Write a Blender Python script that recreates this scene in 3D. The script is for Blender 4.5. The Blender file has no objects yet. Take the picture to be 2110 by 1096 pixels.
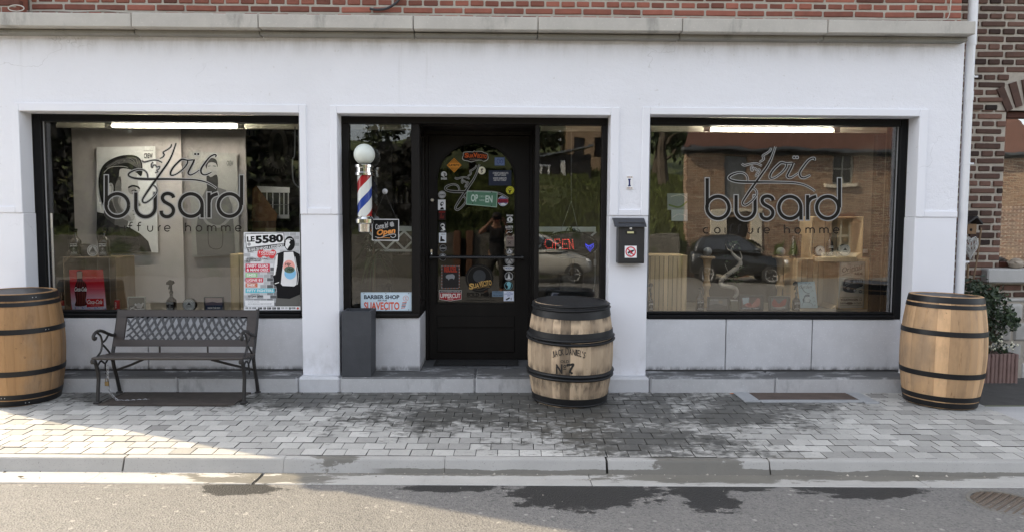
import bpy, bmesh, math, random
from mathutils import Vector, Matrix
random.seed(7)
R = math.radians
SC = bpy.context.scene
COL = SC.collection

# ------------------------------------------------------------------ camera
CAM = Vector((0.0, -5.99, 1.45)); FOC = 1470.0; PW, PH = 2110.0, 1096.0
yaw, pitch, roll = R(.975), R(3.80), R(-.268)
_f = Vector((math.sin(yaw) * math.cos(pitch), math.cos(yaw) * math.cos(pitch), -math.sin(pitch)))
_r = Vector((math.cos(yaw), -math.sin(yaw), 0)); _d = _f.cross(_r)
_r2 = _r * math.cos(roll) + _d * math.sin(roll); _d2 = -_r * math.sin(roll) + _d * math.cos(roll)
cam = bpy.data.cameras.new('camera'); camo = bpy.data.objects.new('camera', cam); COL.objects.link(camo)
camo.matrix_world = Matrix(((_r2.x, -_d2.x, -_f.x, CAM.x), (_r2.y, -_d2.y, -_f.y, CAM.y), (_r2.z, -_d2.z, -_f.z, CAM.z), (0, 0, 0, 1)))
cam.sensor_fit = 'HORIZONTAL'; cam.sensor_width = 36; cam.lens = 36 * FOC / PW
cam.clip_start = .02; cam.clip_end = 2000
SC.camera = camo

# ------------------------------------------------------------------ light
SUN_EL, SUN_DIR = 36.0, Vector((.9126, -.409, 0))          # horizontal travel of the light
wd = bpy.data.worlds.new('World'); SC.world = wd; wd.use_nodes = True
nt = wd.node_tree; bg = nt.nodes['Background']
sk = nt.nodes.new('ShaderNodeTexSky'); sk.sky_type = 'NISHITA'; sk.sun_disc = False
sk.sun_elevation = R(SUN_EL); sk.sun_rotation = math.atan2(-SUN_DIR.x, -SUN_DIR.y)
sk.air_density = 1.0; sk.dust_density = 2.5; sk.ozone_density = 1.0
hs = nt.nodes.new('ShaderNodeHueSaturation'); hs.inputs['Saturation'].default_value = .36   # thin bright haze
nt.links.new(sk.outputs[0], hs.inputs['Color']); nt.links.new(hs.outputs[0], bg.inputs[0]); bg.inputs[1].default_value = .15
sl = bpy.data.lights.new('sun', 'SUN'); so = bpy.data.objects.new('sun', sl); COL.objects.link(so)
sl.energy = 2.6; sl.angle = R(.5); sl.color = (1, .82, .55)
so.rotation_euler = Vector((SUN_DIR.x * math.cos(R(SUN_EL)), SUN_DIR.y * math.cos(R(SUN_EL)), -math.sin(R(SUN_EL)))).to_track_quat('-Z', 'Y').to_euler()
SC.view_settings.view_transform = 'Standard'; SC.view_settings.look = 'None'
SC.view_settings.exposure = 1.74; SC.view_settings.gamma = 1
SC.cycles.use_denoising = True; SC.cycles.max_bounces = 8; SC.cycles.transparent_max_bounces = 16
SC.cycles.sample_clamp_indirect = 6; SC.cycles.caustics_reflective = False; SC.cycles.caustics_refractive = False

# ------------------------------------------------------------------ photo point -> place
def ray(px, py):
    return _r2 * ((px - PW / 2) / FOC) + _d2 * ((py - PH / 2) / FOC) + _f
def W(px, py, Y=0.0):                       # on a plane parallel to the facade
    d = ray(px, py); return CAM + d * ((Y - CAM.y) / d.y)
def G(px, py, s=.025, z0=0.0):              # on the (gently falling) pavement
    d = ray(px, py); return CAM + d * ((z0 + s * CAM.y - CAM.z) / (d.z - s * d.y))
def WX(px, Y, py=450): return W(px, py, Y).x
def WZ(py, Y, px=1030): return W(px, py, Y).z
def PZ(y): return .025 * y                  # pavement height

# ------------------------------------------------------------------ materials
def lin(c):
    return tuple(((v / 255) / 12.92 if v / 255 <= .04045 else ((v / 255 + .055) / 1.055) ** 2.4) for v in c)
class NT:
    def __init__(s, name):
        s.m = bpy.data.materials.new(name); s.m.use_nodes = True; s.t = s.m.node_tree
        s.b = s.t.nodes['Principled BSDF']; s.out = s.t.nodes['Material Output']
    def n(s, typ, ins=None, **kw):
        x = s.t.nodes.new('ShaderNode' + typ)
        for k, v in kw.items(): setattr(x, k, v)
        for k, v in (ins or {}).items(): s.set(x.inputs[k], v)
        return x
    def set(s, sock, v):
        if isinstance(v, bpy.types.NodeSocket): s.t.links.new(v, sock)
        elif isinstance(v, (tuple, list)) and sock.type == 'RGBA' and len(v) == 3: sock.default_value = (*v, 1)
        else: sock.default_value = v
    def ma(s, op, a, b=0.0, c=None, clamp=False):
        x = s.n('Math', operation=op, use_clamp=clamp); s.set(x.inputs[0], a); s.set(x.inputs[1], b)
        if c is not None: s.set(x.inputs[2], c)
        return x.outputs[0]
    def mix(s, f, a, b, bt='MIX'):
        x = s.n('Mix', data_type='RGBA', blend_type=bt); s.set(x.inputs[0], f); s.set(x.inputs[6], a); s.set(x.inputs[7], b)
        return x.outputs[2]
    def pos(s): return s.n('NewGeometry').outputs['Position']
    def obj(s): return s.n('TexCoord').outputs['Object']
    def mapv(s, v, sc=(1, 1, 1), rot=(0, 0, 0), loc=(0, 0, 0)):
        x = s.n('Mapping'); s.set(x.inputs[0], v); x.inputs[1].default_value = loc; x.inputs[2].default_value = rot; x.inputs[3].default_value = sc
        return x.outputs[0]
    def noise(s, v, sc, det=4, rough=.55, dist=0.0):
        x = s.n('TexNoise'); s.set(x.inputs['Vector'], v); x.inputs['Scale'].default_value = sc; x.inputs['Detail'].default_value = det
        x.inputs['Roughness'].default_value = rough; x.inputs['Distortion'].default_value = dist
        return x.outputs[0]
    def ramp(s, v, lo, hi, a=0.0, b=1.0, smooth=True):
        x = s.n('MapRange', interpolation_type='SMOOTHSTEP' if smooth else 'LINEAR'); s.set(x.inputs[0], v)
        for i, k in ((1, lo), (2, hi), (3, a), (4, b)): x.inputs[i].default_value = k
        return x.outputs[0]
    def bump(s, h, st, dist=.01, nrm=None):
        x = s.n('Bump'); x.inputs['Strength'].default_value = st; x.inputs['Distance'].default_value = dist; s.set(x.inputs['Height'], h)
        if nrm is not None: s.set(x.inputs['Normal'], nrm)
        return x.outputs[0]
    def attr(s, name): return s.n('Attribute', attribute_name=name).outputs['Fac']
    def fin(s, col, rough, metal=0.0, nrm=None, spec=.5):
        s.set(s.b.inputs['Base Color'], col); s.set(s.b.inputs['Roughness'], rough); s.set(s.b.inputs['Metallic'], metal)
        s.set(s.b.inputs['Specular IOR Level'], spec)
        if nrm is not None: s.set(s.b.inputs['Normal'], nrm)
        return s.m
def sc3(c, k): return tuple(min(1, v * k) for v in c)
def M(name, col, rough=.6, var=.12, vs=6.0, bump=.0, bs=80.0, metal=0.0, tint=0.0, spec=.5, bd=.004, stretch=(1, 1, 1)):
    n = NT(name); v = n.mapv(n.obj(), stretch)
    c = n.mix(n.noise(v, vs, 5, .6), sc3(col, 1 - var * 1.6), sc3(col, 1 + var * 1.6))
    if tint:
        t = n.ma('MULTIPLY_ADD', n.attr('tint'), tint, 1.0)
        c = n.mix(1.0, c, n.n('CombineXYZ', {0: t, 1: t, 2: t}).outputs[0], 'MULTIPLY')
    r = n.ma('MULTIPLY_ADD', n.noise(v, vs * 2.3, 3), .3 * rough, rough * .85)
    nm = n.bump(n.noise(v, bs, 3, .6), bump, bd) if bump else None
    return n.fin(c, r, metal, nm, spec)
_pc = {}
def pc(r, g=None, b=None, rough=.5):        # flat printed colour (given as it looks, 0-255)
    c = (r, r, r) if g is None else (r, g, b)
    k = (c, rough)
    if k not in _pc:
        n = NT('print'); l = sc3(lin(c), 1.12)
        _pc[k] = n.fin(n.mix(n.noise(n.pos(), 30, 2), sc3(l, .93), sc3(l, 1.05)), rough, 0, None, .12)
    return _pc[k]
def emis(name, col, st):
    n = NT(name); n.set(n.b.inputs['Emission Color'], col); n.b.inputs['Emission Strength'].default_value = st
    return n.fin(col, .5)
def glass(name, refl=.14, wave=.0, tint=(.98, .99, .985)):
    n = NT(name); fr = n.n('Fresnel', {'IOR': 1.5}).outputs[0]
    f = n.ma('ADD', fr, refl - .04, clamp=True)
    tr = n.n('BsdfTransparent', {0: tint}).outputs[0]
    gl = n.n('BsdfGlossy', {'Color': (1, 1, 1), 'Roughness': 0.0})
    if wave:
        h = n.ma('ADD', n.noise(n.pos(), 2.2, 1, .4), n.ma('MULTIPLY', n.noise(n.mapv(n.pos(), (1, 1, 2.2)), 5.5, 1, .4), .25))
        n.set(gl.inputs['Normal'], n.bump(h, wave, .01))
    ms = n.n('MixShader', {0: f}); n.set(ms.inputs[1], tr); n.set(ms.inputs[2], gl.outputs[0])
    n.t.links.new(ms.outputs[0], n.out.inputs[0])
    return n.m

# ------------------------------------------------------------------ mesh helpers
class MB:
    def __init__(s): s.v, s.f, s.m, s.t, s.sm = [], [], [], [], []
    def add(s, vs, fs, mi=0, tint=0.0, smooth=False):
        o = len(s.v); s.v += [tuple(p) for p in vs]
        for f in fs: s.f.append([i + o for i in f]); s.m.append(mi); s.t.append(tint); s.sm.append(smooth)
    def quad(s, a, b, c, d, mi=0, tint=0.0): s.add([a, b, c, d], [(0, 1, 2, 3)], mi, tint)
    def box(s, x0, x1, y0, y1, z0, z1, mi=0, bev=0.0, tint=0.0, mx=None):
        if x0 > x1: x0, x1 = x1, x0
        if y0 > y1: y0, y1 = y1, y0
        if z0 > z1: z0, z1 = z1, z0
        bev = min(bev, (x1 - x0) * .45, (y1 - y0) * .45, (z1 - z0) * .45)
        vs, fs = [], []
        if bev <= 0:
            vs = [(x, y, z) for x in (x0, x1) for y in (y0, y1) for z in (z0, z1)]
            fs = [(0, 1, 3, 2), (4, 6, 7, 5), (0, 4, 5, 1), (2, 3, 7, 6), (0, 2, 6, 4), (1, 5, 7, 3)]
        else:
            idx = {}
            for i, x in enumerate((x0, x1)):
                for j, y in enumerate((y0, y1)):
                    for k, z in enumerate((z0, z1)):
                        sx, sy, sz = (bev, -bev)[i], (bev, -bev)[j], (bev, -bev)[k]
                        for a, p in enumerate(((x, y + sy, z + sz), (x + sx, y, z + sz), (x + sx, y + sy, z))):
                            idx[i, j, k, a] = len(vs); vs.append(p)
            for q in (0, 1):
                fs.append([idx[q, j, k, 0] for j, k in ((0, 0), (1, 0), (1, 1), (0, 1))])
                fs.append([idx[i, q, k, 1] for i, k in ((0, 0), (1, 0), (1, 1), (0, 1))])
                fs.append([idx[i, j, q, 2] for i, j in ((0, 0), (1, 0), (1, 1), (0, 1))])
                for w in (0, 1):
                    fs.append([idx[0, q, w, 1], idx[1, q, w, 1], idx[1, q, w, 2], idx[0, q, w, 2]])
                    fs.append([idx[q, 0, w, 0], idx[q, 1, w, 0], idx[q, 1, w, 2], idx[q, 0, w, 2]])
                    fs.append([idx[q, w, 0, 0], idx[q, w, 1, 0], idx[q, w, 1, 1], idx[q, w, 0, 1]])
            for i in (0, 1):
                for j in (0, 1):
                    for k in (0, 1): fs.append([idx[i, j, k, 0], idx[i, j, k, 1], idx[i, j, k, 2]])
        if mx is not None: vs = [mx @ Vector(p) for p in vs]
        s.add(vs, fs, mi, tint)
    def prism(s, pts, a, b, axis='y', mi=0, tint=0.0):      # polygon (2D) pushed from a to b
        def P(p, t): return {'y': (p[0], t, p[1]), 'x': (t, p[0], p[1]), 'z': (p[0], p[1], t)}[axis]
        n = len(pts)
        s.add([P(p, a) for p in pts] + [P(p, b) for p in pts],
              [list(range(n)), list(range(2 * n - 1, n - 1, -1))] + [(i, (i + 1) % n, (i + 1) % n + n, i + n) for i in range(n)], mi, tint)
    def tube(s, path, rad, n=8, mi=0, tint=0.0, cap=True, closed=False):
        path = [Vector(p) for p in path]; k = len(path)
        rs = rad if isinstance(rad, (list, tuple)) else [rad] * k
        vs, fs = [], []; up = None
        for i, p in enumerate(path):
            d = (path[(i + 1) % k] - path[i - 1]) if closed else (path[min(i + 1, k - 1)] - path[max(i - 1, 0)])
            d.normalize()
            if up is None: up = Vector((0, 0, 1)) if abs(d.z) < .9 else Vector((1, 0, 0))
            a = up - d * up.dot(d)
            if a.length < 1e-4: a = d.orthogonal()
            a.normalize(); up = a; b = d.cross(a)
            for j in range(n):
                t = 2 * math.pi * j / n; vs.append(p + (a * math.cos(t) + b * math.sin(t)) * rs[i])
        for i in range(k if closed else k - 1):
            for j in range(n):
                i2 = (i + 1) % k
                fs.append((i * n + j, i * n + (j + 1) % n, i2 * n + (j + 1) % n, i2 * n + j))
        if cap and not closed: fs += [list(range(n))[::-1], list(range((k - 1) * n, k * n))]
        s.add(vs, fs, mi, tint, True)
    def lathe(s, prof, n=32, c=(0, 0, 0), mi=0, tint=0.0, sx=1.0, smooth=True):   # prof: (radius, z)
        vs, fs = [], []
        for r, z in prof:
            for j in range(n):
                t = 2 * math.pi * j / n; vs.append((c[0] + r * math.cos(t) * sx, c[1] + r * math.sin(t), c[2] + z))
        for i in range(len(prof) - 1):
            for j in range(n): fs.append((i * n + j, i * n + (j + 1) % n, (i + 1) * n + (j + 1) % n, (i + 1) * n + j))
        if prof[0][0] > 1e-5: fs.append(list(range(n))[::-1])
        if prof[-1][0] > 1e-5: fs.append(list(range((len(prof) - 1) * n, len(prof) * n)))
        s.add(vs, fs, mi, tint, smooth)
    def build(s, name, mats, parent=None, loc=None, sharp=35):
        me = bpy.data.meshes.new(name); me.from_pydata(s.v, [], s.f)
        mats = mats if isinstance(mats, (list, tuple)) else [mats]
        for m in mats: me.materials.append(m)
        me.polygons.foreach_set('material_index', s.m); me.polygons.foreach_set('use_smooth', s.sm)
        if any(s.t): me.attributes.new('tint', 'FLOAT', 'FACE').data.foreach_set('value', s.t)
        me.update()
        if any(s.sm):
            bm = bmesh.new(); bm.from_mesh(me); bmesh.ops.recalc_face_normals(bm, faces=bm.faces)
            for e in bm.edges:
                if len(e.link_faces) == 2 and e.calc_face_angle(0) > R(sharp): e.smooth = False
            bm.to_mesh(me); bm.free()
        o = bpy.data.objects.new(name, me); COL.objects.link(o)
        if parent is not None: o.parent = parent
        if loc is not None: o.location = loc
        return o
def thing(name, label, cat, loc=(0, 0, 0), group=None, rz=0.0):
    o = bpy.data.objects.new(name, None); COL.objects.link(o); o.location = loc; o.rotation_euler = (0, 0, rz); o.empty_display_size = .1
    return tag(o, label, cat, group)
def tag(o, label, cat, group=None):
    o['label'] = label; o['category'] = cat
    if group: o['group'] = group
    return o
def kind(o, k='structure', label=None):
    o['kind'] = k
    if label: o['label'] = label
    return o
def dup(root, loc, rz=0.0, label=None, scale=None):
    r = root.copy(); COL.objects.link(r); r.location = loc; r.rotation_euler = (0, 0, rz)
    if label: r['label'] = label
    if scale: r.scale = (scale,) * 3
    for ch in list(root.children):
        c = ch.copy(); COL.objects.link(c); c.parent = r
        for g in ch.children:
            d = g.copy(); COL.objects.link(d); d.parent = c
    return r

# flat printed matter: shapes in photo points on a plane, or in any (u, v) -> place mapping
_tx = {}
def textmesh(s, off=0.0, shear=0.0):
    k = (s, off, shear)
    if k not in _tx:
        cu = bpy.data.curves.new('text', 'FONT'); cu.body = s; cu.offset = off; cu.shear = shear; cu.resolution_u = 3
        o = bpy.data.objects.new('text', cu); COL.objects.link(o)
        me = bpy.data.meshes.new_from_object(o)
        v = [(p.co.x, p.co.y) for p in me.vertices]; f = [list(p.vertices) for p in me.polygons]
        bpy.data.objects.remove(o); bpy.data.curves.remove(cu); bpy.data.meshes.remove(me)
        xs = [p[0] for p in v]; ys = [p[1] for p in v]
        x0, x1, y0, y1 = min(xs), max(xs), min(ys), max(ys)
        _tx[k] = ([((x - x0) / max(x1 - x0, 1e-6), (y1 - y) / max(y1 - y0, 1e-6)) for x, y in v], f)
    return _tx[k]
def spline(pts, k=6, closed=False):
    out = []; n = len(pts); P = [tuple(map(float, p)) for p in pts]
    for i in range(n if closed else n - 1):
        a, b, c, d = (P[(i - 1) % n] if closed or i else P[0]), P[i], P[(i + 1) % n], (P[(i + 2) % n] if closed or i + 2 < n else P[-1])
        for j in range(k):
            t = j / k
            out.append(tuple(.5 * (2 * b[q] + (c[q] - a[q]) * t + (2 * a[q] - 5 * b[q] + 4 * c[q] - d[q]) * t * t + (3 * b[q] - a[q] - 3 * c[q] + d[q]) * t ** 3) for q in range(len(b))))
    if not closed: out.append(P[-1])
    return out
class Pr(MB):
    def __init__(s, Y=0.0, step=.00012, mp=None):
        super().__init__(); s.Y = Y; s.k = 0.0; s.st = step; s.mats = []
        s.mp = mp or (lambda u, v, d: W(u, v, s.Y - d))
    def mi(s, mat):
        if mat not in s.mats: s.mats.append(mat)
        return s.mats.index(mat)
    def lay(s, L):
        if L is None: s.k += 1; return s.k
        return L
    def poly(s, pts, mat, L=None, th=0.0):
        d = s.lay(L) * s.st; n = len(pts); front = [s.mp(u, v, d) for u, v in pts]
        if th:
            back = [s.mp(u, v, d - th) for u, v in pts]
            s.add(front + back, [list(range(n)), list(range(2 * n - 1, n - 1, -1))] + [(i, (i + 1) % n, (i + 1) % n + n, i + n) for i in range(n)], s.mi(mat))
        else: s.add(front, [list(range(n))], s.mi(mat))
    def rect(s, x0, y0, x1, y1, mat, L=None, th=0.0): s.poly([(x0, y0), (x1, y0), (x1, y1), (x0, y1)], mat, L, th)
    def disc(s, x, y, r, mat, L=None, th=0.0, ry=None, n=28, a0=0, a1=360):
        ry = ry or r; full = a1 - a0 >= 360
        s.poly([(x + r * math.cos(R(a0 + (a1 - a0) * i / (n if full else n - 1))), y - ry * math.sin(R(a0 + (a1 - a0) * i / (n if full else n - 1)))) for i in range(n)], mat, L, th)
    def ribbon(s, pts, w, mat, L=None, sm=6, closed=False, taper=None):
        d = s.lay(L) * s.st; p = spline(pts, sm, closed) if sm else [tuple(map(float, q)) for q in pts]
        n = len(p); vs = []
        for i in range(n):
            a = p[(i - 1) % n] if closed or i else p[0]; b = p[(i + 1) % n] if closed or i < n - 1 else p[-1]
            dx, dy = b[0] - a[0], b[1] - a[1]; l = math.hypot(dx, dy) or 1; dx, dy = dx / l, dy / l
            ww = (w if not taper else w * (taper[0] + (taper[1] - taper[0]) * i / max(n - 1, 1))) / 2
            if len(p[i]) > 2: ww = p[i][2] / 2
            e = d + s.st * .8 * i / n
            vs += [s.mp(p[i][0] - dy * ww, p[i][1] + dx * ww, e), s.mp(p[i][0] + dy * ww, p[i][1] - dx * ww, e)]
        m = n if closed else n - 1
        s.add(vs, [(2 * i, 2 * i + 1, 2 * ((i + 1) % n) + 1, 2 * ((i + 1) % n)) for i in range(m)], s.mi(mat))
    def ring(s, x, y, r, w, mat, L=None, n=40, a0=0, a1=360):
        if a1 - a0 >= 360: s.ribbon([(x + r * math.cos(R(360 * i / n)), y - r * math.sin(R(360 * i / n))) for i in range(n)], w, mat, L, 0, True)
        else: s.ribbon([(x + r * math.cos(R(a0 + (a1 - a0) * i / n)), y - r * math.sin(R(a0 + (a1 - a0) * i / n))) for i in range(n + 1)], w, mat, L, 0)
    def text(s, t, x0, y0, x1, y1, mat, L=None, off=0.0, shear=0.0, rot=0.0, arc=0.0):
        d = s.lay(L) * s.st; v, f = textmesh(t, off, shear); cx, cy = (x0 + x1) / 2, (y0 + y1) / 2
        c, q = math.cos(R(rot)), math.sin(R(rot)); out = []
        for a, b in v:
            dx, dy = (a - .5) * (x1 - x0), (b - .5) * (y1 - y0) + arc * ((a - .5) * 2) ** 2
            out.append(s.mp(cx + dx * c + dy * q, cy - dx * q + dy * c, d))
        s.add(out, f, s.mi(mat))
    def done(s, name, label=None, cat=None, group=None, parent=None):
        o = s.build(name, s.mats, parent)
        if label: tag(o, label, cat, group)
        return o

# ------------------------------------------------------------------ palette
def plaster_mat(name, b, dirt=True):
    n = NT(name); p = n.pos(); base = (.85, .855, .895)
    c = n.mix(n.noise(p, 1.3, 5, .6), sc3(base, .95), sc3(base, 1.03))
    z = n.n('SeparateXYZ', {0: p}).outputs[2]
    st = n.ma('MULTIPLY', n.ramp(z, .55, .13), n.ramp(n.noise(n.mapv(p, (1, 1, .6)), 5, 5, .7), .42, .7))
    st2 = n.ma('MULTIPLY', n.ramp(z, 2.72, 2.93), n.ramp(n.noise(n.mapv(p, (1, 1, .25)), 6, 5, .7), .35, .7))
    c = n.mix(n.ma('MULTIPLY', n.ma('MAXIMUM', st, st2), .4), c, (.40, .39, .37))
    sp = n.ramp(n.noise(p, 26, 2, .5), .73, .76)
    c = n.mix(n.ma('MULTIPLY', sp, .22), c, (.45, .42, .38))
    dr = n.ma('MULTIPLY', n.ramp(n.noise(n.mapv(p, (1, 1, .05)), 9, 4, .7), .60, .74), n.ramp(n.noise(p, .8, 3), .42, .62)); c = n.mix(n.ma('MULTIPLY', dr, .16), c, (.42, .41, .38))
    pw = n.n('VectorMath', {0: p, 1: n.n('TexNoise', {'Vector': p, 'Scale': 3.0, 'Detail': 4.0}).outputs['Color']}, operation='ADD').outputs[0]
    ck = n.ma('MULTIPLY', n.ramp(n.n('TexVoronoi', {'Vector': pw, 'Scale': .9}, feature='DISTANCE_TO_EDGE').outputs[0], .0045, .0015), n.ramp(n.noise(p, .9, 3), .56, .64)); c = n.mix(n.ma('MULTIPLY', ck, .38), c, (.38, .37, .36))
    c = n.mix(n.ma('MULTIPLY', n.ramp(n.noise(p, .55, 4, .55), .54, .60), .10), c, (.66, .655, .66))
    h = n.ma('ADD', n.noise(p, 85, 3, .6), n.ma('ADD', n.ma('MULTIPLY', n.noise(p, 30, 2), .8), n.ma('MULTIPLY', n.noise(n.mapv(p, (1, 1, 2)), 4, 3), 2.2)))
    return n.fin(c, .85, 0, n.bump(h, b, .006), .3)
PLASTER = plaster_mat('rough_plaster', .55); SMOOTH = plaster_mat('smooth_plaster', .10)
def stone_mat(name, base, sc=1.0, streak=.5, bmp=.2, grime=0.0):
    n = NT(name); p = n.pos(); c = n.mix(n.noise(p, 3 * sc, 6, .65), sc3(base, .74), sc3(base, 1.18))
    c = n.mix(n.ma('MULTIPLY', n.ramp(n.noise(p, 95, 2), .62, .72), .35), c, sc3(base, 1.5))
    c = n.mix(n.ma('MULTIPLY', n.ramp(n.noise(n.mapv(p, (1, 1, .35)), 4.5, 6, .7), .52, .72), streak), c, sc3(base, .33))
    nz = n.n('SeparateXYZ', {0: n.n('NewGeometry').outputs['Normal']}).outputs[2]; z = n.n('SeparateXYZ', {0: p}).outputs[2]
    if grime: c = n.mix(n.ma('MULTIPLY', n.ma('MULTIPLY', n.ramp(nz, .35, .8), n.ramp(n.noise(n.mapv(p, (.7, 1.6, 1)), 5, 5, .7), .28, .50)), grime), c, (.055, .056, .055))   # damp dirt lying on the treads
    k = n.ma('MULTIPLY', n.ma('MULTIPLY', n.ramp(z, .185, .142), n.ramp(z, .128, .134)), n.ramp(n.noise(n.mapv(p, (1, 1, .4)), 14, 5, .7), .36, .60))
    c = n.mix(n.ma('MULTIPLY', k, .75), c, (.07, .07, .068))
    return n.fin(c, .75, 0, n.bump(n.noise(p, 60, 4, .7), bmp, .006), .35)
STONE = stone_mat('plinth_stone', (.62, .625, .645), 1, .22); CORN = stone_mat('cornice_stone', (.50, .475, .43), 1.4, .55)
CORN2 = stone_mat('cornice_stone_shaded', (.27, .26, .23), 1.4, .6); STEPS = stone_mat('step_stone', (.52, .52, .525), 1.5, .55, .35, .9)  # CORN2: dark base holds the lower band's shade; its streaks are stains
DARKW = M('dark_stained_wood', (.011, .0095, .0085), .5, .25, 9, .15, 40, stretch=(1, 1, .12), spec=.16)
BLACKP = M('black_frame_paint', (.008, .008, .0085), .5, .2, 12, spec=.14)
BRICK = M('red_brick', (.235, .082, .055), .85, .22, 14, .5, 120, tint=.5)
MORTAR = M('lime_mortar', (.42, .39, .33), .9, .15, 25, .5, 150)
BRICK2 = M('dark_brown_brick', (.110, .058, .042), .85, .28, 16, .6, 110, tint=.75)
MORTAR2 = M('grey_mortar', (.43, .39, .33), .92, .18, 22, .6, 130)
CHROME = M('chrome', (.8, .8, .8), .12, .03, 5, metal=1)
STEEL = M('steel', (.45, .45, .46), .35, .1, 12, metal=1)
WHITEPVC = M('white_pipe_plastic', (.74, .745, .76), .4, .05, 4)
GL = glass('shop_glass', .045, .06); GLR = glass('shop_glass_reflective', .085, .06); GLP = glass('shop_glass_plain', .05, .04)
GLD = glass('door_glass', .045, .04, (.35, .36, .35))
BLACK, WHITE, GREY = pc(22), pc(228), pc(150)
# ------------------------------------------------------------------ ground
def yk(x): return -1.588 - .0183 * (x - .08)               # back edge of the kerb
def ell(n, xy, lst):                                        # soft union of ellipses in plan: > 0 inside
    sx, sy = n.n('SeparateXYZ', {0: xy}).outputs[:2]; best = None
    for cx, cy, rx, ry in lst:
        a = n.ma('DIVIDE', n.ma('SUBTRACT', sx, cx), rx); b = n.ma('DIVIDE', n.ma('SUBTRACT', sy, cy), ry)
        d = n.ma('SUBTRACT', 1.0, n.ma('SQRT', n.ma('ADD', n.ma('MULTIPLY', a, a), n.ma('MULTIPLY', b, b))))
        best = d if best is None else n.ma('MAXIMUM', best, d)
    return best
WETP = [(-.2, -.22, 2.4, .36), (.55, -.62, 1.35, .70), (.95, -1.3, .8, .42), (-1.5, -.28, .9, .36), (-3.1, -.25, .9, .24), (2.0, -.40, .85, .32), (-.3, -.75, .9, .45), (1.7, -.75, .7, .4)]
def paver_mat():
    n = NT('paver'); p = n.pos()
    t = n.ma('MULTIPLY_ADD', n.attr('tint'), .42, 1.0)
    c = n.mix(n.noise(p, 14, 5, .65), (.345, .338, .318), (.485, .475, .445))
    c = n.mix(n.ramp(n.noise(p, 140, 2), .60, .75), c, (.22, .22, .22))
    c = n.mix(1.0, c, n.n('CombineXYZ', {0: t, 1: t, 2: t}).outputs[0], 'MULTIPLY')
    w = ell(n, p, WETP); pt = n.ma('MULTIPLY', n.attr('tint'), .16)
    f = n.ma('ADD', n.ma('ADD', w, n.ma('MULTIPLY_ADD', n.noise(p, 2.2, 6, .7), 2.6, -1.42)), pt)
    f = n.ma('ADD', f, n.ma('MULTIPLY_ADD', n.noise(n.mapv(p, (1, 1.5, 1)), 15, 5, .7), 3.0, -1.5))
    f = n.ramp(f, -.25, .55)
    c = n.mix(n.ma('MULTIPLY', f, .93), c, n.mix(n.noise(p, 7, 4), (.030, .031, .029), (.085, .081, .068)))
    f2 = n.ramp(n.noise(n.mapv(p, (1, 2.0, 1)), 4.0, 6, .7), .60, .72)
    c = n.mix(n.ma('MULTIPLY', f2, .35), c, (.16, .155, .14))
    r = n.ma('MULTIPLY_ADD', f, -.42, .82)
    return n.fin(c, r, 0, n.bump(n.noise(p, 70, 4, .65), .35, .005), .4)
def concrete_mat(name, base, wet, thr=0.0, foot=False):
    n = NT(name); p = n.pos()
    c = n.mix(n.noise(p, 4, 6, .65), sc3(base, .80), sc3(base, 1.16))
    c = n.mix(n.ramp(n.noise(p, 130, 2), .62, .74), c, sc3(base, .62))
    f = n.ma('ADD', ell(n, p, wet), n.ma('MULTIPLY_ADD', n.noise(n.mapv(p, (.6, 1.8, 1)), 7, 7, .72), 2.6, -1.36 + thr))
    if foot:
        x_, y_, z_ = n.n('SeparateXYZ', {0: p}).outputs; k = n.ma('MULTIPLY', n.ramp(n.ma('ADD', z_, n.ma('MULTIPLY_ADD', n.noise(n.mapv(p, (.7, 1, 1)), 3.5, 5, .65), .06, -.03)), -.090, -.100), n.ramp(x_, -1.1, -.5)); f = n.ma('MAXIMUM', f, n.ma('MULTIPLY_ADD', k, .4, -.2))
    f = n.ramp(f, -.02, .12)
    c = n.mix(n.ma('MULTIPLY', f, .78), c, n.mix(n.noise(p, 6, 4), (.07, .064, .05), (.14, .128, .10)))
    return n.fin(c, n.ma('MULTIPLY_ADD', f, -.35, .8), 0, n.bump(n.noise(p, 60, 4, .6), .25, .005), .4)
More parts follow.
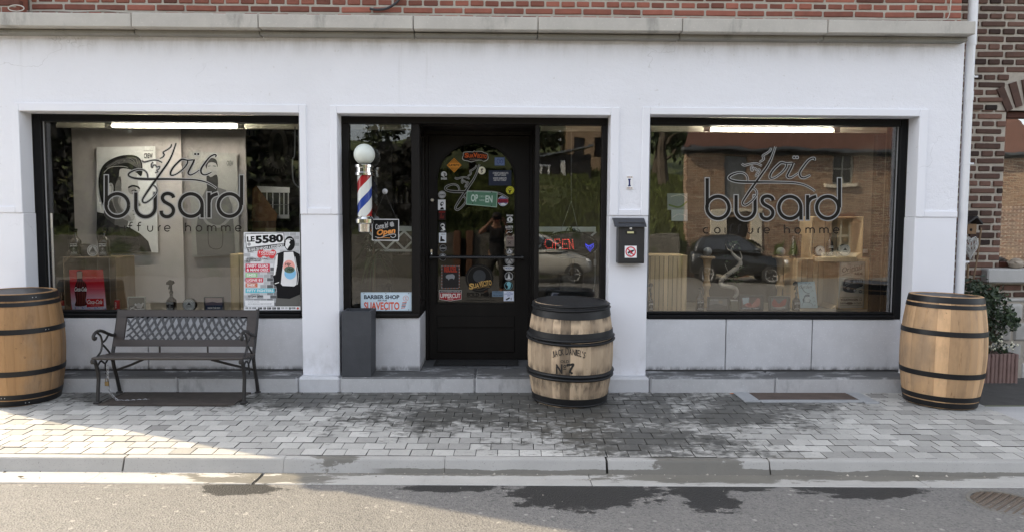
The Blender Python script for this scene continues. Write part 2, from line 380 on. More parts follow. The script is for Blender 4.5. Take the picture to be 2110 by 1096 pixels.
def road_mat():
    n = NT('asphalt'); p = n.pos()
    c = n.mix(n.noise(p, .9, 5, .6), (.135, .130, .124), (.20, .193, .182))
    ag = n.n('TexVoronoi', {'Vector': p, 'Scale': 95.0}); c = n.mix(n.ma('MULTIPLY', n.ramp(n.n('SeparateColor', {0: ag.outputs['Color']}).outputs[0], .35, 1.0), .35), c, (.29, .275, .25))
    c = n.mix(n.ma('MULTIPLY', n.ramp(n.n('SeparateColor', {0: ag.outputs['Color']}).outputs[1], .6, 1.0), .5), c, (.07, .07, .068))
    v2 = n.n('TexVoronoi', {'Vector': p, 'Scale': 21.0}); ch = n.ma('MULTIPLY', n.ramp(n.n('SeparateColor', {0: v2.outputs['Color']}).outputs[0], .86, .88), n.ramp(v2.outputs['Distance'], .34, .2))
    c = n.mix(n.ma('MULTIPLY', ch, .4), c, (.48, .46, .42))
    c = n.mix(n.ma('MULTIPLY', n.ramp(n.noise(p, 38, 5, .7), .58, .7), .45), c, (.095, .09, .084)); c = n.mix(n.ma('MULTIPLY', n.ramp(n.noise(n.mapv(p, (1, .35, 1)), 2.4, 5, .65), .5, .72), .35), c, (.24, .23, .21))
    w = ell(n, p, [(.47, -1.97, .50, .32), (1.17, -2.02, .20, .32), (1.42, -1.89, .26, .09), (2.12, -1.93, .42, .18), (-.30, -1.90, .30, .09), (-1.50, -1.92, .26, .12)])
    f = n.ma('ADD', w, n.ma('MULTIPLY_ADD', n.noise(n.mapv(p, (.8, 1.2, 1)), 9, 7, .72), 2.0, -1.06)); f = n.ramp(f, .02, .12)
    c = n.mix(n.ma('MULTIPLY', f, .93), c, (.020, .0195, .019))
    h = n.ma('ADD', n.noise(p, 120, 3, .7), n.ma('MULTIPLY', ag.outputs['Distance'], 1.2))
    return n.fin(c, n.ma('MULTIPLY_ADD', f, -.32, .85), 0, n.bump(h, .55, .006), .4)
PAVER, JOINT = paver_mat(), M('joint_sand', (.045, .043, .038), .95, .3, 30)
KERBM = concrete_mat('kerb_concrete', (.40, .39, .37), [(1.25, -1.64, .35, .12), (1.8, -1.62, .3, .04), (-1.05, -1.6, .22, .06)], -.12, True)
GUTM = concrete_mat('gutter_concrete', (.42, .41, .385), [(1.4, -1.74, .85, .12), (.6, -1.665, 3.0, .05), (2.3, -1.75, .9, .06), (-1.4, -1.76, .5, .09)], -.05)
kind(MB.build((lambda b: (b.add([(x, y, -.85) for x, y in ((-600, -600), (600, -600), (600, 600), (-600, 600))], [(0, 1, 2, 3)]), b)[1])(MB()), 'ground', M('far_ground', (.12, .13, .07), .95, .3, .05)))
b = MB(); prof = [(-1.80, -.124), (-3.2, -.085), (-5, -.03), (-6.4, -.02), (-8, -.12), (-12, -.45), (-17.6, -.5)]
xs = [-60, -20, -8, -4, 0, 4, 8, 20, 60]
for i in range(len(prof) - 1):
    for j in range(len(xs) - 1):
        (a, za), (c, zc) = prof[i], prof[i + 1]
        b.quad((xs[j], a, za), (xs[j + 1], a, za), (xs[j + 1], c, zc), (xs[j], c, zc))
kind(b.build('road', road_mat()))
# pavers, one real block each, laid in running bond parallel to the kerb
b = MB(); rng = random.Random(3); LH, LL, g = .1165, .1385, .0028
HOLES = [(-3.07, -2.12, -.44, -.08), (2.03, 2.98, -.36, -.085)]
for row in range(15):
    off = (row % 2) * .5 + rng.uniform(-.12, .12)
    for i in range(-38, 29):
        x0 = (i + off) * LL; x1 = x0 + LL - .0042
        x1 = min(x1, 3.83)
        if x0 < -5.2 or x1 - x0 < .02: continue
        q0 = row * LH + .006; q1 = q0 + LH - .0078; xm = (x0 + x1) / 2; ym = yk(xm) + (q0 + q1) / 2
        if any(h[0] + .02 < xm < h[1] - .02 and h[2] - .01 < ym < h[3] + .05 for h in HOLES): continue
        z = PZ(ym) + rng.uniform(-.0018, .0018); e = .0025; t = max(-.95, min(.95, rng.gauss(.05, .36)))
        def P(x, q, dz): return (x + q * .0183, yk(x) + q, z + .025 * (yk(x) + q - ym) + dz)
        j = [rng.uniform(-.0016, .0016) for _ in range(8)]
        lo = [P(x0 + j[0], q0 + j[1], -.05), P(x1 + j[2], q0 + j[3], -.05), P(x1 + j[4], q1 + j[5], -.05), P(x0 + j[6], q1 + j[7], -.05)]
        mi_ = [P(x0 + j[0], q0 + j[1], -.0016), P(x1 + j[2], q0 + j[3], -.0016), P(x1 + j[4], q1 + j[5], -.0016), P(x0 + j[6], q1 + j[7], -.0016)]
        hi = [P(x0 + j[0] + e, q0 + j[1] + e, 0), P(x1 + j[2] - e, q0 + j[3] + e, 0), P(x1 + j[4] - e, q1 + j[5] - e, 0), P(x0 + j[6] + e, q1 + j[7] - e, 0)]
        b.add(lo + mi_ + hi, [(8, 9, 10, 11)] + [(k + 4, (k + 1) % 4 + 4, (k + 1) % 4 + 8, k + 8) for k in range(4)], 0, t + .001)
        b.add(lo + mi_, [(k, (k + 1) % 4, (k + 1) % 4 + 4, k + 4) for k in range(4)], 1)
b.quad((-5.2, yk(-5.2), PZ(-1.49) - .013), (3.835, yk(3.835), PZ(-1.66) - .013), (3.835, .2, PZ(.2) - .013), (-5.2, .2, PZ(.2) - .013), 1)
b.quad((-60, yk(-5.2) + .9, -.05), (-5.2, yk(-5.2), -.05), (-5.2, 8, .0), (-60, 8, .0), 2)
kind(b.build('pavement', [PAVER, JOINT, M('side_pavement_concrete', (.34, .33, .31), .85, .15, 3, .2, 60)]))
b = MB()                                                    # smooth concrete in front of the neighbour, asphalt behind it
b.box(3.845, 9, -1.72, -.47, -.12, -.018, 0, .006)
kind(b.build('concrete_slab', concrete_mat('slab_concrete', (.46, .46, .46), [(9, 9, .1, .1)])))
b = MB(); b.add([(3.84, -.46, -.0125), (9, -.46, -.0125), (9, .9, .012), (3.84, .9, .012)], [(0, 1, 2, 3)]); kind(b.build('forecourt', M('dark_forecourt_asphalt', (.075, .072, .068), .9, .25, 6, .5, 120)))
rng = random.Random(11)
b = MB()
for i in range(-6, 6):                                      # kerbstones and gutter blocks, 1 m each
    xa = -.328 + i + rng.uniform(-.01, .01); xb = xa + .997
    if i == -2: xb -= .010
    ya, yb = yk(xa) - .004, yk(xb) - .004; zt = -.0405 + rng.uniform(-.002, .002)
    prf = [(0, -.2), (0, zt), (-.044, zt), (-.052, zt - .003), (-.057, zt - .011), (-.084, -.122), (-.09, -.2)]
    n_ = len(prf); L_ = [(xa, ya + q, z) for q, z in prf] + [(xb, yb + q, z) for q, z in prf]
    b.add(L_, [list(range(n_)), list(range(2 * n_ - 1, n_ - 1, -1))] + [(k, k + 1, k + 1 + n_, k + n_) for k in range(n_ - 1)])
kind(b.build('kerb', KERBM))
b = MB()
for i in range(-6, 6):
    xa = -.45 + i + rng.uniform(-.01, .01); xb = xa + .997
    if i == -2: xb -= .01
    ya, yb = yk(xa) - .074, yk(xb) - .074
    prf = [(0, -.25), (0, -.121), (-.10, -.1235), (-.203, -.1165), (-.208, -.121), (-.208, -.25)]
    n_ = len(prf); L_ = [(xa, ya + q, z) for q, z in prf] + [(xb, yb + q, z) for q, z in prf]
    b.add(L_, [list(range(n_)), list(range(2 * n_ - 1, n_ - 1, -1))] + [(k, k + 1, k + 1 + n_, k + n_) for k in range(n_ - 1)])
b.quad((-8, yk(-8) - .06, -.135), (8, yk(8) - .06, -.135), (8, yk(8) - .29, -.135), (-8, yk(-8) - .29, -.135))
kind(b.build('gutter', GUTM))

b = MB(); rg = random.Random(77)                            # grit and chips along the gutter and on the road
for i in range(420):
    x = rg.uniform(-3.6, 3.6)
    if i < 170: y = yk(x) - .082 - abs(rg.gauss(0, .012)); z = -.122
    elif i < 230: y = yk(x) - rg.uniform(.09, .27); z = -.121
    else: y = yk(x) - .29 - rg.uniform(0, 1.0); z = -.123 + (-1.88 - y) * .026
    s_ = rg.uniform(.0025, .007) if i > 12 else rg.uniform(.008, .014); b.add([(x + s_ * rg.uniform(.6, 1.3) * math.cos(q * 1.257), y + s_ * rg.uniform(.6, 1.2) * math.sin(q * 1.257), z) for q in range(5)] + [(x + rg.uniform(-.3, .3) * s_, y, z + s_ * .7)], [(q, (q + 1) % 5, 5) for q in range(5)], 0, rg.gauss(0, .6) + .001)
kind(b.build('grit', M('grit_stone', (.40, .37, .32), .9, .3, 40, tint=.5)), 'stuff')

# ------------------------------------------------------------------ shop building
SHOP = thing('shop_building', 'white plastered barber shop front with brick upper wall and stone cornice', 'building', (0, 0, 0))
def grid_wall(x0, x1, z0, z1, holes, y0, y1, mb, mi=0):     # solid wall with rectangular openings
    xs = sorted({x0, x1, *[h[k] for h in holes for k in (0, 1)]}); zs = sorted({z0, z1, *[h[k] for h in holes for k in (2, 3)]})
    xs = [x for x in xs if x0 <= x <= x1]; zs = [z for z in zs if z0 <= z <= z1]
    def full(i, k):
        if not (0 <= i < len(xs) - 1 and 0 <= k < len(zs) - 1): return False
        xm, zm = (xs[i] + xs[i + 1]) / 2, (zs[k] + zs[k + 1]) / 2
        return not any(h[0] < xm < h[1] and h[2] < zm < h[3] for h in holes)
    for i in range(len(xs) - 1):
        for k in range(len(zs) - 1):
            if not full(i, k): continue
            a, c, d, e = xs[i], xs[i + 1], zs[k], zs[k + 1]
            mb.quad((a, y0, d), (c, y0, d), (c, y0, e), (a, y0, e), mi); mb.quad((a, y1, d), (a, y1, e), (c, y1, e), (c, y1, d), mi)
            if not full(i - 1, k): mb.quad((a, y0, d), (a, y0, e), (a, y1, e), (a, y1, d), mi)
            if not full(i + 1, k): mb.quad((c, y0, d), (c, y1, d), (c, y1, e), (c, y0, e), mi)
            if not full(i, k - 1): mb.quad((a, y0, d), (a, y1, d), (c, y1, d), (c, y0, d), mi)
            if not full(i, k + 1): mb.quad((a, y0, e), (c, y0, e), (c, y1, e), (a, y1, e), mi)
XL, XR = -5.04, 3.874
OL, OD, OR = (-3.954, -1.665), (-1.352, .920), (1.247, 3.515)
TL, TD, TR = 2.310, 2.308, 2.318
LEDGE = 1.475
b = MB(); grid_wall(XL, XR, LEDGE, 2.935, [(OL[0] - .02, OL[1] + .02, 0, TL + .02), (OD[0] - .02, OD[1] + .02, 0, TD + .02), (OR[0] - .02, OR[1] + .02, 0, TR + .02)], .013, .17, b)
b.build('wall', PLASTER, SHOP)
def surround(o, top, w0, w1, wt):                           # raised smooth band round an opening, down to the ledge
    b = MB(); y0, y1 = 0.0, .165
    b.box(o[0] - w0, o[0], y0, y1, LEDGE + .001, top + wt, 0, .004); b.box(o[1], o[1] + w1, y0, y1, LEDGE + .001, top + wt, 0, .004)
    b.box(o[0] + .0005, o[1] - .0005, y0, y1, top, top + wt, 0, .004)
    return b.build('window_surround', SMOOTH, SHOP)
surround(OL, TL, .060, .058, .068); surround(OD, TD, .058, .070, .066); surround(OR, TR, .063, .072, .060)
for x0, x1 in ((XL, OL[0] - .061), (OL[1] + .059, OD[0] - .059), (OD[1] + .071, OR[0] - .064), (OR[1] + .073, XR)):
    b = MB(); b.box(x0, x1, .0015, .16, LEDGE + .002, LEDGE + .052, 0, .003); b.build('ledge_band', SMOOTH, SHOP)
for x0, x1 in ((XL, OL[0]), (OL[1], OD[0]), (OD[1], OR[0]), (OR[1], XR)):
    b = MB(); b.box(x0, x1, .010, .40, .10, LEDGE, 0, .004); b.build('pillar', SMOOTH, SHOP)
for x0, x1 in ((XL, OL[0] + .02), (OL[1] - .018, OD[0] + .018), (OD[1] - .018, OR[0] + .016), (OR[1] - .016, XR)):
    b = MB(); b.box(x0, x1, -.085, .3, -.2, .124, 0, .018); b.build('pillar_base', STONE, SHOP)
# stone plinth slabs under the big windows with open joints
for (x0, x1), js in ((OL, (-3.03, -2.18)), (OR, (1.975, 2.735))):
    xx = [x0] + list(js) + [x1]
    for i in range(len(xx) - 1):
        b = MB(); b.box(xx[i] + .004, xx[i + 1] - .004, .150 + .002 * i, .35, .14, .584, 0, .004); b.build('plinth_slab', STONE, SHOP)
    b = MB(); b.box(x0, x1, .165, .36, .05, .583); b.build('plinth_backing', M('joint_mortar', (.10, .10, .10), .9), SHOP)
# steps along the foot of the facade
def step(x0, x1, js, yb=.3):
    xx = [x0] + list(js) + [x1]
    for i in range(len(xx) - 1):
        b = MB(); b.box(xx[i] + .0025, xx[i + 1] - .0025, -.090 - .002 * (i % 2), yb, -.2, .126, 0, .014); b.build('step_stone', STEPS, SHOP)
step(OL[0] + .021, OL[1] - .019, (-2.68,)); step(OD[0] + .019, OD[1] - .019, (-.205,), .30); step(OR[0] + .017, OR[1] - .017, (2.33,))
# doorway: threshold slabs, stone blocks below the side windows
b = MB()
for xa, xb in ((-.72, -.30), (-.297, .06), (.063, .36)): b.box(xa, xb, .302, .75, .0, .128, 0, .003)
b.build('threshold', M('threshold_stone', (.085, .087, .09), .6, .3, 5, .3, 60), SHOP)
for x0, x1 in ((OD[0], -.692), (.302, OD[1])):
    b = MB(); b.box(x0 + .001, x1, .160, .72, .127, .591, 0, .004); b.build('plinth_block', STONE, SHOP)
# cornice: fascia stones with joints, set-back lower band
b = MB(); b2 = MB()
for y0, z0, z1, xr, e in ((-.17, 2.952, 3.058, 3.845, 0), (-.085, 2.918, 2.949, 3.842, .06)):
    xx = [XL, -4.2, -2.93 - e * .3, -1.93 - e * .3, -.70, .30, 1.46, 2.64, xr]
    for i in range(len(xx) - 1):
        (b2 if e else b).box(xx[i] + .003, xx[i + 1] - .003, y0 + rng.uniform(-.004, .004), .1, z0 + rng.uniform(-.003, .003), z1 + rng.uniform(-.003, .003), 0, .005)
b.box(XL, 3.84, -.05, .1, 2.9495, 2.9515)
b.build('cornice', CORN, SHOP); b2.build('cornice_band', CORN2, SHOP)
def bricks(mb, x0, x1, z0, z1, y, L, H, mo, rng, mi=0, skip=None, dep=.05, jit=.003, first=0):
    r = first; z = z0
    while z < z1 - .005:
        ln = L if r % 2 else (L - mo) / 2
        x = x0 + (0 if r % 2 else -L / 4) + rng.uniform(-.02, .02)
        while x < x1:
            l2 = ln * rng.uniform(.93, 1.05); a, c = max(x, x0), min(x + l2, x1); zz = min(z + H - mo, z1)
            if c - a > .02 and not (skip and skip((a + c) / 2, (z + zz) / 2, c - a)):
                m = Matrix.Translation((0, rng.uniform(-jit, jit), 0)) @ Matrix.Translation(((a + c) / 2, 0, (z + zz) / 2)) @ Matrix.Rotation(R(rng.uniform(-.8, .8)), 4, 'Y') @ Matrix.Translation((-(a + c) / 2, 0, -(z + zz) / 2))
                mb.box(a, c, y, y + dep, z + rng.uniform(-jit, jit) * .6, zz + rng.uniform(-jit, jit) * .6, mi, .006, rng.gauss(0, .45) + .001, m)
            x += l2 + mo
        z += H; r += 1
rng = random.Random(5)
b = MB(); bricks(b, -3.80, 3.815, 3.062, 4.3, -.022, .236, .0592, .0155, rng, 0)
bricks(b, XL, -3.83, 3.062, 4.3, -.12, .236, .0592, .013, rng, 0); bricks(b, XL, XR, 4.3, 6.9, -.022, .236, .118, .013, rng, 0)
b.box(-3.82, 3.815, -.015, .17, 3.06, 6.9, 1); b.box(XL, -3.84, -.113, .17, 3.06, 6.9, 1)
b.box(-3.86, -3.832, -.118, -.012, 3.062, 4.3, 0)
b.build('brick_wall', [BRICK, MORTAR], SHOP)
b = MB(); b.box(XL, XL + .2, .18, 7.5, -.3, 6.9); b.box(XR - .15, XR, .18, 7.5, -.3, 6.9); b.box(XL + .2, XR - .15, 7.3, 7.5, -.3, 6.9)
b.build('side_wall', M('gable_brick', (.22, .08, .05), .9, .2, 6), SHOP)
b = MB(); b.add([(XL - .0, -.35, 6.75), (XR + .1, -.35, 6.75), (XR + .1, 3.8, 9.2), (XL - .0, 3.8, 9.2), (XR + .1, 7.8, 6.75), (XL, 7.8, 6.75)], [(0, 1, 2, 3), (3, 2, 4, 5), (0, 3, 5), (1, 4, 2)])
b.build('roof', M('roof_tiles', (.09, .05, .04), .8), SHOP)
# the room behind the glass
ROOMW = M('dark_room_wall', (.085, .078, .07), .9, .25, 3)
b = MB(); b.box(XL + .2, XR - .15, 3.6, 3.7, .0, 2.75); b.box(XL + .2, XL + .3, .43, 3.6, .0, 2.75); b.box(XR - .25, XR - .15, .43, 3.6, 0, 2.75)
b.build('room_wall', ROOMW, SHOP)
b = MB(); b.box(XL + .2, XR - .15, .75, 3.6, .0, .10); b.build('room_floor', M('room_floor_tiles', (.10, .09, .085), .5), SHOP)
b = MB(); b.box(XL + .2, XR - .15, .20, 3.6, 2.62, 2.75); b.build('room_ceiling', M('room_ceiling', (.35, .34, .31), .9), SHOP)
CREAM = M('cream_paint', (.52, .50, .42), .7, .08, 4)
for x0, x1 in ((OL[0], OL[1] + .02), (OD[0], -.74), (.33, OD[1]), (OR[0], OR[1] + .02)):
    b = MB(); b.box(x0, x1, .505, .60, 2.245, 2.60, 0, .004); b.box(x0, x1, .49, .5045, 2.236, 2.268, 0, .003); b.build('blind_box', CREAM, SHOP)
DISP = M('display_board', (.16, .145, .12), .6, .2, 8)
for x0, x1 in ((OL[0] - .05, OL[1] + .08), (OR[0] - .06, OR[1] + .05)):
    b = MB(); b.box(x0, x1, .275, 1.15, .56, .618); b.box(x0, x1, 1.10, 1.15, .1, .5595); b.build('display_shelf', DISP, SHOP)
for x0, x1 in ((OD[0], -.76), (.34, OD[1])):
    b = MB(); b.box(x0, x1, .275, .70, .55, .60); b.build('display_shelf', DISP, SHOP)
# big windows: frame with pane
def bigwin(o, top, xl, xr, zt, zb=.645):
    b = MB(); y0, y1 = .165, .26
    b.box(o[0], xl, y0, y1, .586, top, 0, .006); b.box(xr, o[1] + (.03 if o is OL else 0), y0, y1, .586, top, 0, .006)
    b.box(xl, xr, y0, y1, zt, top, 0, .006); b.box(xl, xr, y0 - .022, y1, .586, .622, 0, .008); b.box(xl, xr, y0 + .012, y1, .6225, zb, 0, .006)
    f = b.build('shop_window', BLACKP, SHOP)
    for x in (xl + .006, xr - .006): b = MB(); b.box(x - .004, x + .004, .196, .2035, zb, zt); b.build('glazing_bead', pc(150), f)
    b = MB(); b.box(xl + .001, xr - .001, .205, .211, zb - .004, zt + .004); b.build('pane', GL if o is OL else GLR, f)
bigwin(OL, TL, -3.885, -1.716, 2.250); bigwin(OR, TR, 1.285, 3.452, 2.256)
b = MB(); b.box(3.32, 3.40, .30, .36, .62, 2.2, 0, .004); b.box(3.425, 3.51, .30, .34, .62, 2.6, 0, .004); b.build('inner_post', BLACKP, SHOP)
# side windows of the doorway with glazed returns, head beam
b = MB(); b.box(OD[0], OD[1], .165, .27, 2.250, TD, 0, .004); b.box(-.69, .30, .271, .62, 2.245, TD, 0, .004); b.box(-.69, .30, .621, .72, 2.21, TD, 0, .003)
b.build('door_head', DARKW, SHOP)
for xa, ga, gb, xb, rx, s_ in ((OD[0], -1.291, -.761, -.690, -.690, -1), (.300, .337, .872, OD[1], .300, 1)):
    b = MB(); b.box(xa, ga, .165, .25, .594, 2.249, 0, .006); b.box(gb, xb, .165, .25, .594, 2.249, 0, .006)
    b.box(ga, gb, .165, .25, .594, .648, 0, .004); b.box(xa, xb, .135, .164, .592, .628, 0, .012)
    xi, xo = (rx - .05, rx - .001) if s_ < 0 else (rx + .001, rx + .05)
    b.box(xi, xo, .56, .62, .594, 2.244, 0, .004); b.box(xi, xo, .251, .5595, .594, .70, 0, .006); b.box(xi, xo, .251, .5595, 2.19, 2.244, 0, .004)
    f = b.build('side_window', DARKW, SHOP)
    b = MB(); b.box(ga - .002, gb + .002, .203, .209, .646, 2.251); b.build('pane', GLP, f)
    b = MB(); xm = (xi + xo) / 2; b.box(xm - .003, xm + .003, .249, .562, .698, 2.192); b.build('return_pane', GLP, f)
# door leaf with arched pane
YD = .640
b = MB(); b.box(-.69, -.662, .621, .72, .128, 2.209, 0, .003); b.box(.273, .30, .621, .72, .128, 2.209, 0, .003); b.build('door_frame', DARKW, SHOP)
gl_, gr_ = WX(900, YD), WX(1061.5, YD); gz0, gzs, gzt = WZ(624.5, YD), WZ(378, YD), WZ(295, YD)
gc, ga_ = (gl_ + gr_) / 2, (gr_ - gl_) / 2
arch = [(gc + ga_ * math.cos(R(180 - a)), gzs + (gzt - gzs) * math.sin(R(a)) ** .92) for a in range(0, 181, 10)]
hole = [(gl_, gz0)] + arch + [(gr_, gz0)]
b = MB(); x0, x1, z0, z1 = -.659, .270, .133, 2.206
for y in (YD, YD + .045):
    for i in range(len(arch) - 1): b.quad((arch[i][0], y, arch[i][1]), (arch[i + 1][0], y, arch[i + 1][1]), (arch[i + 1][0], y, z1), (arch[i][0], y, z1))
    b.quad((x0, y, z0), (gl_, y, z0), (gl_, y, z1), (x0, y, z1)); b.quad((gr_, y, z0), (x1, y, z0), (x1, y, z1), (gr_, y, z1)); b.quad((gl_, y, z0), (gr_, y, z0), (gr_, y, gz0), (gl_, y, gz0))
for i in range(len(hole)): (p, q), (r_, s_) = hole[i], hole[(i + 1) % len(hole)]; b.quad((p, YD, q), (r_, YD, s_), (r_, YD + .045, s_), (p, YD + .045, q))
for p, q, r_, s_ in ((x0, z0, x0, z1), (x0, z1, x1, z1), (x1, z1, x1, z0), (x1, z0, x0, z0)): b.quad((p, YD, q), (r_, YD, s_), (r_, YD + .045, s_), (p, YD + .045, q))
b.box(gl_ + .0, gr_ - .0, YD - .012, YD - .001, WZ(674, YD), WZ(650, YD), 0, .008); b.box(gl_ + .0, gr_, YD - .012, YD - .001, .20, WZ(678, YD), 0, .008)
b.tube([(x, YD - .001, z) for x, z in hole] + [(hole[0][0], YD - .001, hole[0][1])], .007, 6)
door = b.build('door', DARKW, SHOP)
b = MB(); b.prism([(gc + (x - gc) * 1.005, z + (.003 if z > gzs else -.003)) for x, z in hole], YD + .018, YD + .023); b.build('pane', GLD, door)
b = MB(); zb = WZ(531, .575); xa, xb = WX(888, .575), WX(1076, .575)
b.tube([(xa, .575, zb), (xb, .575, zb)], .0125, 12); b.tube([(xa - .012, .575, zb), (xa + .006, .575, zb)], .02, 12); b.tube([(xb - .006, .575, zb), (xb + .014, .575, zb)], .02, 12)
for x in (xa, xb): b.tube([(x, .575, zb), (x, .639, zb)], .011, 8)
b.build('push_bar', M('black_bar', (.012, .012, .013), .25, .1), door)
b = MB(); p = W(889, 520, .63); b.box(p.x - .014, p.x + .014, .625, .6395, p.z - .035, p.z + .03, 0, .006); b.tube([(p.x, .60, p.z - .015), (p.x, .63, p.z - .015)], .012, 10); b.build('lock', CHROME, door)
b = MB(); p = W(890.5, 413, .63); b.tube([(p.x, .618, p.z), (p.x, .639, p.z)], [.012, .017], 12); b.build('door_knob', M('pale_knob', (.6, .55, .45), .3), door)
# ------------------------------------------------------------------ barrels
def oak(name, a, b_, dark, weather):
    n = NT(name); v = n.obj(); g = n.mapv(v, (1, 1, .07))
    t = n.ma('MULTIPLY_ADD', n.attr('tint'), .46, 1.0)
    c = n.mix(n.noise(g, 38, 5, .65, .6), a, b_)
    c = n.mix(n.ma('MULTIPLY', n.ramp(n.noise(n.mapv(v, (1, 1, .16)), 20, 4, .7), .62, .72), .5), c, dark)
    c = n.mix(n.ma('MULTIPLY', n.ramp(n.noise(n.mapv(v, (1, 1, .45)), 5.5, 5, .65), .48, .72), .6), c, sc3(a, .55))
    c = n.mix(n.ma('MULTIPLY', n.ramp(n.noise(v, 27, 2, .5), .72, .77), .55), c, dark); c = n.mix(n.ma('MULTIPLY', n.ramp(n.noise(n.mapv(v, (1, 1, .5)), 2.6, 5, .65), .48, .7), .35), c, (.33, .26, .19))
    if weather:
        z = n.n('SeparateXYZ', {0: v}).outputs[2]
        edge = None
        for z0, w in ((.690, .05), (.59, .05), (.495, .05), (.27, .07), (.185, .10), (.06, .08)):
            k = n.ramp(n.ma('ABSOLUTE', n.ma('SUBTRACT', z, z0)), w, 0); edge = k if edge is None else n.ma('MAXIMUM', edge, k)
        s_ = n.ma('MULTIPLY', edge, n.ramp(n.noise(n.mapv(v, (1, 1, .25)), 16, 5, .7), .40, .62))
        c = n.mix(n.ma('MULTIPLY', s_, .75), c, (.06, .045, .033))
        c = n.mix(n.ma('MULTIPLY', n.ramp(n.noise(n.mapv(v, (1, 1, .35)), 9, 5, .65), .55, .75), .4), c, (.17, .11, .065))
    c = n.mix(1.0, c, n.n('CombineXYZ', {0: t, 1: t, 2: t}).outputs[0], 'MULTIPLY')
    return n.fin(c, n.ma('MULTIPLY_ADD', n.noise(g, 30, 3), .25, .42 if not weather else .6), 0, n.bump(n.noise(g, 55, 4, .7), .35 if weather else .18, .004), .4)
OAK = oak('new_oak', (.45, .272, .14), (.59, .385, .21), (.16, .08, .035), False)
OAK2 = oak('shaded_oak', (.27, .148, .063), (.38, .225, .105), (.10, .05, .02), False)  # darker copy of the oak: the left barrel's shade put into its colour
OLDOAK = oak('weathered_oak', (.42, .30, .19), (.60, .47, .33), (.10, .065, .04), True)
HOOP = M('black_hoop_steel', (.012, .012, .013), .42, .3, 8, .08, 60, spec=.3)
BLKPAINT = M('worn_black_paint', (.016, .016, .0165), .48, .35, 14, .35, 45, spec=.3)
def rprof(rb, re, h):
    return lambda z: re + (rb - re) * max(0, math.cos((z / h - .5) * math.pi * .98)) ** .85
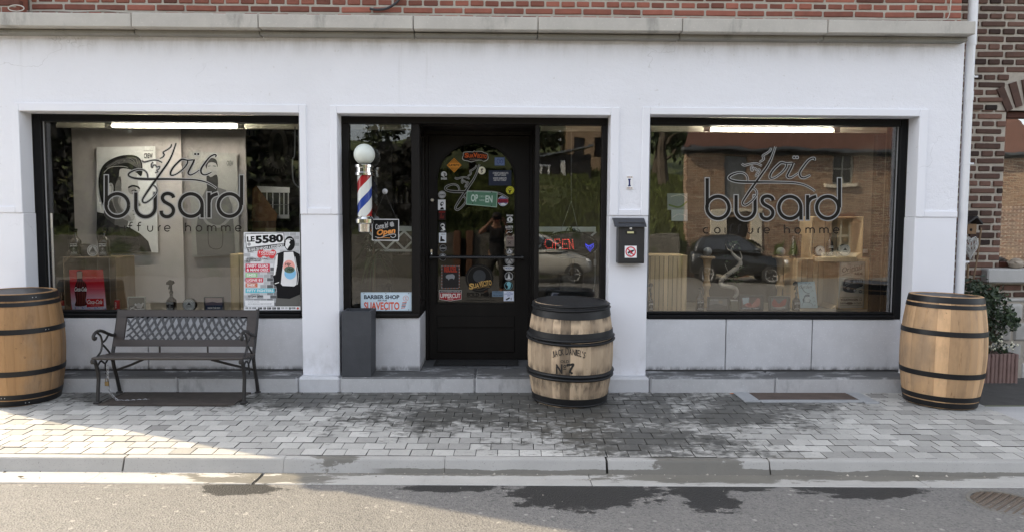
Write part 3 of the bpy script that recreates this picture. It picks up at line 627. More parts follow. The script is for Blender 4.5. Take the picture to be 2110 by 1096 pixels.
def barrel(label, x, y, h, rb, re, wood, old=False, seed=1, nst=24, rz=.1):
    rg = random.Random(seed); rf = rprof(rb, re, h)
    root = thing('barrel', label, 'barrel', (x, y, PZ(y) + .002), None, rz); root.rotation_euler = (R(1.4), 0, rz)
    b = MB(); nz = 22; zs = [h * i / nz for i in range(nz + 1)]
    a = 0; ws = [rg.uniform(.75, 1.3) for _ in range(nst)]; tot = sum(ws)
    for k in range(nst):
        w = ws[k] / tot * 2 * math.pi; t = rg.gauss(0, .42) + .001; vs, fs = [], []
        for z in zs:
            for j in range(6):
                u = j / 5; gr = .0022 if j in (0, 5) else 0
                r = rf(z) - gr; an = a + w * (u if j not in (1, 4) else (.06 if j == 1 else .94)); vs.append((r * math.cos(an), r * math.sin(an), z))
        for i in range(nz):
            for j in range(5): fs.append((i * 6 + j, i * 6 + j + 1, (i + 1) * 6 + j + 1, (i + 1) * 6 + j))
        b.add(vs, fs, 0, t, True)
        r1, r0 = rf(h), rf(h) - .026                       # chime and its inner wall
        b.quad((r1 * math.cos(a), r1 * math.sin(a), h), (r1 * math.cos(a + w), r1 * math.sin(a + w), h), (r0 * math.cos(a + w), r0 * math.sin(a + w), h + .001), (r0 * math.cos(a), r0 * math.sin(a), h + .001), 1 if old else 0, t)
        b.quad((r0 * math.cos(a), r0 * math.sin(a), h + .001), (r0 * math.cos(a + w), r0 * math.sin(a + w), h + .001), (r0 * math.cos(a + w), r0 * math.sin(a + w), h - .05), (r0 * math.cos(a), r0 * math.sin(a), h - .05), 1 if old else 0, t)
        a += w
    b.build('staves', [wood, BLKPAINT], root)
    b = MB(); rr = rf(h) - .02; n = 7                      # head of parallel boards
    for i in range(n):
        u0, u1 = -rr + 2 * rr * i / n, -rr + 2 * rr * (i + 1) / n - .002; pts = []
        for q in range(9): u = u0 + (u1 - u0) * q / 8; pts.append((u, math.sqrt(max(0, rr * rr - u * u))))
        for q in range(8, -1, -1): u = u0 + (u1 - u0) * q / 8; pts.append((u, -math.sqrt(max(0, rr * rr - u * u)) - 1e-4))
        b.prism(pts, h - .06, h - .036, 'z', 0, rg.gauss(0, .5) + .001)
    b.build('barrel_head', M('dusty_black_boards', (.050, .048, .046), .7, .35, 6, .3, 40) if old else wood, root)
    def hoop(z0, z1, th, mat, ring=False, name='hoop'):
        b = MB(); ns = 6; out = [(rf(z0 + (z1 - z0) * i / ns) + th * (1 if not ring else math.sin(math.pi * (i + .3) / (ns + .6))), z0 + (z1 - z0) * i / ns) for i in range(ns + 1)]
        prof = [(rf(z0) - .003, z0)] + out + [(rf(z1) - .003, z1)]
        b.lathe(prof, 72); b.v = [(p[0] * (1 + (.0012 * math.sin(3 * math.atan2(p[1], p[0]) + z0 * 40) if old else 0)), p[1], p[2] + (.004 * math.sin(math.atan2(p[1], p[0]) * 2 + z0 * 30) if old else 0)) for p in b.v]
        hoop_ = b.build(name, mat, root)
        if not ring and not old:
            r2 = MB()
            for q in (-.012, .012):
                an = R(-95 + 40 * math.sin(z0 * 70)); zz = (z0 + z1) / 2; r_ = rf(zz) + th
                r2.lathe([(.004, 0), (.003, .002), (0, .003)], 8, (0, 0, 0)); k = len(r2.v) - 24
                for i_ in range(k, len(r2.v)):
                    p = r2.v[i_]; r2.v[i_] = ((r_ + p[2]) * math.cos(an) - (p[0] + q) * math.sin(an), (r_ + p[2]) * math.sin(an) + (p[0] + q) * math.cos(an), zz + p[1])
            r2.build('rivet', STEEL, hoop_)
    if not old:
        for f0, f1 in ((.942, .995), (.893, .928), (.650, .695), (.275, .322), (.062, .107), (.004, .052)): hoop(f0 * h, f1 * h, .0035, HOOP)
    else:
        hoop(.868 * h, .988 * h, .003, BLKPAINT); hoop(.972 * h, .999 * h, .017, BLKPAINT, True); hoop(.935 * h, .966 * h, .016, BLKPAINT, True)
        hoop(.655 * h, .735 * h, .004, BLKPAINT); hoop(.650 * h, .682 * h, .017, BLKPAINT, True); hoop(.615 * h, .648 * h, .018, BLKPAINT, True)
        hoop(.265 * h, .335 * h, .004, BLKPAINT); hoop(.300 * h, .335 * h, .018, BLKPAINT, True); hoop(.262 * h, .297 * h, .018, BLKPAINT, True)
        hoop(.003 * h, .085 * h, .004, BLKPAINT); hoop(.002 * h, .026 * h, .009, BLKPAINT, True)
    return root, rf
barrel('clean pale oak barrel with black hoops at the right end of the shop front', 3.557, -.365, .868, .306, .255, OAK, seed=4, rz=2.0)
barrel('shade-darkened oak barrel with black hoops beside the bench, cut by the left photo edge', -3.825, -.275, .868, .305, .254, OAK2, seed=9, rz=.6)
JX, JY = .570, -.262
jd, jrf = barrel('weathered grey oak barrel with black painted hoops and black lettering by the door', JX, JY, .800, .344, .290, OLDOAK, True, 6, 26, .3)
jd_m = (Matrix.Translation(jd.location) @ jd.rotation_euler.to_matrix().to_4x4()).inverted()
def on_barrel(u, v, d):                     # where the sight line meets the staves, in the barrel's own frame
    dr = jd_m.to_3x3() @ ray(u, v); o = jd_m @ CAM; r = .34
    for _ in range(8):
        a = dr.x ** 2 + dr.y ** 2; bb = o.x * dr.x + o.y * dr.y; t = (-bb - math.sqrt(max(0, bb * bb - a * (o.x * o.x + o.y * o.y - r * r)))) / a
        p = o + dr * t; r = jrf(max(0, min(.8, p.z))) + .0016
    q = Vector((p.x, p.y, 0)).normalized(); return p + q * d
b = Pr(mp=on_barrel); INK = M('burnt_black_ink', (.02, .017, .014), .7, .3, 60)
for i, (ch, w, big) in enumerate([('J', 5, 0), ('A', 6, 0), ('C', 5.4, 0), ('K', 5.6, 0), (' ', 2, 0), ('D', 6.6, 1), ('A', 6, 0), ('N', 6, 0), ('I', 2.6, 0), ('E', 4.6, 0), ('L', 4.2, 0), ("'", 1.6, 0), ('S', 4.6, 0)]):
    if i == 0: cur = 1137.5
    if ch != ' ':
        m = cur + w / 2; s_ = (m - 1170) / 33; yb = 730.5 + 6.5 * s_ * s_; hh = 13 if not big else 15.5
        if ch == "'": b.text(ch, cur, yb - hh, cur + w, yb - hh + 4, INK, 2, .012)
        else: b.text(ch, cur, yb - hh + (0 if not big else -.5), cur + w, yb, INK, 2, .014, rot=-12 * s_)
    cur += w + .75
b.text('OLD', 1155, 741, 1172.5, 747, INK, 2, .01)
b.text('N', 1145.5, 749.5, 1159, 769.5, INK, 2, .035); b.text('o', 1161, 750.5, 1166.5, 757.5, INK, 2, .02); b.rect(1161, 759, 1166.8, 760.6, INK, 2)
b.ribbon([(1169, 754), (1170, 750.5), (1174, 751), (1181.5, 750), (1178, 757), (1175, 763), (1174.5, 768)], 4.4, INK, 2); b.disc(1178, 768, 2.4, INK, 3)
b.done('barrel_lettering', parent=jd)

# ------------------------------------------------------------------ bench
IRON = M('dark_cast_iron', (.024, .022, .021), .45, .3, 18, .25, 90); SLAT = M('dark_stained_slat', (.040, .031, .027), .5, .35, 12, .3, 60, stretch=(.1, 1, 1))
BX0, BX1 = -3.150, -2.010
bench = thing('park_bench', 'dark slatted park bench with lattice back and cast iron ends below the left window', 'bench', ((BX0 + BX1) / 2, -.28, PZ(-.28)))
hw = (BX1 - BX0) / 2
for s_ in (-1, 1):
    b = MB(); x = s_ * hw; k = -.28
    def cv(pts, r, n=7): b.tube([(x + p[2] * s_ if len(p) > 2 else x, p[0] - k, p[1] + .007) for p in spline(pts, 6)], r, n)
    cv([(-.095, 0), (-.130, .12), (-.175, .24), (-.185, .33), (-.155, .42), (-.105, .56), (-.065, .690)], .0145)
    cv([(-.425, 0), (-.412, .10), (-.400, .20), (-.425, .29), (-.455, .345)], .0145)
    cv([(-.470, .335), (-.44, .352), (-.36, .340), (-.26, .325), (-.18, .330)], .013)
    cv([(-.125, .500), (-.17, .488), (-.24, .512), (-.33, .548), (-.40, .556), (-.445, .536), (-.452, .510), (-.432, .500), (-.420, .515)], .0125)
    cv([(-.405, .548), (-.355, .515), (-.335, .45), (-.36, .39), (-.425, .352)], .008); cv([(-.235, .510), (-.285, .47), (-.335, .45), (-.29, .41), (-.235, .36), (-.215, .33)], .008)
    cv([(-.412, .28), (-.36, .315), (-.30, .285), (-.24, .315), (-.18, .27)], .007); cv([(-.30, .285), (-.30, .24), (-.285, .215), (-.30, .20)], .006)
    for py, pz in ((-.425, .006), (-.095, .006)): b.box(x - .022, x + .022, py - k - .028, py - k + .028, -.003 + (py - k) * .025, .016, 0, .004)
    b.lathe([(0, -.02), (.016, -.016), (.02, 0), (.016, .016), (0, .02)], 10, (x, -.468 - k, .338))
    b.build('end_frame', IRON, bench)
    b = MB(); b.tube([(x - s_ * .004, -.150 - k, .205), (x - s_ * .16, -.22 - k, .262), (x - s_ * .30, -.30 - k, .322)], .010, 6); b.build('brace', IRON, bench)
b = MB()
for i, (y0, z) in enumerate(((-.470, .350), (-.412, .349), (-.354, .345), (-.296, .340), (-.238, .338))): b.box(-hw - .015, hw + .015, y0 - k, y0 - k + .050, z, z + .021, 0, .006, rng.gauss(0, .2) + .001)
b.build('seat', M('bench_slat_worn', (.050, .041, .036), .5, .35, 10, .3, 60, stretch=(.1, 1, 1)), bench)
def back(z): return -.163 + (z - .40) / .29 * .10          # leaning back
def rail(b, x0, x1, z0, z1, y, th=.022):
    ys = [back(z0) - y, back(z1) - y]; b.add([(x0, ys[0] - k, z0), (x1, ys[0] - k, z0), (x1, ys[1] - k, z1), (x0, ys[1] - k, z1), (x0, ys[0] - k + th, z0), (x1, ys[0] - k + th, z0), (x1, ys[1] - k + th, z1), (x0, ys[1] - k + th, z1)],
          [(0, 1, 2, 3), (7, 6, 5, 4), (0, 4, 5, 1), (2, 6, 7, 3), (1, 5, 6, 2), (0, 3, 7, 4)])
b = MB(); rail(b, -hw, hw, .405, .457, .02); rail(b, -hw, hw, .640, .690, .02); rail(b, -hw, -hw + .075, .4575, .6395, .018); rail(b, hw - .075, hw, .4575, .6395, .018)
for x in (-.20, .19): b.box(x - .006, x + .006, -.168 - k, -.160 - k, .35, .41)
b.build('backrest', SLAT, bench)
b = MB(); z0, z1, L_ = .452, .645, hw - .082
for fam in (-1, 1):
    for i in range(-3, 19):
        xa = -L_ + 2 * L_ * (i + .5) / 16; pts = []
        for q in range(9):
            t = q / 8; xx = xa + fam * (.100 * t + .012 * math.sin(t * math.pi)) * (1 + .8 * abs(xa / L_) ** 2) - fam * .05
            if -L_ < xx < L_: pts.append((xx, z0 + (z1 - z0) * t))
        if len(pts) < 3: continue
        w = .0098; yo = .004 if fam > 0 else 0
        vs = []
        for xx, z in pts: vs += [(xx - w, back(z) - .012 - yo - k, z), (xx + w, back(z) - .012 - yo - k, z), (xx + w, back(z) - .006 - yo - k, z), (xx - w, back(z) - .006 - yo - k, z)]
        m = len(pts); b.add(vs, [(j * 4 + a, j * 4 + (a + 1) % 4, j * 4 + 4 + (a + 1) % 4, j * 4 + 4 + a) for j in range(m - 1) for a in range(4)] + [(0, 1, 2, 3), (m * 4 - 4, m * 4 - 3, m * 4 - 2, m * 4 - 1)])
b.build('lattice', M('dark_grey_casting', (.042, .043, .046), .45, .25, 16, .2, 80), bench)
# chain hanging from the bench's left end and lying on the ground
path = spline([(-3.10, -.36, .285), (-3.095, -.37, .19), (-3.09, -.365, .10), (-3.07, -.36, .045), (-3.03, -.36, .008), (-2.96, -.36, .002), (-2.88, -.34, .002), (-2.80, -.32, .002)], 8)
b = MB(); acc = 0; last = Vector(path[0]); nxt = .0; i_ = 0; lk = 0
pts = [Vector(p) for p in path]; dist = [0]
for i in range(1, len(pts)): dist.append(dist[-1] + (pts[i] - pts[i - 1]).length)
def along(d):
    for i in range(1, len(pts)):
        if dist[i] >= d: t = (d - dist[i - 1]) / max(1e-6, dist[i] - dist[i - 1]); return pts[i - 1].lerp(pts[i], t)
    return pts[-1]
d = 0; side = 0
while d < dist[-1] - .02:
    a, c = along(d), along(d + .024); ax = (c - a).normalized(); nm = ax.cross(Vector((.3, 1, .2))).normalized(); nm2 = ax.cross(nm)
    n_ = nm if side % 2 else nm2; ce = (a + c) / 2
    b.tube([ce + ax * (.0145 * math.cos(t)) + n_ * (.0075 * math.sin(t)) for t in [2 * math.pi * q / 12 for q in range(12)]], .0024, 5, closed=True)
    d += .0215; side += 1
o = b.build('chain', STEEL); o.location = (0, 0, -.006); tag(o, 'bright steel chain hanging from the bench and trailing over the ground', 'chain')
b = MB(); b.box(-3.115, -3.085, -.385, -.370, .12, .155, 0, .003); b.tube([(-3.110, -.378, .155), (-3.108, -.378, .178), (-3.092, -.378, .178), (-3.09, -.378, .155)], .003, 6)
tag(b.build('padlock', M('brass', (.30, .22, .11), .5, metal=1)), 'small brass padlock hanging on the bench chain', 'padlock')
b = MB(); x0, x1, y0, y1 = HOLES[0][0] - .05, HOLES[0][1] + .05, HOLES[0][2] - .04, HOLES[0][3] - .0
for (a, c, e, f) in ((x0, x1, y0, y0 + .02), (x0, x1, y1 - .02, y1), (x0, x0 + .02, y0 + .0205, y1 - .0205), (x1 - .02, x1, y0 + .0205, y1 - .0205)): b.box(a, c, e, f, -.03, .0005, 0, .002)
b.box(x0 + .022, x1 - .022, y0 + .022, y1 - .022, -.03, -.0012, 0, .002)
tag(b.build('cellar_hatch', M('rusty_dark_plate', (.060, .048, .040), .7, .4, 9, .6, 60)), 'dark rusty cellar hatch plate in the paving under the bench', 'hatch')
b = MB(); x0, x1, y0, y1 = HOLES[1][0] - .06, HOLES[1][1] + .06, HOLES[1][2] - .03, HOLES[1][3]
b.box(x0, x0 + .13, y0 + .01, y1, -.05, .0012, 0, .003); b.box(x1 - .11, x1, y0 - .03, y1 - .02, -.05, .0012, 0, .003); b.box(x0 + .135, x1 - .115, y0, y0 + .06, -.05, .0004, 0, .003)
r_ = b.build('hatch_surround', stone_mat('hatch_concrete', (.36, .37, .38), 2, .4)); tag(r_, 'grey concrete edged hatch with a rusty centre plate below the right window', 'hatch')
b = MB(); b.box(x0 + .135, x1 - .115, y0 + .064, y1, -.05, -.002, 0, .003); b.build('rusty_plate', M('rusty_plate', (.095, .068, .055), .85, .4, 7, .7, 60), r_)
# manhole in the road
mh = thing('manhole_cover', 'round brown iron manhole cover with ribs in the road at the right', 'manhole', (2.82, -2.17, -.1135)); mh.scale = (.64, .64, 1)
b = MB(); b.lathe([(.30, -.03), (.30, .004), (.285, .006), (.27, .002), (.27, -.03)], 48); b.build('rim', M('manhole_rim', (.16, .15, .13), .8, .25, 12, .4), mh)
b = MB(); b.lathe([(0, -.02), (.266, -.02), (.266, -.004), (0, -.004)], 48, smooth=False)
IR = M('manhole_iron', (.125, .095, .07), .75, .35, 10, .5, 80)
for i in range(-4, 5):
    u = i * .055; L_ = math.sqrt(max(0, .255 ** 2 - u * u)); m = Matrix.Rotation(R(38), 4, 'Z')
    b.box(-L_, L_, u - .010, u + .010, -.0045, .005, 0, .002, 0, m)
    for q in range(int(L_ / .04) * 2 + 1): xx = (q - int(L_ / .04)) * .04; b.box(xx - .006, xx + .006, u + .012, u + .04, -.0045, .003, 0, .002, 0, m)
b.build('lid', IR, mh)
# planter beside the door
CP = M('anthracite_planter', (.052, .055, .062), .75, .18, 7, .35, 50)
b = MB(); x0, x1, y0, y1, zt, zb = WX(686/4.764+560, -.075, 640), WX(764.8, -.075, 640), -.078, .155, WZ(641, -.075, 735), .130
px0, px1 = WX(704.6, -.075, 778), WX(764.5, -.075, 778)
def ringv(xa, xb, ya, yb, z): return [(xa, ya, z), (xb, ya, z), (xb, yb, z), (xa, yb, z)]
V_ = ringv(px0, px1, y0, y1, zb) + ringv(px0, px1, y0, y1, zb + .02) + ringv(x0, x1, y0, y1, zt) + ringv(x0 + .022, x1 - .022, y0 + .022, y1 - .022, zt + .001) + ringv(x0 + .026, x1 - .026, y0 + .026, y1 - .026, zt - .38)
b.add(V_, [(3, 2, 1, 0)] + [(q * 4 + i, q * 4 + (i + 1) % 4, q * 4 + 4 + (i + 1) % 4, q * 4 + 4 + i) for q in range(4) for i in range(4)] + [(16, 17, 18, 19)])
tag(b.build('tall_planter', CP), 'tall square anthracite planter, empty, standing on the step left of the door', 'planter')
b = MB(); m0, m1 = WX(896, .5, 750), WX(1068, .5, 750); b.box(m0, m1, .355, .615, .1285, .1365, 0, .003); b.box(m0 + .02, m1 - .02, .372, .60, .1366, .140, 0, .002)
tag(b.build('door_mat', M('black_mat', (.012, .012, .012), .95, .3, 40, .8, 150)), 'black rubber door mat on the threshold before the door', 'mat')
# letterbox
LB = thing('letterbox', 'black metal letterbox with sloping lid on the pillar right of the door', 'letterbox')
BM = M('black_powder_coat', (.020, .020, .021), .45, .2, 9, .15, 90)
x0, x1, zt, zb = WX(1274, -.10, 500), WX(1328, -.10, 500), WZ(466, -.1, 1300), WZ(543, -.1, 1300)
b = MB(); b.box(x0, x1, -.10, .009, zb, zt + .03, 0, .004); b.box(x0 + .014, x1 - .008, -.104, -.1005, zb + .014, zt - .006, 0, .002); b.build('box', BM, LB)
b = MB(); l0, l1, lt = WX(1266, -.11, 455), WX(1331.5, -.11, 455), WZ(450.5, 0, 1300)
b.prism([(.009, lt + .005), (-.03, lt), (-.128, zt + .004), (-.130, zt - .008), (-.122, zt - .006), (-.03, lt - .014), (.009, lt - .01)], l0, l1, 'x'); b.build('lid', M('blue_black_lid', (.022, .025, .033), .35, .2, 9), LB)
b = MB(); p = W(1299.7, 471, -.105); b.lathe([(.011, -.006), (.011, .004), (.008, .006), (0, .006)], 16); b.v = [(p.x + v[0], -.103 - v[2], p.z + v[1]) for v in b.v]; b.build('keyhole', CHROME, LB)
b = Pr(-.1045); b.rect(1289, 476.5, 1311.5, 483.5, pc(45, 44, 40)); b.rect(1292.5, 477.5, 1306, 481.5, pc(200, 195, 150)); b.done('name_plate', parent=LB)
b = Pr(-.1045, .0003); b.rect(1287.3, 507, 1312, 531.5, WHITE, None, .001); b.ring(1299.6, 519.2, 9.6, 2.3, pc(200, 40, 60))
b.poly([(1293, 521), (1297, 517), (1303, 516), (1306, 514.5), (1307, 517), (1303, 520), (1301, 524), (1299, 524), (1299, 521), (1295, 523.5)], BLACK); b.disc(1296, 525, 1, BLACK); b.disc(1298.5, 526.5, .9, BLACK)
b.ribbon([(1293, 512.5), (1306, 526)], 2.3, pc(200, 40, 60), None, 0)
tag(b.done('no_dogs_sticker'), 'white sticker with a red crossed out dog on the letterbox', 'sticker')
b = Pr(.0045, .0004); b.rect(1290.5, 363.5, 1304.5, 390.5, WHITE, None, .006)
for y0 in (364.5, 387): b.rect(1291.5, y0, 1303.5, y0 + 2.3, pc(205, 190, 175)); b.rect(1293.5, y0 + .3, 1295.3, y0 + 2, pc(60, 50, 80), 4); b.rect(1296.6, y0 + .3, 1298.6, y0 + 2, pc(150, 70, 40), 4); b.rect(1300, y0 + .3, 1301.8, y0 + 2, pc(60, 50, 80), 4)
b.poly([(1294.3, 369), (1299.8, 369), (1299.8, 371), (1298.7, 371.5), (1298.7, 382), (1300, 382.5), (1300, 384.5), (1294.2, 384.5), (1294.2, 382.5), (1295.5, 382), (1295.5, 372), (1294.3, 372)], pc(40, 45, 95))
tag(b.done('house_number'), 'small white ceramic house number tile reading 1 above the letterbox', 'house number')
# drainpipe
dp = thing('drainpipe', 'white plastic drainpipe running down the right edge of the shop front', 'drainpipe')
xc = 3.950; b = MB(); b.tube([(xc, .05, 0.0), (xc, .05, 2.915)], .0355, 20); b.build('pipe', WHITEPVC, dp)
b = MB(); b.tube([(xc + .005, .05, 2.916), (xc + .005, .05, 6.6)], .037, 20); b.build('upper_pipe', WHITEPVC, dp)
b = MB(); b.tube([(xc, .05, 2.46), (xc, .05, 2.535)], .0385, 20); b.build('pipe_socket', WHITEPVC, dp)
for py in (154, 336, 541):
    z = WZ(py, -.04, 1990); b = MB(); b.tube([(xc, .05, z - .009), (xc, .05, z + .009)], .0388, 20); b.box(xc + .036, xc + .075, .045, .055, z - .008, z + .008, 0, .003); b.tube([(xc + .055, .0555, z), (xc + .055, .44, z)], .004, 6); b.build('pipe_bracket', WHITEPVC, dp)
# cables on the cornice
b = MB(); pth = [W(px, py, -.03 - .002 * (i % 2)) for i, (px, py) in enumerate([(2, 25), (60, 24), (105, 22.5), (160, 25), (215, 22), (268, 27), (420, 29), (600, 31.5), (800, 33), (990, 36), (1180, 38), (1400, 39), (1600, 41), (1800, 41), (1900, 42), (1940, 42), (1953, 38), (1958, 20), (1960, -6)])]
b.tube(spline([tuple(p) for p in pth], 4), .0045, 6); tag(b.build('wall_cable', pc(175, 170, 160)), 'thin pale cable running along the top of the stone cornice', 'cable')
b = MB(); b.tube(spline([tuple(W(px, py, -.045)) for px, py in ((828, -10), (818, 5), (800, 17), (780, 21), (762, 19))], 6), .010, 8); tag(b.build('black_cable', M('black_rubber', (.03, .03, .035), .5)), 'thick black cable end looping against the upper brickwork', 'cable')
b = MB(); c = W(34, 18, -.13); b.tube([c + Vector((.062 * math.cos(t), -.004, .024 * math.sin(t))) for t in [2 * math.pi * i / 24 for i in range(24)]], .0045, 6, closed=True); tag(b.build('wire_loop', pc(190, 185, 175)), 'small loop of white wire on the brick pier at top left', 'wire')
# leaves and litter
for (px, py, lab, col) in ((878, 801.5, 'dry orange leaf lying against the doorstep', (.33, .11, .05)), (1508, 812, 'tiny orange leaf by the pale hatch edge below the right window', (.45, .15, .05)), (43, 984, 'dark brown leaf lying on the sunlit gutter at left', (.10, .07, .04))):
    p = G(px, py) if py < 930 else G(px, py, 0, -.1185); s_ = .034 if px == 878 else .02
    b = MB(); pts = [(-1, 0), (-.5, .42), (.1, .5), (.6, .3), (1, 0), (.5, -.35), (-.1, -.45), (-.6, -.3)]
    b.add([(p.x + a * s_, p.y + c * s_, p.z + .006 + .35 * s_ * abs(c) + .2 * s_ * a * a) for a, c in pts] + [(p.x, p.y, p.z + .004)] + [(p.x + a * s_, p.y + c * s_, p.z + .0045 + .35 * s_ * abs(c) + .2 * s_ * a * a) for a, c in pts] + [(p.x, p.y, p.z + .0025)], [(i, (i + 1) % 8, 8) for i in range(8)] + [(9 + (i + 1) % 8, 9 + i, 17) for i in range(8)])
    tag(b.build('fallen_leaf', M('dry_leaf', col, .8, .3, 40)), lab, 'leaf')

# ------------------------------------------------------------------ neighbour's house
NB = thing('neighbour_house', 'dark brown brick house with pale joints and rubble base right of the drainpipe', 'house')
NY = .46; wx0 = WX(2067, NY, 400); wz1 = WZ(228, NY, 2070); wz0 = WZ(552, NY, 2070); bz = WZ(612, NY, 2090)
rng = random.Random(21)
archc = (wx0 + .55, wz1 - .62)
def skipw(x, z, w): return x + w / 2 > wx0 - .05 and wz1 - .03 < z < wz1 + .30 - (wx0 + .03 - x if x < wx0 else 0) * 1.5
b = MB(); bricks(b, 3.80, 7.5, bz, wz0, NY, .232, .0672, .022, rng, 0, None, .06, .005); bricks(b, 3.80, wx0 - .002, wz0 + .004, wz1, NY, .232, .0672, .022, rng, 0, None, .06, .005, 1)
bricks(b, 3.80, 7.5, wz1 + .004, 4.4, NY, .232, .0672, .022, rng, 0, skipw, .06, .005)
bricks(b, 3.80, 7.5, 4.4, 7, NY, .232, .1344, .019, rng, 0, None, .06, .005)
for i in range(7):                                          # soldier arch over the window
    a = R(116 - i * 7.5); r0, r1 = .70, .925; w = .030
    u = Vector((math.cos(a), math.sin(a))); v = Vector((-u.y, u.x)); c = Vector((wx0 + .33, wz1 - .63))
    b.prism([tuple(c + u * r0 - v * w), tuple(c + u * r1 - v * (w + .004)), tuple(c + u * r1 + v * (w + .004)), tuple(c + u * r0 + v * w)], NY - .004, NY + .06, 'y', 0, rng.gauss(0, .4) + .001)
b.box(wx0 + .002, 7.5, NY + .01, NY + .06, wz1, wz1 + .055, 1)
grid_wall(3.80, 7.5, bz - .02, 7, [(wx0, 6.2, wz0, wz1)], NY + .013, NY + .5, b, 1)
b.build('brick_wall', [BRICK2, MORTAR2], NB)
b = MB(); z = PZ(0) - .02; r = 0                            # rubble base
while z < bz - .01:
    h_ = rng.uniform(.12, .2); h_ = min(h_, bz - z); x = 3.8 + rng.uniform(-.1, 0)
    while x < 7.5:
        w = rng.uniform(.16, .36); b.box(x + .007, x + w - .007, NY - .03 + rng.uniform(-.012, .012), NY + .1, z + .006, z + h_ - .006, 0, .022, rng.gauss(0, .3) + .001); x += w
    z += h_
b.box(3.8, 7.5, NY - .012, NY + .3, -.1, bz - .002, 1); b.build('rubble_base', [M('pale_rubble_stone', (.46, .45, .42), .85, .25, 9, .6, 40, tint=.3), MORTAR2], NB)
b = MB(); s0, s1 = WX(2036, NY - .09, 560), 6.3; b.box(s0, s1, NY - .09, NY + .2, WZ(583, NY - .09, 2075), wz0 - .002, 0, .012); b.build('window_sill', stone_mat('sill_stone', (.46, .455, .44), 1.5, .3), NB)
RW = M('red_brown_window_wood', (.075, .028, .018), .55, .2, 12, spec=.2)
b = MB(); y0 = NY + .055; b.box(wx0, wx0 + .035, y0, y0 + .08, wz0, wz1, 0, .006); b.box(wx0 + .0355, 6.2, y0, y0 + .08, wz1 - .06, wz1, 0, .006); b.box(wx0 + .0355, 6.2, y0, y0 + .08, wz0, wz0 + .055, 0, .006); b.box(5.2, 5.27, y0, y0 + .08, wz0 + .056, wz1 - .061, 0, .006)
nw = b.build('window', RW, NB)
b = MB(); b.box(wx0 + .03, 6.2, y0 + .035, y0 + .041, wz0 + .05, wz1 - .055); b.build('pane', glass('house_glass', .20, .05), nw)
n = NT('lace'); p = n.pos(); vx = n.n('TexVoronoi', {'Vector': n.mapv(p, (1, 0, 1)), 'Scale': 26.0, 'Randomness': 0.0})
c = n.mix(n.ramp(vx.outputs['Distance'], .26, .20), (.17, .17, .185), (.60, .60, .60)); LACE = n.fin(c, .9)
b = MB(); b.box(wx0 + .04, 6.1, y0 + .10, y0 + .104, wz0 + .06, WZ(425, NY, 2090)); b.build('lace_curtain', LACE, nw)
b = MB(); b.box(wx0 - .1, 6.3, y0 + .6, y0 + .65, wz0 - .2, wz1 + .2); b.build('room_backing', ROOMW, NB)
# pot on the sill, bird house, wicker heart, ivy, flower trough
c = W(2094, 541, NY - .02); b = MB(); zb = wz0 + .0
b.lathe([(.0, 0), (.035, 0), (.058, .02), (.066, .042), (.056, .064), (.044, .070), (.050, .076), (.036, .082), (.02, .088), (0, .092)], 24, (c.x, NY - .02, zb))
for q in range(5): b.tube([(c.x + .05 * math.cos(q * 1.26), NY - .02 + .05 * math.sin(q * 1.26), zb + .06), (c.x + .07 * math.cos(q * 1.26 + .3), NY - .02 + .07 * math.sin(q * 1.26 + .3), zb + .055), (c.x + .06 * math.cos(q * 1.26 + .6), NY - .02 + .06 * math.sin(q * 1.26 + .6), zb + .045)], .008, 6)
tag(b.build('stone_pot', M('pale_sandstone', (.42, .36, .29), .85, .25, 30, .5)), 'small pale carved stone pot on the neighbour window sill', 'pot')
bh = thing('bird_house', 'small wooden bird house with dark roof hanging behind the drainpipe', 'bird house')
Yb = .30; b = MB(); a, c = W(1993, 483, Yb), W(2013, 462, Yb); b.box(a.x, c.x, Yb, Yb + .10, a.z, c.z, 0, .003); b.build('body', M('bird_house_wood', (.20, .12, .06), .7, .3, 20), bh)
b = MB(); m = (a.x + c.x) / 2 + .02; t = W(2000, 449, Yb).z
b.prism([(a.x - .02, c.z - .005), (m, t), (c.x + .035, c.z - .005), (c.x + .035, c.z + .012), (m, t + .018), (a.x - .02, c.z + .012)], Yb - .03, Yb + .13); b.build('roof', M('bird_house_roof', (.03, .03, .032), .6), bh)
b = MB(); p = W(2001, 474, Yb - .002); b.lathe([(.013, 0), (0, .001)], 12); b.v = [(p.x + v[0], Yb - .001 - v[2], p.z + v[1]) for v in b.v]; b.build('entrance_hole', BLACK, bh)
rg = random.Random(2); b = MB(); hc = W(2001, 508, .26); S_ = .105
def heart(t): return (.95 * math.sin(t) ** 3 * .62, (13 * math.cos(t) - 5 * math.cos(2 * t) - 2 * math.cos(3 * t) - math.cos(4 * t)) / 15)
for rep in range(4): b.tube([(hc.x + heart(t)[0] * S_ * (1 - .07 * rep) + rg.uniform(-.004, .004), .26 + .012 * rep, hc.z + heart(t)[1] * S_ * (1 - .07 * rep) + rg.uniform(-.004, .004)) for t in [2 * math.pi * i / 26 for i in range(26)]], .0032, 5, closed=True)
for i in range(24):
    t, u = rg.uniform(0, 6.28), rg.uniform(0, 6.28); A, B = heart(t), heart(u)
    b.tube([(hc.x + A[0] * S_ * .95, .262, hc.z + A[1] * S_ * .95), (hc.x + (A[0] + B[0]) * .5 * S_, .25 + rg.uniform(-.03, .03), hc.z + (A[1] + B[1]) * .5 * S_), (hc.x + B[0] * S_ * .95, .27, hc.z + B[1] * S_ * .95)], .0026, 5)
tag(b.build('wicker_heart', M('white_wicker', (.55, .55, .53), .8, .15, 30)), 'white wicker heart hanging below the small bird house', 'decoration')
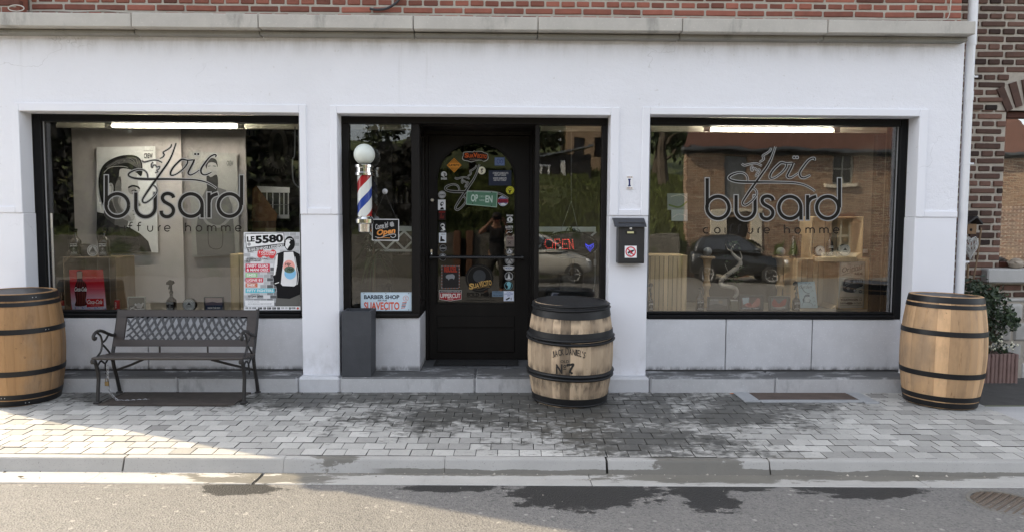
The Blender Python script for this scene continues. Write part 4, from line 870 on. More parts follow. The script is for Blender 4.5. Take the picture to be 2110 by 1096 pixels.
b = MB(); b.tube([W(2022, 470, .33), W(2014, 530, .32), W(2004, 585, .31)], .008, 6); b.tube([W(1995, 545, .25), W(1993, 585, .25)], .010, 6); tag(b.build('plant_stick', M('bare_stick', (.22, .15, .09), .8)), 'bare brown stick rising from the ivy beside the wall', 'stick')
LEAF = M('ivy_leaf', (.021, .038, .017), .5, .4, 25); LEAF2 = M('ivy_leaf_light', (.042, .066, .027), .5, .4, 25)
def leaves(b, n, pos, size, rg, mi=(0, 1), up=.3):
    for _ in range(n):
        p = Vector(pos()); s_ = size * rg.uniform(.6, 1.3); q = Vector((rg.gauss(0, 1), rg.gauss(0, 1) - .7, rg.gauss(0, 1) + up)).normalized(); t = q.orthogonal().normalized(); t.rotate(Matrix.Rotation(rg.uniform(0, 6.28), 3, q)); s2 = q.cross(t)
        b.add([p - t * s_, p + s2 * s_ * .55 + q * s_ * .12, p + t * s_, p - s2 * s_ * .55 + q * s_ * .12], [(0, 1, 2), (0, 2, 3)], rg.choice(mi))
iv = thing('ivy_bush', 'dark green trailing ivy bush growing between drainpipe and window sill', 'plant')
rg = random.Random(8); b = MB(); blobs = [(2008, 588, 20, 14), (2022, 620, 24, 24), (2020, 650, 20, 24), (2030, 605, 30, 18), (2045, 640, 26, 30), (2030, 660, 20, 30), (2060, 660, 20, 26), (2048, 610, 22, 16), (2075, 650, 14, 22), (2040, 690, 16, 12), (2088, 662, 10, 12)]
def ivp():
    px, py, rx, ry = rg.choice(blobs); y = .18 + rg.uniform(-.12, .2); return W(px + rg.gauss(0, .55) * rx, py + rg.gauss(0, .55) * ry, y)
leaves(b, 1700, ivp, .022, rg, (0, 0, 1)); b.build('foliage', [LEAF, LEAF2], iv)
b = MB(); g0 = W(2040, 700, .2)
for px, py in ((2015, 585), (2040, 600), (2070, 640), (2085, 665), (2030, 640), (2055, 620)): b.tube(spline([(g0.x, .2, .35), tuple((W(px, py, .2) + g0) / 2 + Vector((.03, 0, .06))), tuple(W(px, py, .18))], 5), .005, 5)
b.build('stem', M('ivy_stem', (.08, .055, .03), .8), iv)
ft = thing('flower_trough', 'ribbed pinkish concrete trough with small white flowers behind the right barrel', 'planter')
b = MB(); a, c = W(2024, 789, .25), W(2098, 789, .25); zb, zt = -.012, WZ(729, .25, 2065); d_ = .30
n_ = 9; prof = []
for i in range(n_):
    u0, u1 = a.x + (c.x - a.x) * i / n_, a.x + (c.x - a.x) * (i + 1) / n_; b.box(u0 + .003, u1 - .003, .25 + .004 * (i % 2), .60, zb, zt, 0, .006)
b.box(a.x + .005, c.x - .004, .262, .59, zb + .01, zt - .004, 0)
b.build('trough', M('pink_concrete', (.25, .165, .145), .85, .2, 12, .4, 60), ft)
rg = random.Random(4); b = MB(); leaves(b, 260, lambda: (rg.uniform(a.x, c.x - .03), rg.uniform(.25, .5), zt + abs(rg.gauss(0, .05))), .016, rg, (0, 1)); b.build('greenery', [LEAF, LEAF2], ft)
for _ in range(30):
    p = Vector((rg.uniform(a.x + .03, c.x - .02), rg.uniform(.24, .42), zt + .03 + abs(rg.gauss(0, .06)))); r_ = rg.uniform(.009, .015); b = MB()
    b.add([p + Vector((r_ * math.cos(q * 1.257), -.004 + .003 * (q % 2), r_ * math.sin(q * 1.257))) for q in range(5)] + [p + Vector((0, -.008, 0))], [(q, (q + 1) % 5, 5) for q in range(5)]); b.build('flower', pc(225, 222, 200), ft)
# ------------------------------------------------------------------ lettering on the big panes
VINYL = pc(36, 34, 31, .9); VEDGE = pc(146, 146, 144); VTHIN = pc(46, 43, 40, .9)
def logo(mp, only_script=False, hollow=False):
    b = Pr(mp=mp, step=.00012)
    def T3(l): return [((x / 5.605 + 230) * 3.0143, (y / 5.605 + 70) * 3.0143, w) for x, y, w in l]
    L = T3([(605, 72, 4), (586, 130, 5), (555, 215, 7), (510, 300, 9), (455, 378, 10), (385, 476, 11), (310, 580, 11), (250, 670, 9), (226, 715, 8), (233, 743, 7), (268, 746, 7), (330, 702, 6), (378, 645, 5), (390, 608, 5), (376, 573, 5), (340, 545, 4)])
    S = T3([(286, 468, 5), (279, 422, 5), (250, 386, 5), (200, 371, 5), (140, 381, 7), (86, 406, 9), (66, 432, 9), (88, 456, 9), (165, 476, 11), (300, 482, 11), (500, 481, 9), (700, 484, 7), (830, 491, 7), (930, 512, 6), (1010, 550, 5), (1060, 586, 4)])
    H = [T3(l) for l in ([(553, 85, 3), (545, 115, 4), (510, 145, 4), (466, 170, 4), (459, 186, 5), (470, 204, 5), (458, 228, 4), (420, 250, 2)], [(215, 270, 3), (245, 288, 5), (300, 276, 4), (350, 266, 3), (400, 271, 4), (448, 294, 3)],
         [(347, 290, 3), (326, 312, 3), (329, 345, 4), (340, 348, 3), (346, 325, 3), (374, 325, 3), (386, 344, 3), (420, 338, 3), (410, 368, 3), (387, 385, 3), (400, 400, 3), (366, 410, 2)])]
    O = [T3(l) for l in ([(800, 263, 7), (735, 268, 6), (672, 258, 9), (625, 292, 9), (572, 350, 9), (543, 405, 9), (549, 438, 7), (600, 428, 5), (680, 370, 6), (728, 310, 8), (734, 272, 6)], [(812, 258, 8), (790, 310, 10), (757, 372, 10), (740, 415, 9), (768, 434, 7), (815, 415, 5), (868, 378, 4)],
         [(1050, 232, 6), (1056, 210, 7), (1030, 206, 7), (980, 236, 8), (922, 310, 9), (886, 370, 9), (893, 418, 9), (932, 433, 7), (980, 416, 6), (1008, 400, 4)])]
    st = [L, S] + H + ([] if only_script else O)
    D = [] if only_script else [((820 / 5.605 + 230) * 3.0143, (197 / 5.605 + 70) * 3.0143, 6.2), ((855 / 5.605 + 230) * 3.0143, (197 / 5.605 + 70) * 3.0143, 6.2)]
    W_ = 20.5; B = []
    if not only_script:
        def arc(cx, cy, r, a0, a1, n=26): return [(cx + r * math.cos(R(a0 + (a1 - a0) * i / n)), cy - r * math.sin(R(a0 + (a1 - a0) * i / n))) for i in range(n + 1)]
        B = [[(594.6, 446), (594.6, 628)], arc(661, 628, 69, 0, 360, 44), [(773.8, 551), (773.8, 640)] + arc(832.7, 640.5, 59, 180, 360) + [(891.7, 640), (891.7, 551)],
             spline([(1003, 584), (998, 570), (982, 560), (962, 558), (943, 566), (935, 585), (945, 605), (965, 618), (988, 632), (1002, 654), (997, 680), (975, 697), (950, 697), (932, 683), (928, 662)], 5),
             arc(1108, 628, 68.5, 0, 360, 44), [(1176.5, 628), (1176.5, 704)], [(1218, 704), (1218, 551)], spline([(1219, 612), (1224, 590), (1242, 570), (1272, 559)], 4), arc(1342.5, 628, 68.5, 0, 360, 44), [(1416, 446), (1416, 628)]]
    e = 12
    for p in B: b.ribbon(p, W_ + e, VEDGE, 1, 0)
    for p in B:
        if len(p) < 40:                                    # rounded outline at the stroke ends
            a, c = p[0], p[-1]
            for q, o in ((p[0], p[1]), (p[-1], p[-2])):
                if q[1] in (628, 612): continue
                dx, dy = q[0] - o[0], q[1] - o[1]; l = math.hypot(dx, dy); b.ribbon([(q[0] - dx / l, q[1] - dy / l), (q[0] + dx / l * e / 2, q[1] + dy / l * e / 2)], W_ + e, VEDGE, 1.5, 0)
    for p in B: b.ribbon(p, W_, VINYL, 3, 0)
    for p in st: b.ribbon([(u, v, w + 10) for u, v, w in p], 1, VEDGE, 5)
    for x, y, r in D: b.disc(x, y, r + 5, VEDGE, 5)
    for p in st: b.ribbon([(u, v, w + .6) for u, v, w in p], 1, VINYL, 7)
    for x, y, r in D: b.disc(x, y, r, VINYL, 7)
    if not only_script:
        t = 6.5; xh = 34; bl = 787
        def A(cx, r=17, a0=0, a1=360, cy=None): return [(cx + r * math.cos(R(a0 + (a1 - a0) * i / 20)), (cy or bl - 17) - r * math.sin(R(a0 + (a1 - a0) * i / 20))) for i in range(21)]
        T = [A(588, 17, 50, 310), A(658, 17), [(706, bl), (706, bl - xh)], [(738, bl), (738, bl - 42)] + A(749, 11, 180, 60, bl - 43)[1:], [(728, bl - xh), (752, bl - xh)], [(790, bl), (790, bl - 42)] + A(801, 11, 180, 60, bl - 43)[1:], [(780, bl - xh), (804, bl - xh)],
             [(846, bl - xh), (846, bl - 14)] + A(861, 15, 180, 360, bl - 14) + [(876, bl - xh)], [(912, bl), (912, bl - 18)] + A(926, 14, 180, 95, bl - 20), A(965, 17, 0, 315) + [], [(948, bl - 17), (982, bl - 17)],
             [(1076, bl), (1076, bl - 52)], [(1076, bl - 18)] + A(1091, 15, 180, 0, bl - 18) + [(1106, bl)], A(1157, 17), [(1208, bl), (1208, bl - xh)], [(1208, bl - 20)] + A(1221, 13, 180, 0, bl - 20) + [(1234, bl)], [(1234, bl - 20)] + A(1247, 13, 180, 0, bl - 20) + [(1260, bl)],
             [(1294, bl), (1294, bl - xh)], [(1294, bl - 20)] + A(1307, 13, 180, 0, bl - 20) + [(1320, bl)], [(1320, bl - 20)] + A(1333, 13, 180, 0, bl - 20) + [(1346, bl)], A(1396, 17, 0, 315), [(1379, bl - 17), (1413, bl - 17)]]
        for p in T: b.ribbon(p, t, VTHIN, None, 0)
    return b
YL = .2045
logo(lambda u, v, d: W(1260 + u / 3.0143, 220 + v / 3.0143, YL - d)).done('window_lettering', 'black shop name lettering with grey outline on the right display window', 'lettering')
logo(lambda u, v, d: W(214.06 + (u - 580) * .3394, 359.8 + (v - 440) * .338, YL - d)).done('window_lettering', 'black shop name lettering with grey outline on the left display window', 'lettering')
# ------------------------------------------------------------------ event poster in the left window
b = Pr(.2035, .00010); P_ = lambda u, v, d: W(480 + u / 5.481, 460 + v / 5.481, .2035 - d); b.mp = P_
b.rect(122, 104, 758, 978, pc(205, 207, 210), None, .001)
rg = random.Random(3)
for r in range(22):                                         # painted brick ground of the poster
    y = 108 + r * 39
    for c in range(9):
        x = 124 + c * 74 - (37 if r % 2 else 0); x0, x1 = max(x + 2, 124), min(x + 70, 756); g = rg.choice((196, 206, 214, 184, 170))
        if r > 9 and 3 < c: g = rg.choice((120, 140, 100, 160))
        if x1 - x0 > 8 and y + 36 < 976: b.rect(x0, y, x1, y + 36, pc(g, g + 1, g + 3), 2)
k = 4
b.poly([(135, 122), (575, 110), (585, 236), (152, 285)], BLACK, k); b.poly([(141, 128), (570, 116), (579, 228), (157, 276)], WHITE, k + 1)
b.text('LE', 158, 150, 244, 212, BLACK, k + 2, .04, rot=3); b.text('5580', 252, 134, 568, 226, BLACK, k + 2, .05, rot=3.5); b.disc(182, 240, 20, pc(150), k + 2)
b.poly([(160, 290), (584, 226), (590, 262), (172, 330)], BLACK, k + 3); b.text('20 ANS DE HIP-HOP A ROCHEFORT', 172, 262, 578, 296, WHITE, k + 4, .03, rot=8)
for i in range(9): b.disc(385 + rg.uniform(-85, 85), 346 + rg.uniform(-14, 28), rg.uniform(24, 38), pc(208, 70, 74), k + 5 + i * .3, n=14)
b.text('SAMEDI', 340, 296, 432, 318, WHITE, k + 9, .03); b.text('7 OCTOBRE', 292, 320, 478, 346, WHITE, k + 9, .03); b.text('A PARTIR DE 20H', 316, 350, 462, 364, WHITE, k + 9, .02)
b.text('LE CENTRE CULTUREL', 146, 394, 392, 412, BLACK, k + 9, .03); b.text('DE ROCHEFORT', 146, 416, 322, 433, BLACK, k + 9, .03); b.rect(146, 438, 196, 443, BLACK, k + 9)
for y0, y1, x1, col, txs in ((458, 548, 416, (200, 45, 75), (('SWIFT GUAD', 464, 498, 155, 398), ('& MANI DEIZ', 508, 540, 155, 402))), (560, 606, 276, (150, 200, 140), (('SMSS', 568, 598, 155, 258),)), (614, 664, 340, (205, 60, 75), (('LIGNE 81', 624, 654, 155, 326),)), (672, 720, 278, (205, 120, 95), (('SHEK', 681, 711, 158, 256),)), (732, 782, 468, (95, 190, 205), (('FIFTY FIGHTERS', 742, 773, 158, 456),))):
    b.rect(142, y0, x1, y1, pc(*col), k + 9)
    for t, a, c, e, f in txs: b.text(t, e, a, f, c, WHITE, k + 10, .03)
b.text('Open mic', 200, 790, 300, 806, BLACK, k + 9); b.text('YOTJAW DEWA', 170, 808, 338, 840, BLACK, k + 9, .03, .2); b.rect(146, 850, 440, 853, BLACK, k + 9)
b.rect(136, 868, 466, 926, pc(235), k + 9); b.text('LE CENTRE CULTUREL', 170, 878, 300, 888, pc(120), k + 10); b.text('RUE DE BEHOGNE, 5580 ROCHEFORT', 170, 900, 440, 916, pc(120), k + 10)
b.poly([(498, 345), (575, 318), (690, 318), (752, 350), (766, 420), (770, 640), (758, 800), (640, 850), (500, 840), (492, 712), (462, 690), (452, 570), (470, 470), (486, 370)], pc(30, 30, 32), k + 12)
b.poly([(500, 715), (760, 700), (756, 935), (480, 930)], pc(105, 104, 100), k + 11); b.poly([(575, 330), (680, 325), (692, 380), (712, 480), (724, 600), (718, 690), (690, 710), (560, 704), (540, 680), (552, 560), (572, 420)], WHITE, k + 13)
b.poly([(508, 350), (500, 470), (478, 580), (456, 590), (466, 480), (486, 372)], WHITE, k + 13)
b.disc(640, 232, 60, pc(28, 28, 30), k + 13, ry=82); b.poly([(604, 194), (640, 186), (650, 200), (634, 222), (648, 244), (634, 262), (612, 296), (590, 262), (594, 218)], WHITE, k + 14); b.ribbon([(594, 205), (630, 180), (672, 184)], 7, WHITE, k + 15)
b.ribbon([(472, 680), (520, 664)], 9, WHITE, k + 14, 0); b.ribbon([(700, 380), (716, 470), (738, 580), (728, 690)], 6, WHITE, k + 14)
b.disc(632, 487, 66, pc(235, 170, 160), k + 15, ry=70); b.disc(646, 562, 66, pc(140, 195, 230), k + 16, ry=68); b.disc(638, 522, 58, pc(95, 115, 100), k + 17, ry=38)
b.text('Hip', 585, 445, 652, 486, pc(40, 45, 40), k + 18, .02, .4, 8); b.text('Hop', 612, 498, 682, 546, pc(40, 45, 40), k + 18, .02, .4, 8)
b.rect(126, 934, 762, 976, WHITE, k + 19)
for x, w, g in ((142, 28, 120), (182, 24, 150), (218, 44, 120), (282, 46, 60), (344, 28, 30), (386, 44, 60), (444, 42, 70), (500, 30, 40), (544, 34, 170), (588, 28, 180), (632, 22, 70), (660, 46, 110)): b.rect(x, 944, x + w, 968 if g < 100 else 962, pc(g), k + 20); b.rect(x + 4, 950, x + w * .6, 955, pc(215), k + 21)
b.disc(732, 956, 13, pc(190, 80, 70), k + 20)
b.done('event_poster', 'white concert poster headed LE 5580 with a hooded figure in the left window', 'poster')
# ------------------------------------------------------------------ the door's stickers
YS = YD + .0172
def sticker(label, fn, name='sticker', cat='sticker', Y=YS, z=4.567, ox=880, oy=400):
    b = Pr(Y, .00012); b.mp = lambda u, v, d: W(ox + u / z, oy + v / z, Y - d); fn(b); return b.done(name, label, cat)
up = dict(z=7.83, ox=880, oy=280)
def f(b):
    o = [(590, 270), (690, 258), (735, 262), (762, 244), (790, 258), (880, 252), (920, 272), (972, 290), (985, 330), (988, 372), (962, 405), (912, 420), (880, 402), (800, 406), (712, 430), (650, 412), (590, 402), (566, 365), (580, 320)]
    b.poly(spline(o, 4, True), pc(190, 190, 186)); b.poly(spline([(780 + (x - 780) * .965, 340 + (y - 340) * .90) for x, y in o], 4, True), pc(40, 30, 26))
    b.text('S', 606, 280, 668, 360, pc(198, 90, 40), None, .04); b.text('UA', 668, 300, 752, 358, pc(198, 90, 40), 3, .04); b.text('V', 744, 278, 812, 352, pc(205, 96, 42), 4, .04); b.text('ECITO', 812, 304, 965, 366, pc(198, 90, 40), 3, .04, rot=-6)
    b.text('POMADE', 690, 376, 850, 398, pc(150, 140, 130), 5)
sticker('orange lettered oval logo sticker at the top of the door pane', f, **up)
def f(b):
    b.poly([(436, 362), (556, 478), (438, 598), (318, 478)], pc(205, 135, 50)); b.poly([(436, 376), (540, 478), (438, 584), (334, 478)], pc(60, 42, 22)); b.poly([(436, 382), (534, 478), (438, 578), (340, 478)], pc(176, 116, 44)); b.rect(352, 442, 524, 516, pc(215, 145, 58)); b.text('LAYRITE', 358, 460, 516, 497, BLACK, None, .03)
sticker('orange diamond sticker with black lettering left of the top logo', f, **up)
def f(b):
    b.rect(1090, 352, 1252, 484, pc(86, 104, 146)); b.rect(1100, 362, 1242, 474, pc(105, 122, 160)); b.ribbon([(1130, 395), (1150, 380), (1172, 400), (1186, 440), (1205, 448), (1222, 430), (1216, 396), (1196, 388), (1180, 410), (1160, 446), (1138, 444), (1128, 420)], 9, pc(60, 76, 120), None, 5, True)
sticker('square blue sticker with a knot emblem at the top right of the door pane', f, **up)
def f(b):
    b.disc(882, 564, 62, pc(215, 212, 190)); b.text('S', 866, 535, 900, 600, pc(60, 50, 40), None, .03); b.text('P', 876, 532, 906, 570, pc(60, 50, 40), 3, .01)
sticker('small cream disc sticker with a dark monogram beside the white swash', f, **up)
def f(b):
    b.ring(272, 626, 38, 17, pc(200), None, 24, -40, 220); b.disc(272, 622, 26, pc(120), None); b.poly([(240, 620), (262, 600), (270, 640), (256, 668)], pc(210)); b.rect(264, 650, 280, 672, pc(200)); b.text('BARBER', 226, 676, 322, 712, pc(190), None, .03)
sticker('white globe sticker with a word below it on the upper left of the door', f, **up)
def f(b):
    b.rect(995, 560, 1360, 806, pc(44, 50, 66))
    for t, y0, y1, x0, x1 in (('CHEAP HAIRCUTS', 590, 622, 1060, 1310), ('ARE NOT GOOD', 626, 652, 1082, 1274), ('GOOD HAIRCUTS', 672, 704, 1066, 1282), ('ARE NOT CHEAP', 708, 732, 1072, 1278)): b.text(t, x0, y0, x1, y1, pc(190), 3, .03)
sticker('dark blue notice with two sayings in white capitals on the door pane', f, **up)
def f(b):
    b.disc(1338, 882, 65, pc(215, 210, 70)); b.disc(1338, 882, 56, pc(40, 40, 20)); b.disc(1338, 882, 50, pc(205, 200, 60)); b.poly([(1300, 880), (1320, 850), (1360, 850), (1376, 880), (1350, 900), (1345, 930), (1322, 925), (1316, 895)], pc(50, 48, 20)); b.text('ORRIS', 1306, 858, 1370, 884, pc(215, 210, 70), None, .03)
sticker('round bright yellow sticker with a dark emblem on the right of the door pane', f, **up)
def f(b):
    b.disc(714, 68, 48, pc(200, 205, 215)); b.disc(714, 68, 43, pc(70, 90, 140)); b.rect(664, 48, 764, 84, pc(150, 45, 60)); b.text('Reuzel', 672, 52, 756, 80, pc(70, 25, 40), None, .02, .3); b.poly([(686, 92), (720, 86), (745, 96), (735, 106), (700, 106)], pc(215)); b.text('PIGS', 694, 32, 736, 42, pc(210), None, .02)
sticker('round blue sticker with a red banner right of the green plate', f)
def disc_st(label, x, y, r, base, ink, ring_=None, txt=None, extra=None):
    def f(b):
        b.disc(x, y, r, pc(base) if isinstance(base, int) else pc(*base)); b.ring(x, y, r * .86, r * .07, pc(ink) if isinstance(ink, int) else pc(*ink))
        m = pc(ink) if isinstance(ink, int) else pc(*ink)
        if txt: b.text(txt, x - r * .78, y - r * .2, x + r * .78, y + r * .24, m, None, .03)
        if extra: extra(b, m)
    sticker(label, f)
disc_st('round pale grey sticker, uppermost disc on the left edge of the door pane', 141, 8, 36, 168, 60, txt='LAMES')
disc_st('round black sticker with a small white word above the push bar', 150, 510, 36, 30, 165, txt='CLASSIC')
disc_st('round black and white badge half hidden behind the push bar at left', 148, 594, 38, 26, 185, extra=lambda b, m: b.poly([(116, 588), (148, 566), (180, 588), (174, 600), (122, 600)], m))
disc_st('round white sticker with a dark ship emblem above the push bar at right', 775, 540, 32, 28, 195, extra=lambda b, m: (b.poly([(752, 545), (775, 516), (800, 540), (790, 560), (760, 562)], m), b.poly([(770, 530), (782, 545), (768, 556)], pc(40))))
disc_st('round grey badge just below the push bar at right', 775, 622, 44, 150, 50, extra=lambda b, m: (b.disc(775, 626, 28, pc(185)), b.ribbon([(755, 640), (775, 615), (796, 640)], 7, m)))
disc_st('round white sticker with a tower emblem on the right side of the door', 770, 770, 42, 60, 205, extra=lambda b, m: (b.poly([(770, 736), (784, 790), (756, 790)], m), b.rect(738, 790, 802, 798, m)))
disc_st('round dark sticker with a pale turquoise figure near the bottom right', 766, 858, 42, 24, (130, 185, 195), extra=lambda b, m: b.poly([(748, 850), (752, 830), (772, 822), (790, 836), (788, 862), (780, 884), (754, 888), (764, 866)], m))
def f(b):
    b.rect(103, 55, 174, 153, pc(215, 216, 218)); b.poly([(132, 78), (150, 74), (158, 90), (150, 104), (138, 118), (126, 112), (122, 98)], BLACK); b.poly([(120, 150), (128, 130), (150, 126), (162, 150)], BLACK); b.disc(144, 92, 9, pc(200), None)
sticker('white rectangular sticker with a bearded head in profile on the door', f)
def f(b):
    b.rect(108, 158, 174, 246, pc(44, 26, 26)); b.text('SUAVECITO', 112, 162, 170, 178, pc(150, 40, 36), None, .04); b.poly([(126, 190), (138, 176), (144, 214), (160, 200), (158, 232), (120, 232)], pc(92, 34, 30))
sticker('dark red square sticker under the bearded head sticker', f)
def f(b):
    b.rect(110, 264, 178, 362, pc(28)); b.disc(146, 298, 20, pc(200)); b.disc(144, 304, 14, pc(40)); b.poly([(134, 310), (160, 306), (172, 340), (152, 346)], pc(215)); b.poly([(124, 352), (140, 336), (166, 356)], pc(170))
sticker('black sticker with a white bearded man in profile on the door', f)
def f(b):
    b.rect(112, 366, 180, 460, pc(222, 226, 232)); b.text('tattoo', 132, 374, 174, 386, pc(70), None); b.poly([(122, 450), (126, 408), (140, 398), (142, 424), (160, 430), (170, 446)], pc(30)); b.rect(126, 398, 136, 404, pc(30), 3)
sticker('white rectangular sticker with a chair drawing above the push bar', f)
def f(b):
    b.text('BIG JIM', 748, 196, 808, 216, pc(205), None, .03); b.poly([(756, 228), (776, 216), (798, 222), (808, 244), (800, 262), (776, 266), (758, 258), (752, 244)], pc(200)); b.poly([(770, 232), (784, 228), (784, 254), (774, 256)], pc(40)); b.text('BARBERS', 748, 266, 808, 274, pc(200), None, .03)
sticker('white transfer of a figure between two words on the right of the door', f)
def f(b):
    b.text('LA FRITE', 738, 300, 808, 322, pc(205), None, .03); b.text('Conspiracy', 744, 326, 804, 340, pc(190), None, .02, .3); b.ribbon([(748, 372), (770, 356), (786, 364), (804, 350)], 5, pc(200))
sticker('white transfer reading LA FRITE on the right of the door pane', f)
def f(b):
    b.rect(744, 396, 822, 496, pc(122, 112, 106)); b.rect(750, 404, 816, 436, pc(140, 122, 114)); b.text('REUZEL', 754, 408, 812, 424, pc(80, 60, 58), None, .03); b.ribbon([(760, 450), (790, 470)], 6, pc(70, 64, 62)); b.ribbon([(790, 450), (762, 470)], 6, pc(70, 64, 62))
sticker('faded brownish rectangular label on the right of the door pane', f)
def f(b):
    b.poly([(714, 682), (738, 676), (800, 676), (826, 682), (818, 700), (800, 716), (740, 716), (720, 700)], pc(176)); b.rect(734, 684, 804, 708, pc(215)); b.text('MORGAN', 738, 688, 800, 704, pc(70, 90, 140), None, .03); b.disc(769, 672, 12, pc(150), None)
sticker('grey ribbon shaped badge with a blue word below the push bar', f)
def f(b):
    b.rect(720, 909, 817, 1003, pc(212, 218, 232)); b.text('VIDEO', 748, 916, 792, 926, pc(110, 120, 170), None, .02); b.text('SURVEILLANCE', 728, 930, 808, 942, pc(110, 120, 170), None, .02); b.text('24H', 754, 946, 784, 958, pc(110, 120, 170), None, .02); b.poly([(740, 985), (774, 966), (782, 976), (748, 996)], BLACK); b.rect(788, 970, 794, 996, pc(90))
sticker('white video surveillance notice with a black camera at the bottom of the door', f)
def f(b):
    b.rect(612, 910, 719, 962, pc(108, 128, 146)); b.text('OUVERTURE DU', 622, 918, 706, 930, pc(60, 70, 84), None, .02); b.text('Mardi au Samedi', 624, 938, 708, 952, pc(60, 70, 84), None, .02)
sticker('blue grey strip with opening days beside the surveillance notice', f)
def f(b):
    b.poly([(113, 900), (325, 900), (323, 988), (218, 1004), (115, 988)], pc(190, 188, 182)); b.poly([(117, 904), (321, 904), (320, 922), (118, 922)], pc(40, 40, 40)); b.text('AUTHORISED DEALER', 126, 908, 312, 919, pc(190), None, .02); b.poly([(117, 924), (321, 924), (319, 984), (218, 999), (119, 984)], pc(158, 30, 40)); b.text('UPPERCUT', 124, 932, 314, 974, pc(225, 220, 215), None, .035); b.text('DELUXE', 192, 978, 246, 990, pc(220, 200, 195), None, .03)
sticker('red shield sticker reading UPPERCUT at the bottom left of the door pane', f)
def f(b):
    b.rect(136, 672, 306, 886, pc(60, 58, 58)); b.rect(144, 680, 298, 878, pc(48, 46, 46))
    for i in range(12):
        for x, y, w, h in ((138 + i * 14, 672, 7, 7), (138 + i * 14, 879, 7, 7)): b.rect(x, y, x + w, y + h, pc(190, 120, 100) if i % 2 else pc(180), 3)
    for i in range(15):
        for x in (136, 299): b.rect(x, 674 + i * 14, x + 7, 681 + i * 14, pc(190, 120, 100) if i % 2 else pc(180), 3)
    b.text('REUZEL', 160, 682, 282, 734, pc(165, 62, 46), 4, .05); b.poly(spline([(176, 770), (190, 756), (215, 752), (240, 750), (258, 762), (260, 780), (250, 800), (240, 790), (212, 796), (204, 808), (192, 792), (180, 788)], 3, True), pc(140, 142, 146), 4)
sticker('dark stamp style poster with red word and grey pig inside the door pane', f, 'small_poster', 'poster')
def f(b):
    b.disc(492, 790, 132, pc(30, 29, 28)); b.ring(492, 790, 112, 5, pc(70, 66, 60)); b.disc(492, 770, 60, pc(64, 66, 68)); b.text('S', 394, 836, 438, 894, pc(196, 158, 92), None, .04); b.text('UA', 436, 836, 490, 880, pc(196, 158, 92), 5, .03, rot=6); b.text('VECITO', 488, 812, 608, 862, pc(196, 158, 92), 5, .03, rot=8); b.ribbon([(470, 886), (540, 868), (590, 872)], 4, pc(150, 120, 70), 5)
sticker('large round black emblem with gold lettering in the lower door pane', f)
def f(b): b.text('SOLD HERE', 374, 924, 612, 962, pc(14), None, .04); b.rect(362, 968, 630, 972, pc(16), 2); b.rect(362, 992, 630, 996, pc(16), 2)
sticker('black words SOLD HERE on the bottom of the door pane', f)
logo(lambda u, v, d: W(880 + (268 + (u - 715) * 1.905) / 7.83, 280 + (458 + (v - 248) * 2.02) / 7.83, YS - .0006 - d), True).done('window_lettering', 'outlined script flourish across the upper door pane', 'lettering')
# green number plate saying OPEN
lp = thing('licence_plate', 'green number plate sign reading OPEN hanging on the door pane', 'sign')
b = Pr(YS - .004, .0002); z_ = 3.424; b.mp = lambda u, v, d: W(690 + u / z_, 220 + v / z_, YS - .004 - d); PG = pc(84, 122, 100)
b.poly([(930, 597), (1148, 603), (1143, 712), (926, 692)], pc(150, 175, 160), None, .0015); b.poly([(935, 602), (1143, 608), (1138, 706), (931, 687)], PG)
b.text('OP', 960, 620, 1010, 672, pc(188, 205, 195), None, .03, rot=-2); b.text('EN', 1062, 628, 1112, 678, pc(188, 205, 195), 4, .03, rot=-2); b.text('COME IN', 1018, 628, 1056, 642, pc(150, 175, 160), 4, .01, rot=-2); b.text("WE'RE", 1018, 656, 1056, 668, pc(170, 190, 178), 4, .02, rot=-2)
for x, y in ((975, 604), (1106, 607), (972, 684), (1104, 698)): b.disc(x, y, 4, pc(40), 5)
b.done('plate', parent=lp)
# ------------------------------------------------------------------ left side window
WOODS = M('sign_wood', (.1, .07, .05))
b = Pr(.198, .0002); b.rect(743.5, 601.5, 848, 640.5, pc(196, 212, 222), None, .002); b.ribbon([(744.5, 602.5), (847, 602.5), (847, 639.5), (744.5, 639.5)], .8, pc(160, 175, 185), None, 0, True)
b.text('BARBER SHOP', 750, 607, 823, 615.5, pc(42, 52, 66), 3, .035); b.text('ASK FOR', 777, 617, 797, 620, pc(50, 55, 60), 3, .03, .3); b.text('SUAVECITO', 750, 621.5, 823, 637.5, pc(205, 84, 52), 3, .03)
b.ring(836, 614, 5.3, .8, pc(190, 110, 95), 3); b.text('S', 834, 611, 838, 617, pc(190, 110, 95), 3)
for i in range(5): y = 622 + i * 2.8; b.poly([(829 - i * .6, y), (838.5 - i * .9, y - 1), (838 - i * .9, y + .6), (828.6 - i * .6, y + 1.6)], (pc(190, 80, 60), pc(60, 70, 90))[i % 2], 3)
for x, y in ((750, 604), (795, 604), (842, 604), (795, 638), (842, 637.5)): b.disc(x, y, .9, pc(70), 3)
b.done('barber_sign', 'pale blue enamel sign reading BARBER SHOP SUAVECITO in the side window', 'sign')
ws = thing('open_sign', 'black hanging board with orange Open lettering on a cord in the side window', 'sign')
b = Pr(.195, .0002); zz = 3.424; b.mp = lambda u, v, d: W(690 + u / zz, 220 + v / zz, .195 - d)
b.poly(spline([(262, 796), (266, 792), (448, 794), (453, 798), (453, 942), (449, 948), (266, 946), (261, 942)], 1), pc(196), None, .003); b.rect(268, 800, 447, 940, pc(24))
b.text('Come In!', 284, 822, 378, 860, pc(200), 3, .02, .3, 12); b.text("we're", 332, 848, 372, 862, pc(170, 165, 160), 3, .0, .2, 6); b.text('Open', 296, 862, 428, 914, pc(222, 150, 82), 4, .04, .25, 8); b.ribbon([(284, 918), (320, 926), (370, 908), (420, 900), (428, 916), (408, 926), (392, 914)], 4, pc(200), 3); b.ribbon([(300, 930), (340, 926), (390, 928)], 3, pc(222, 150, 82), 3)
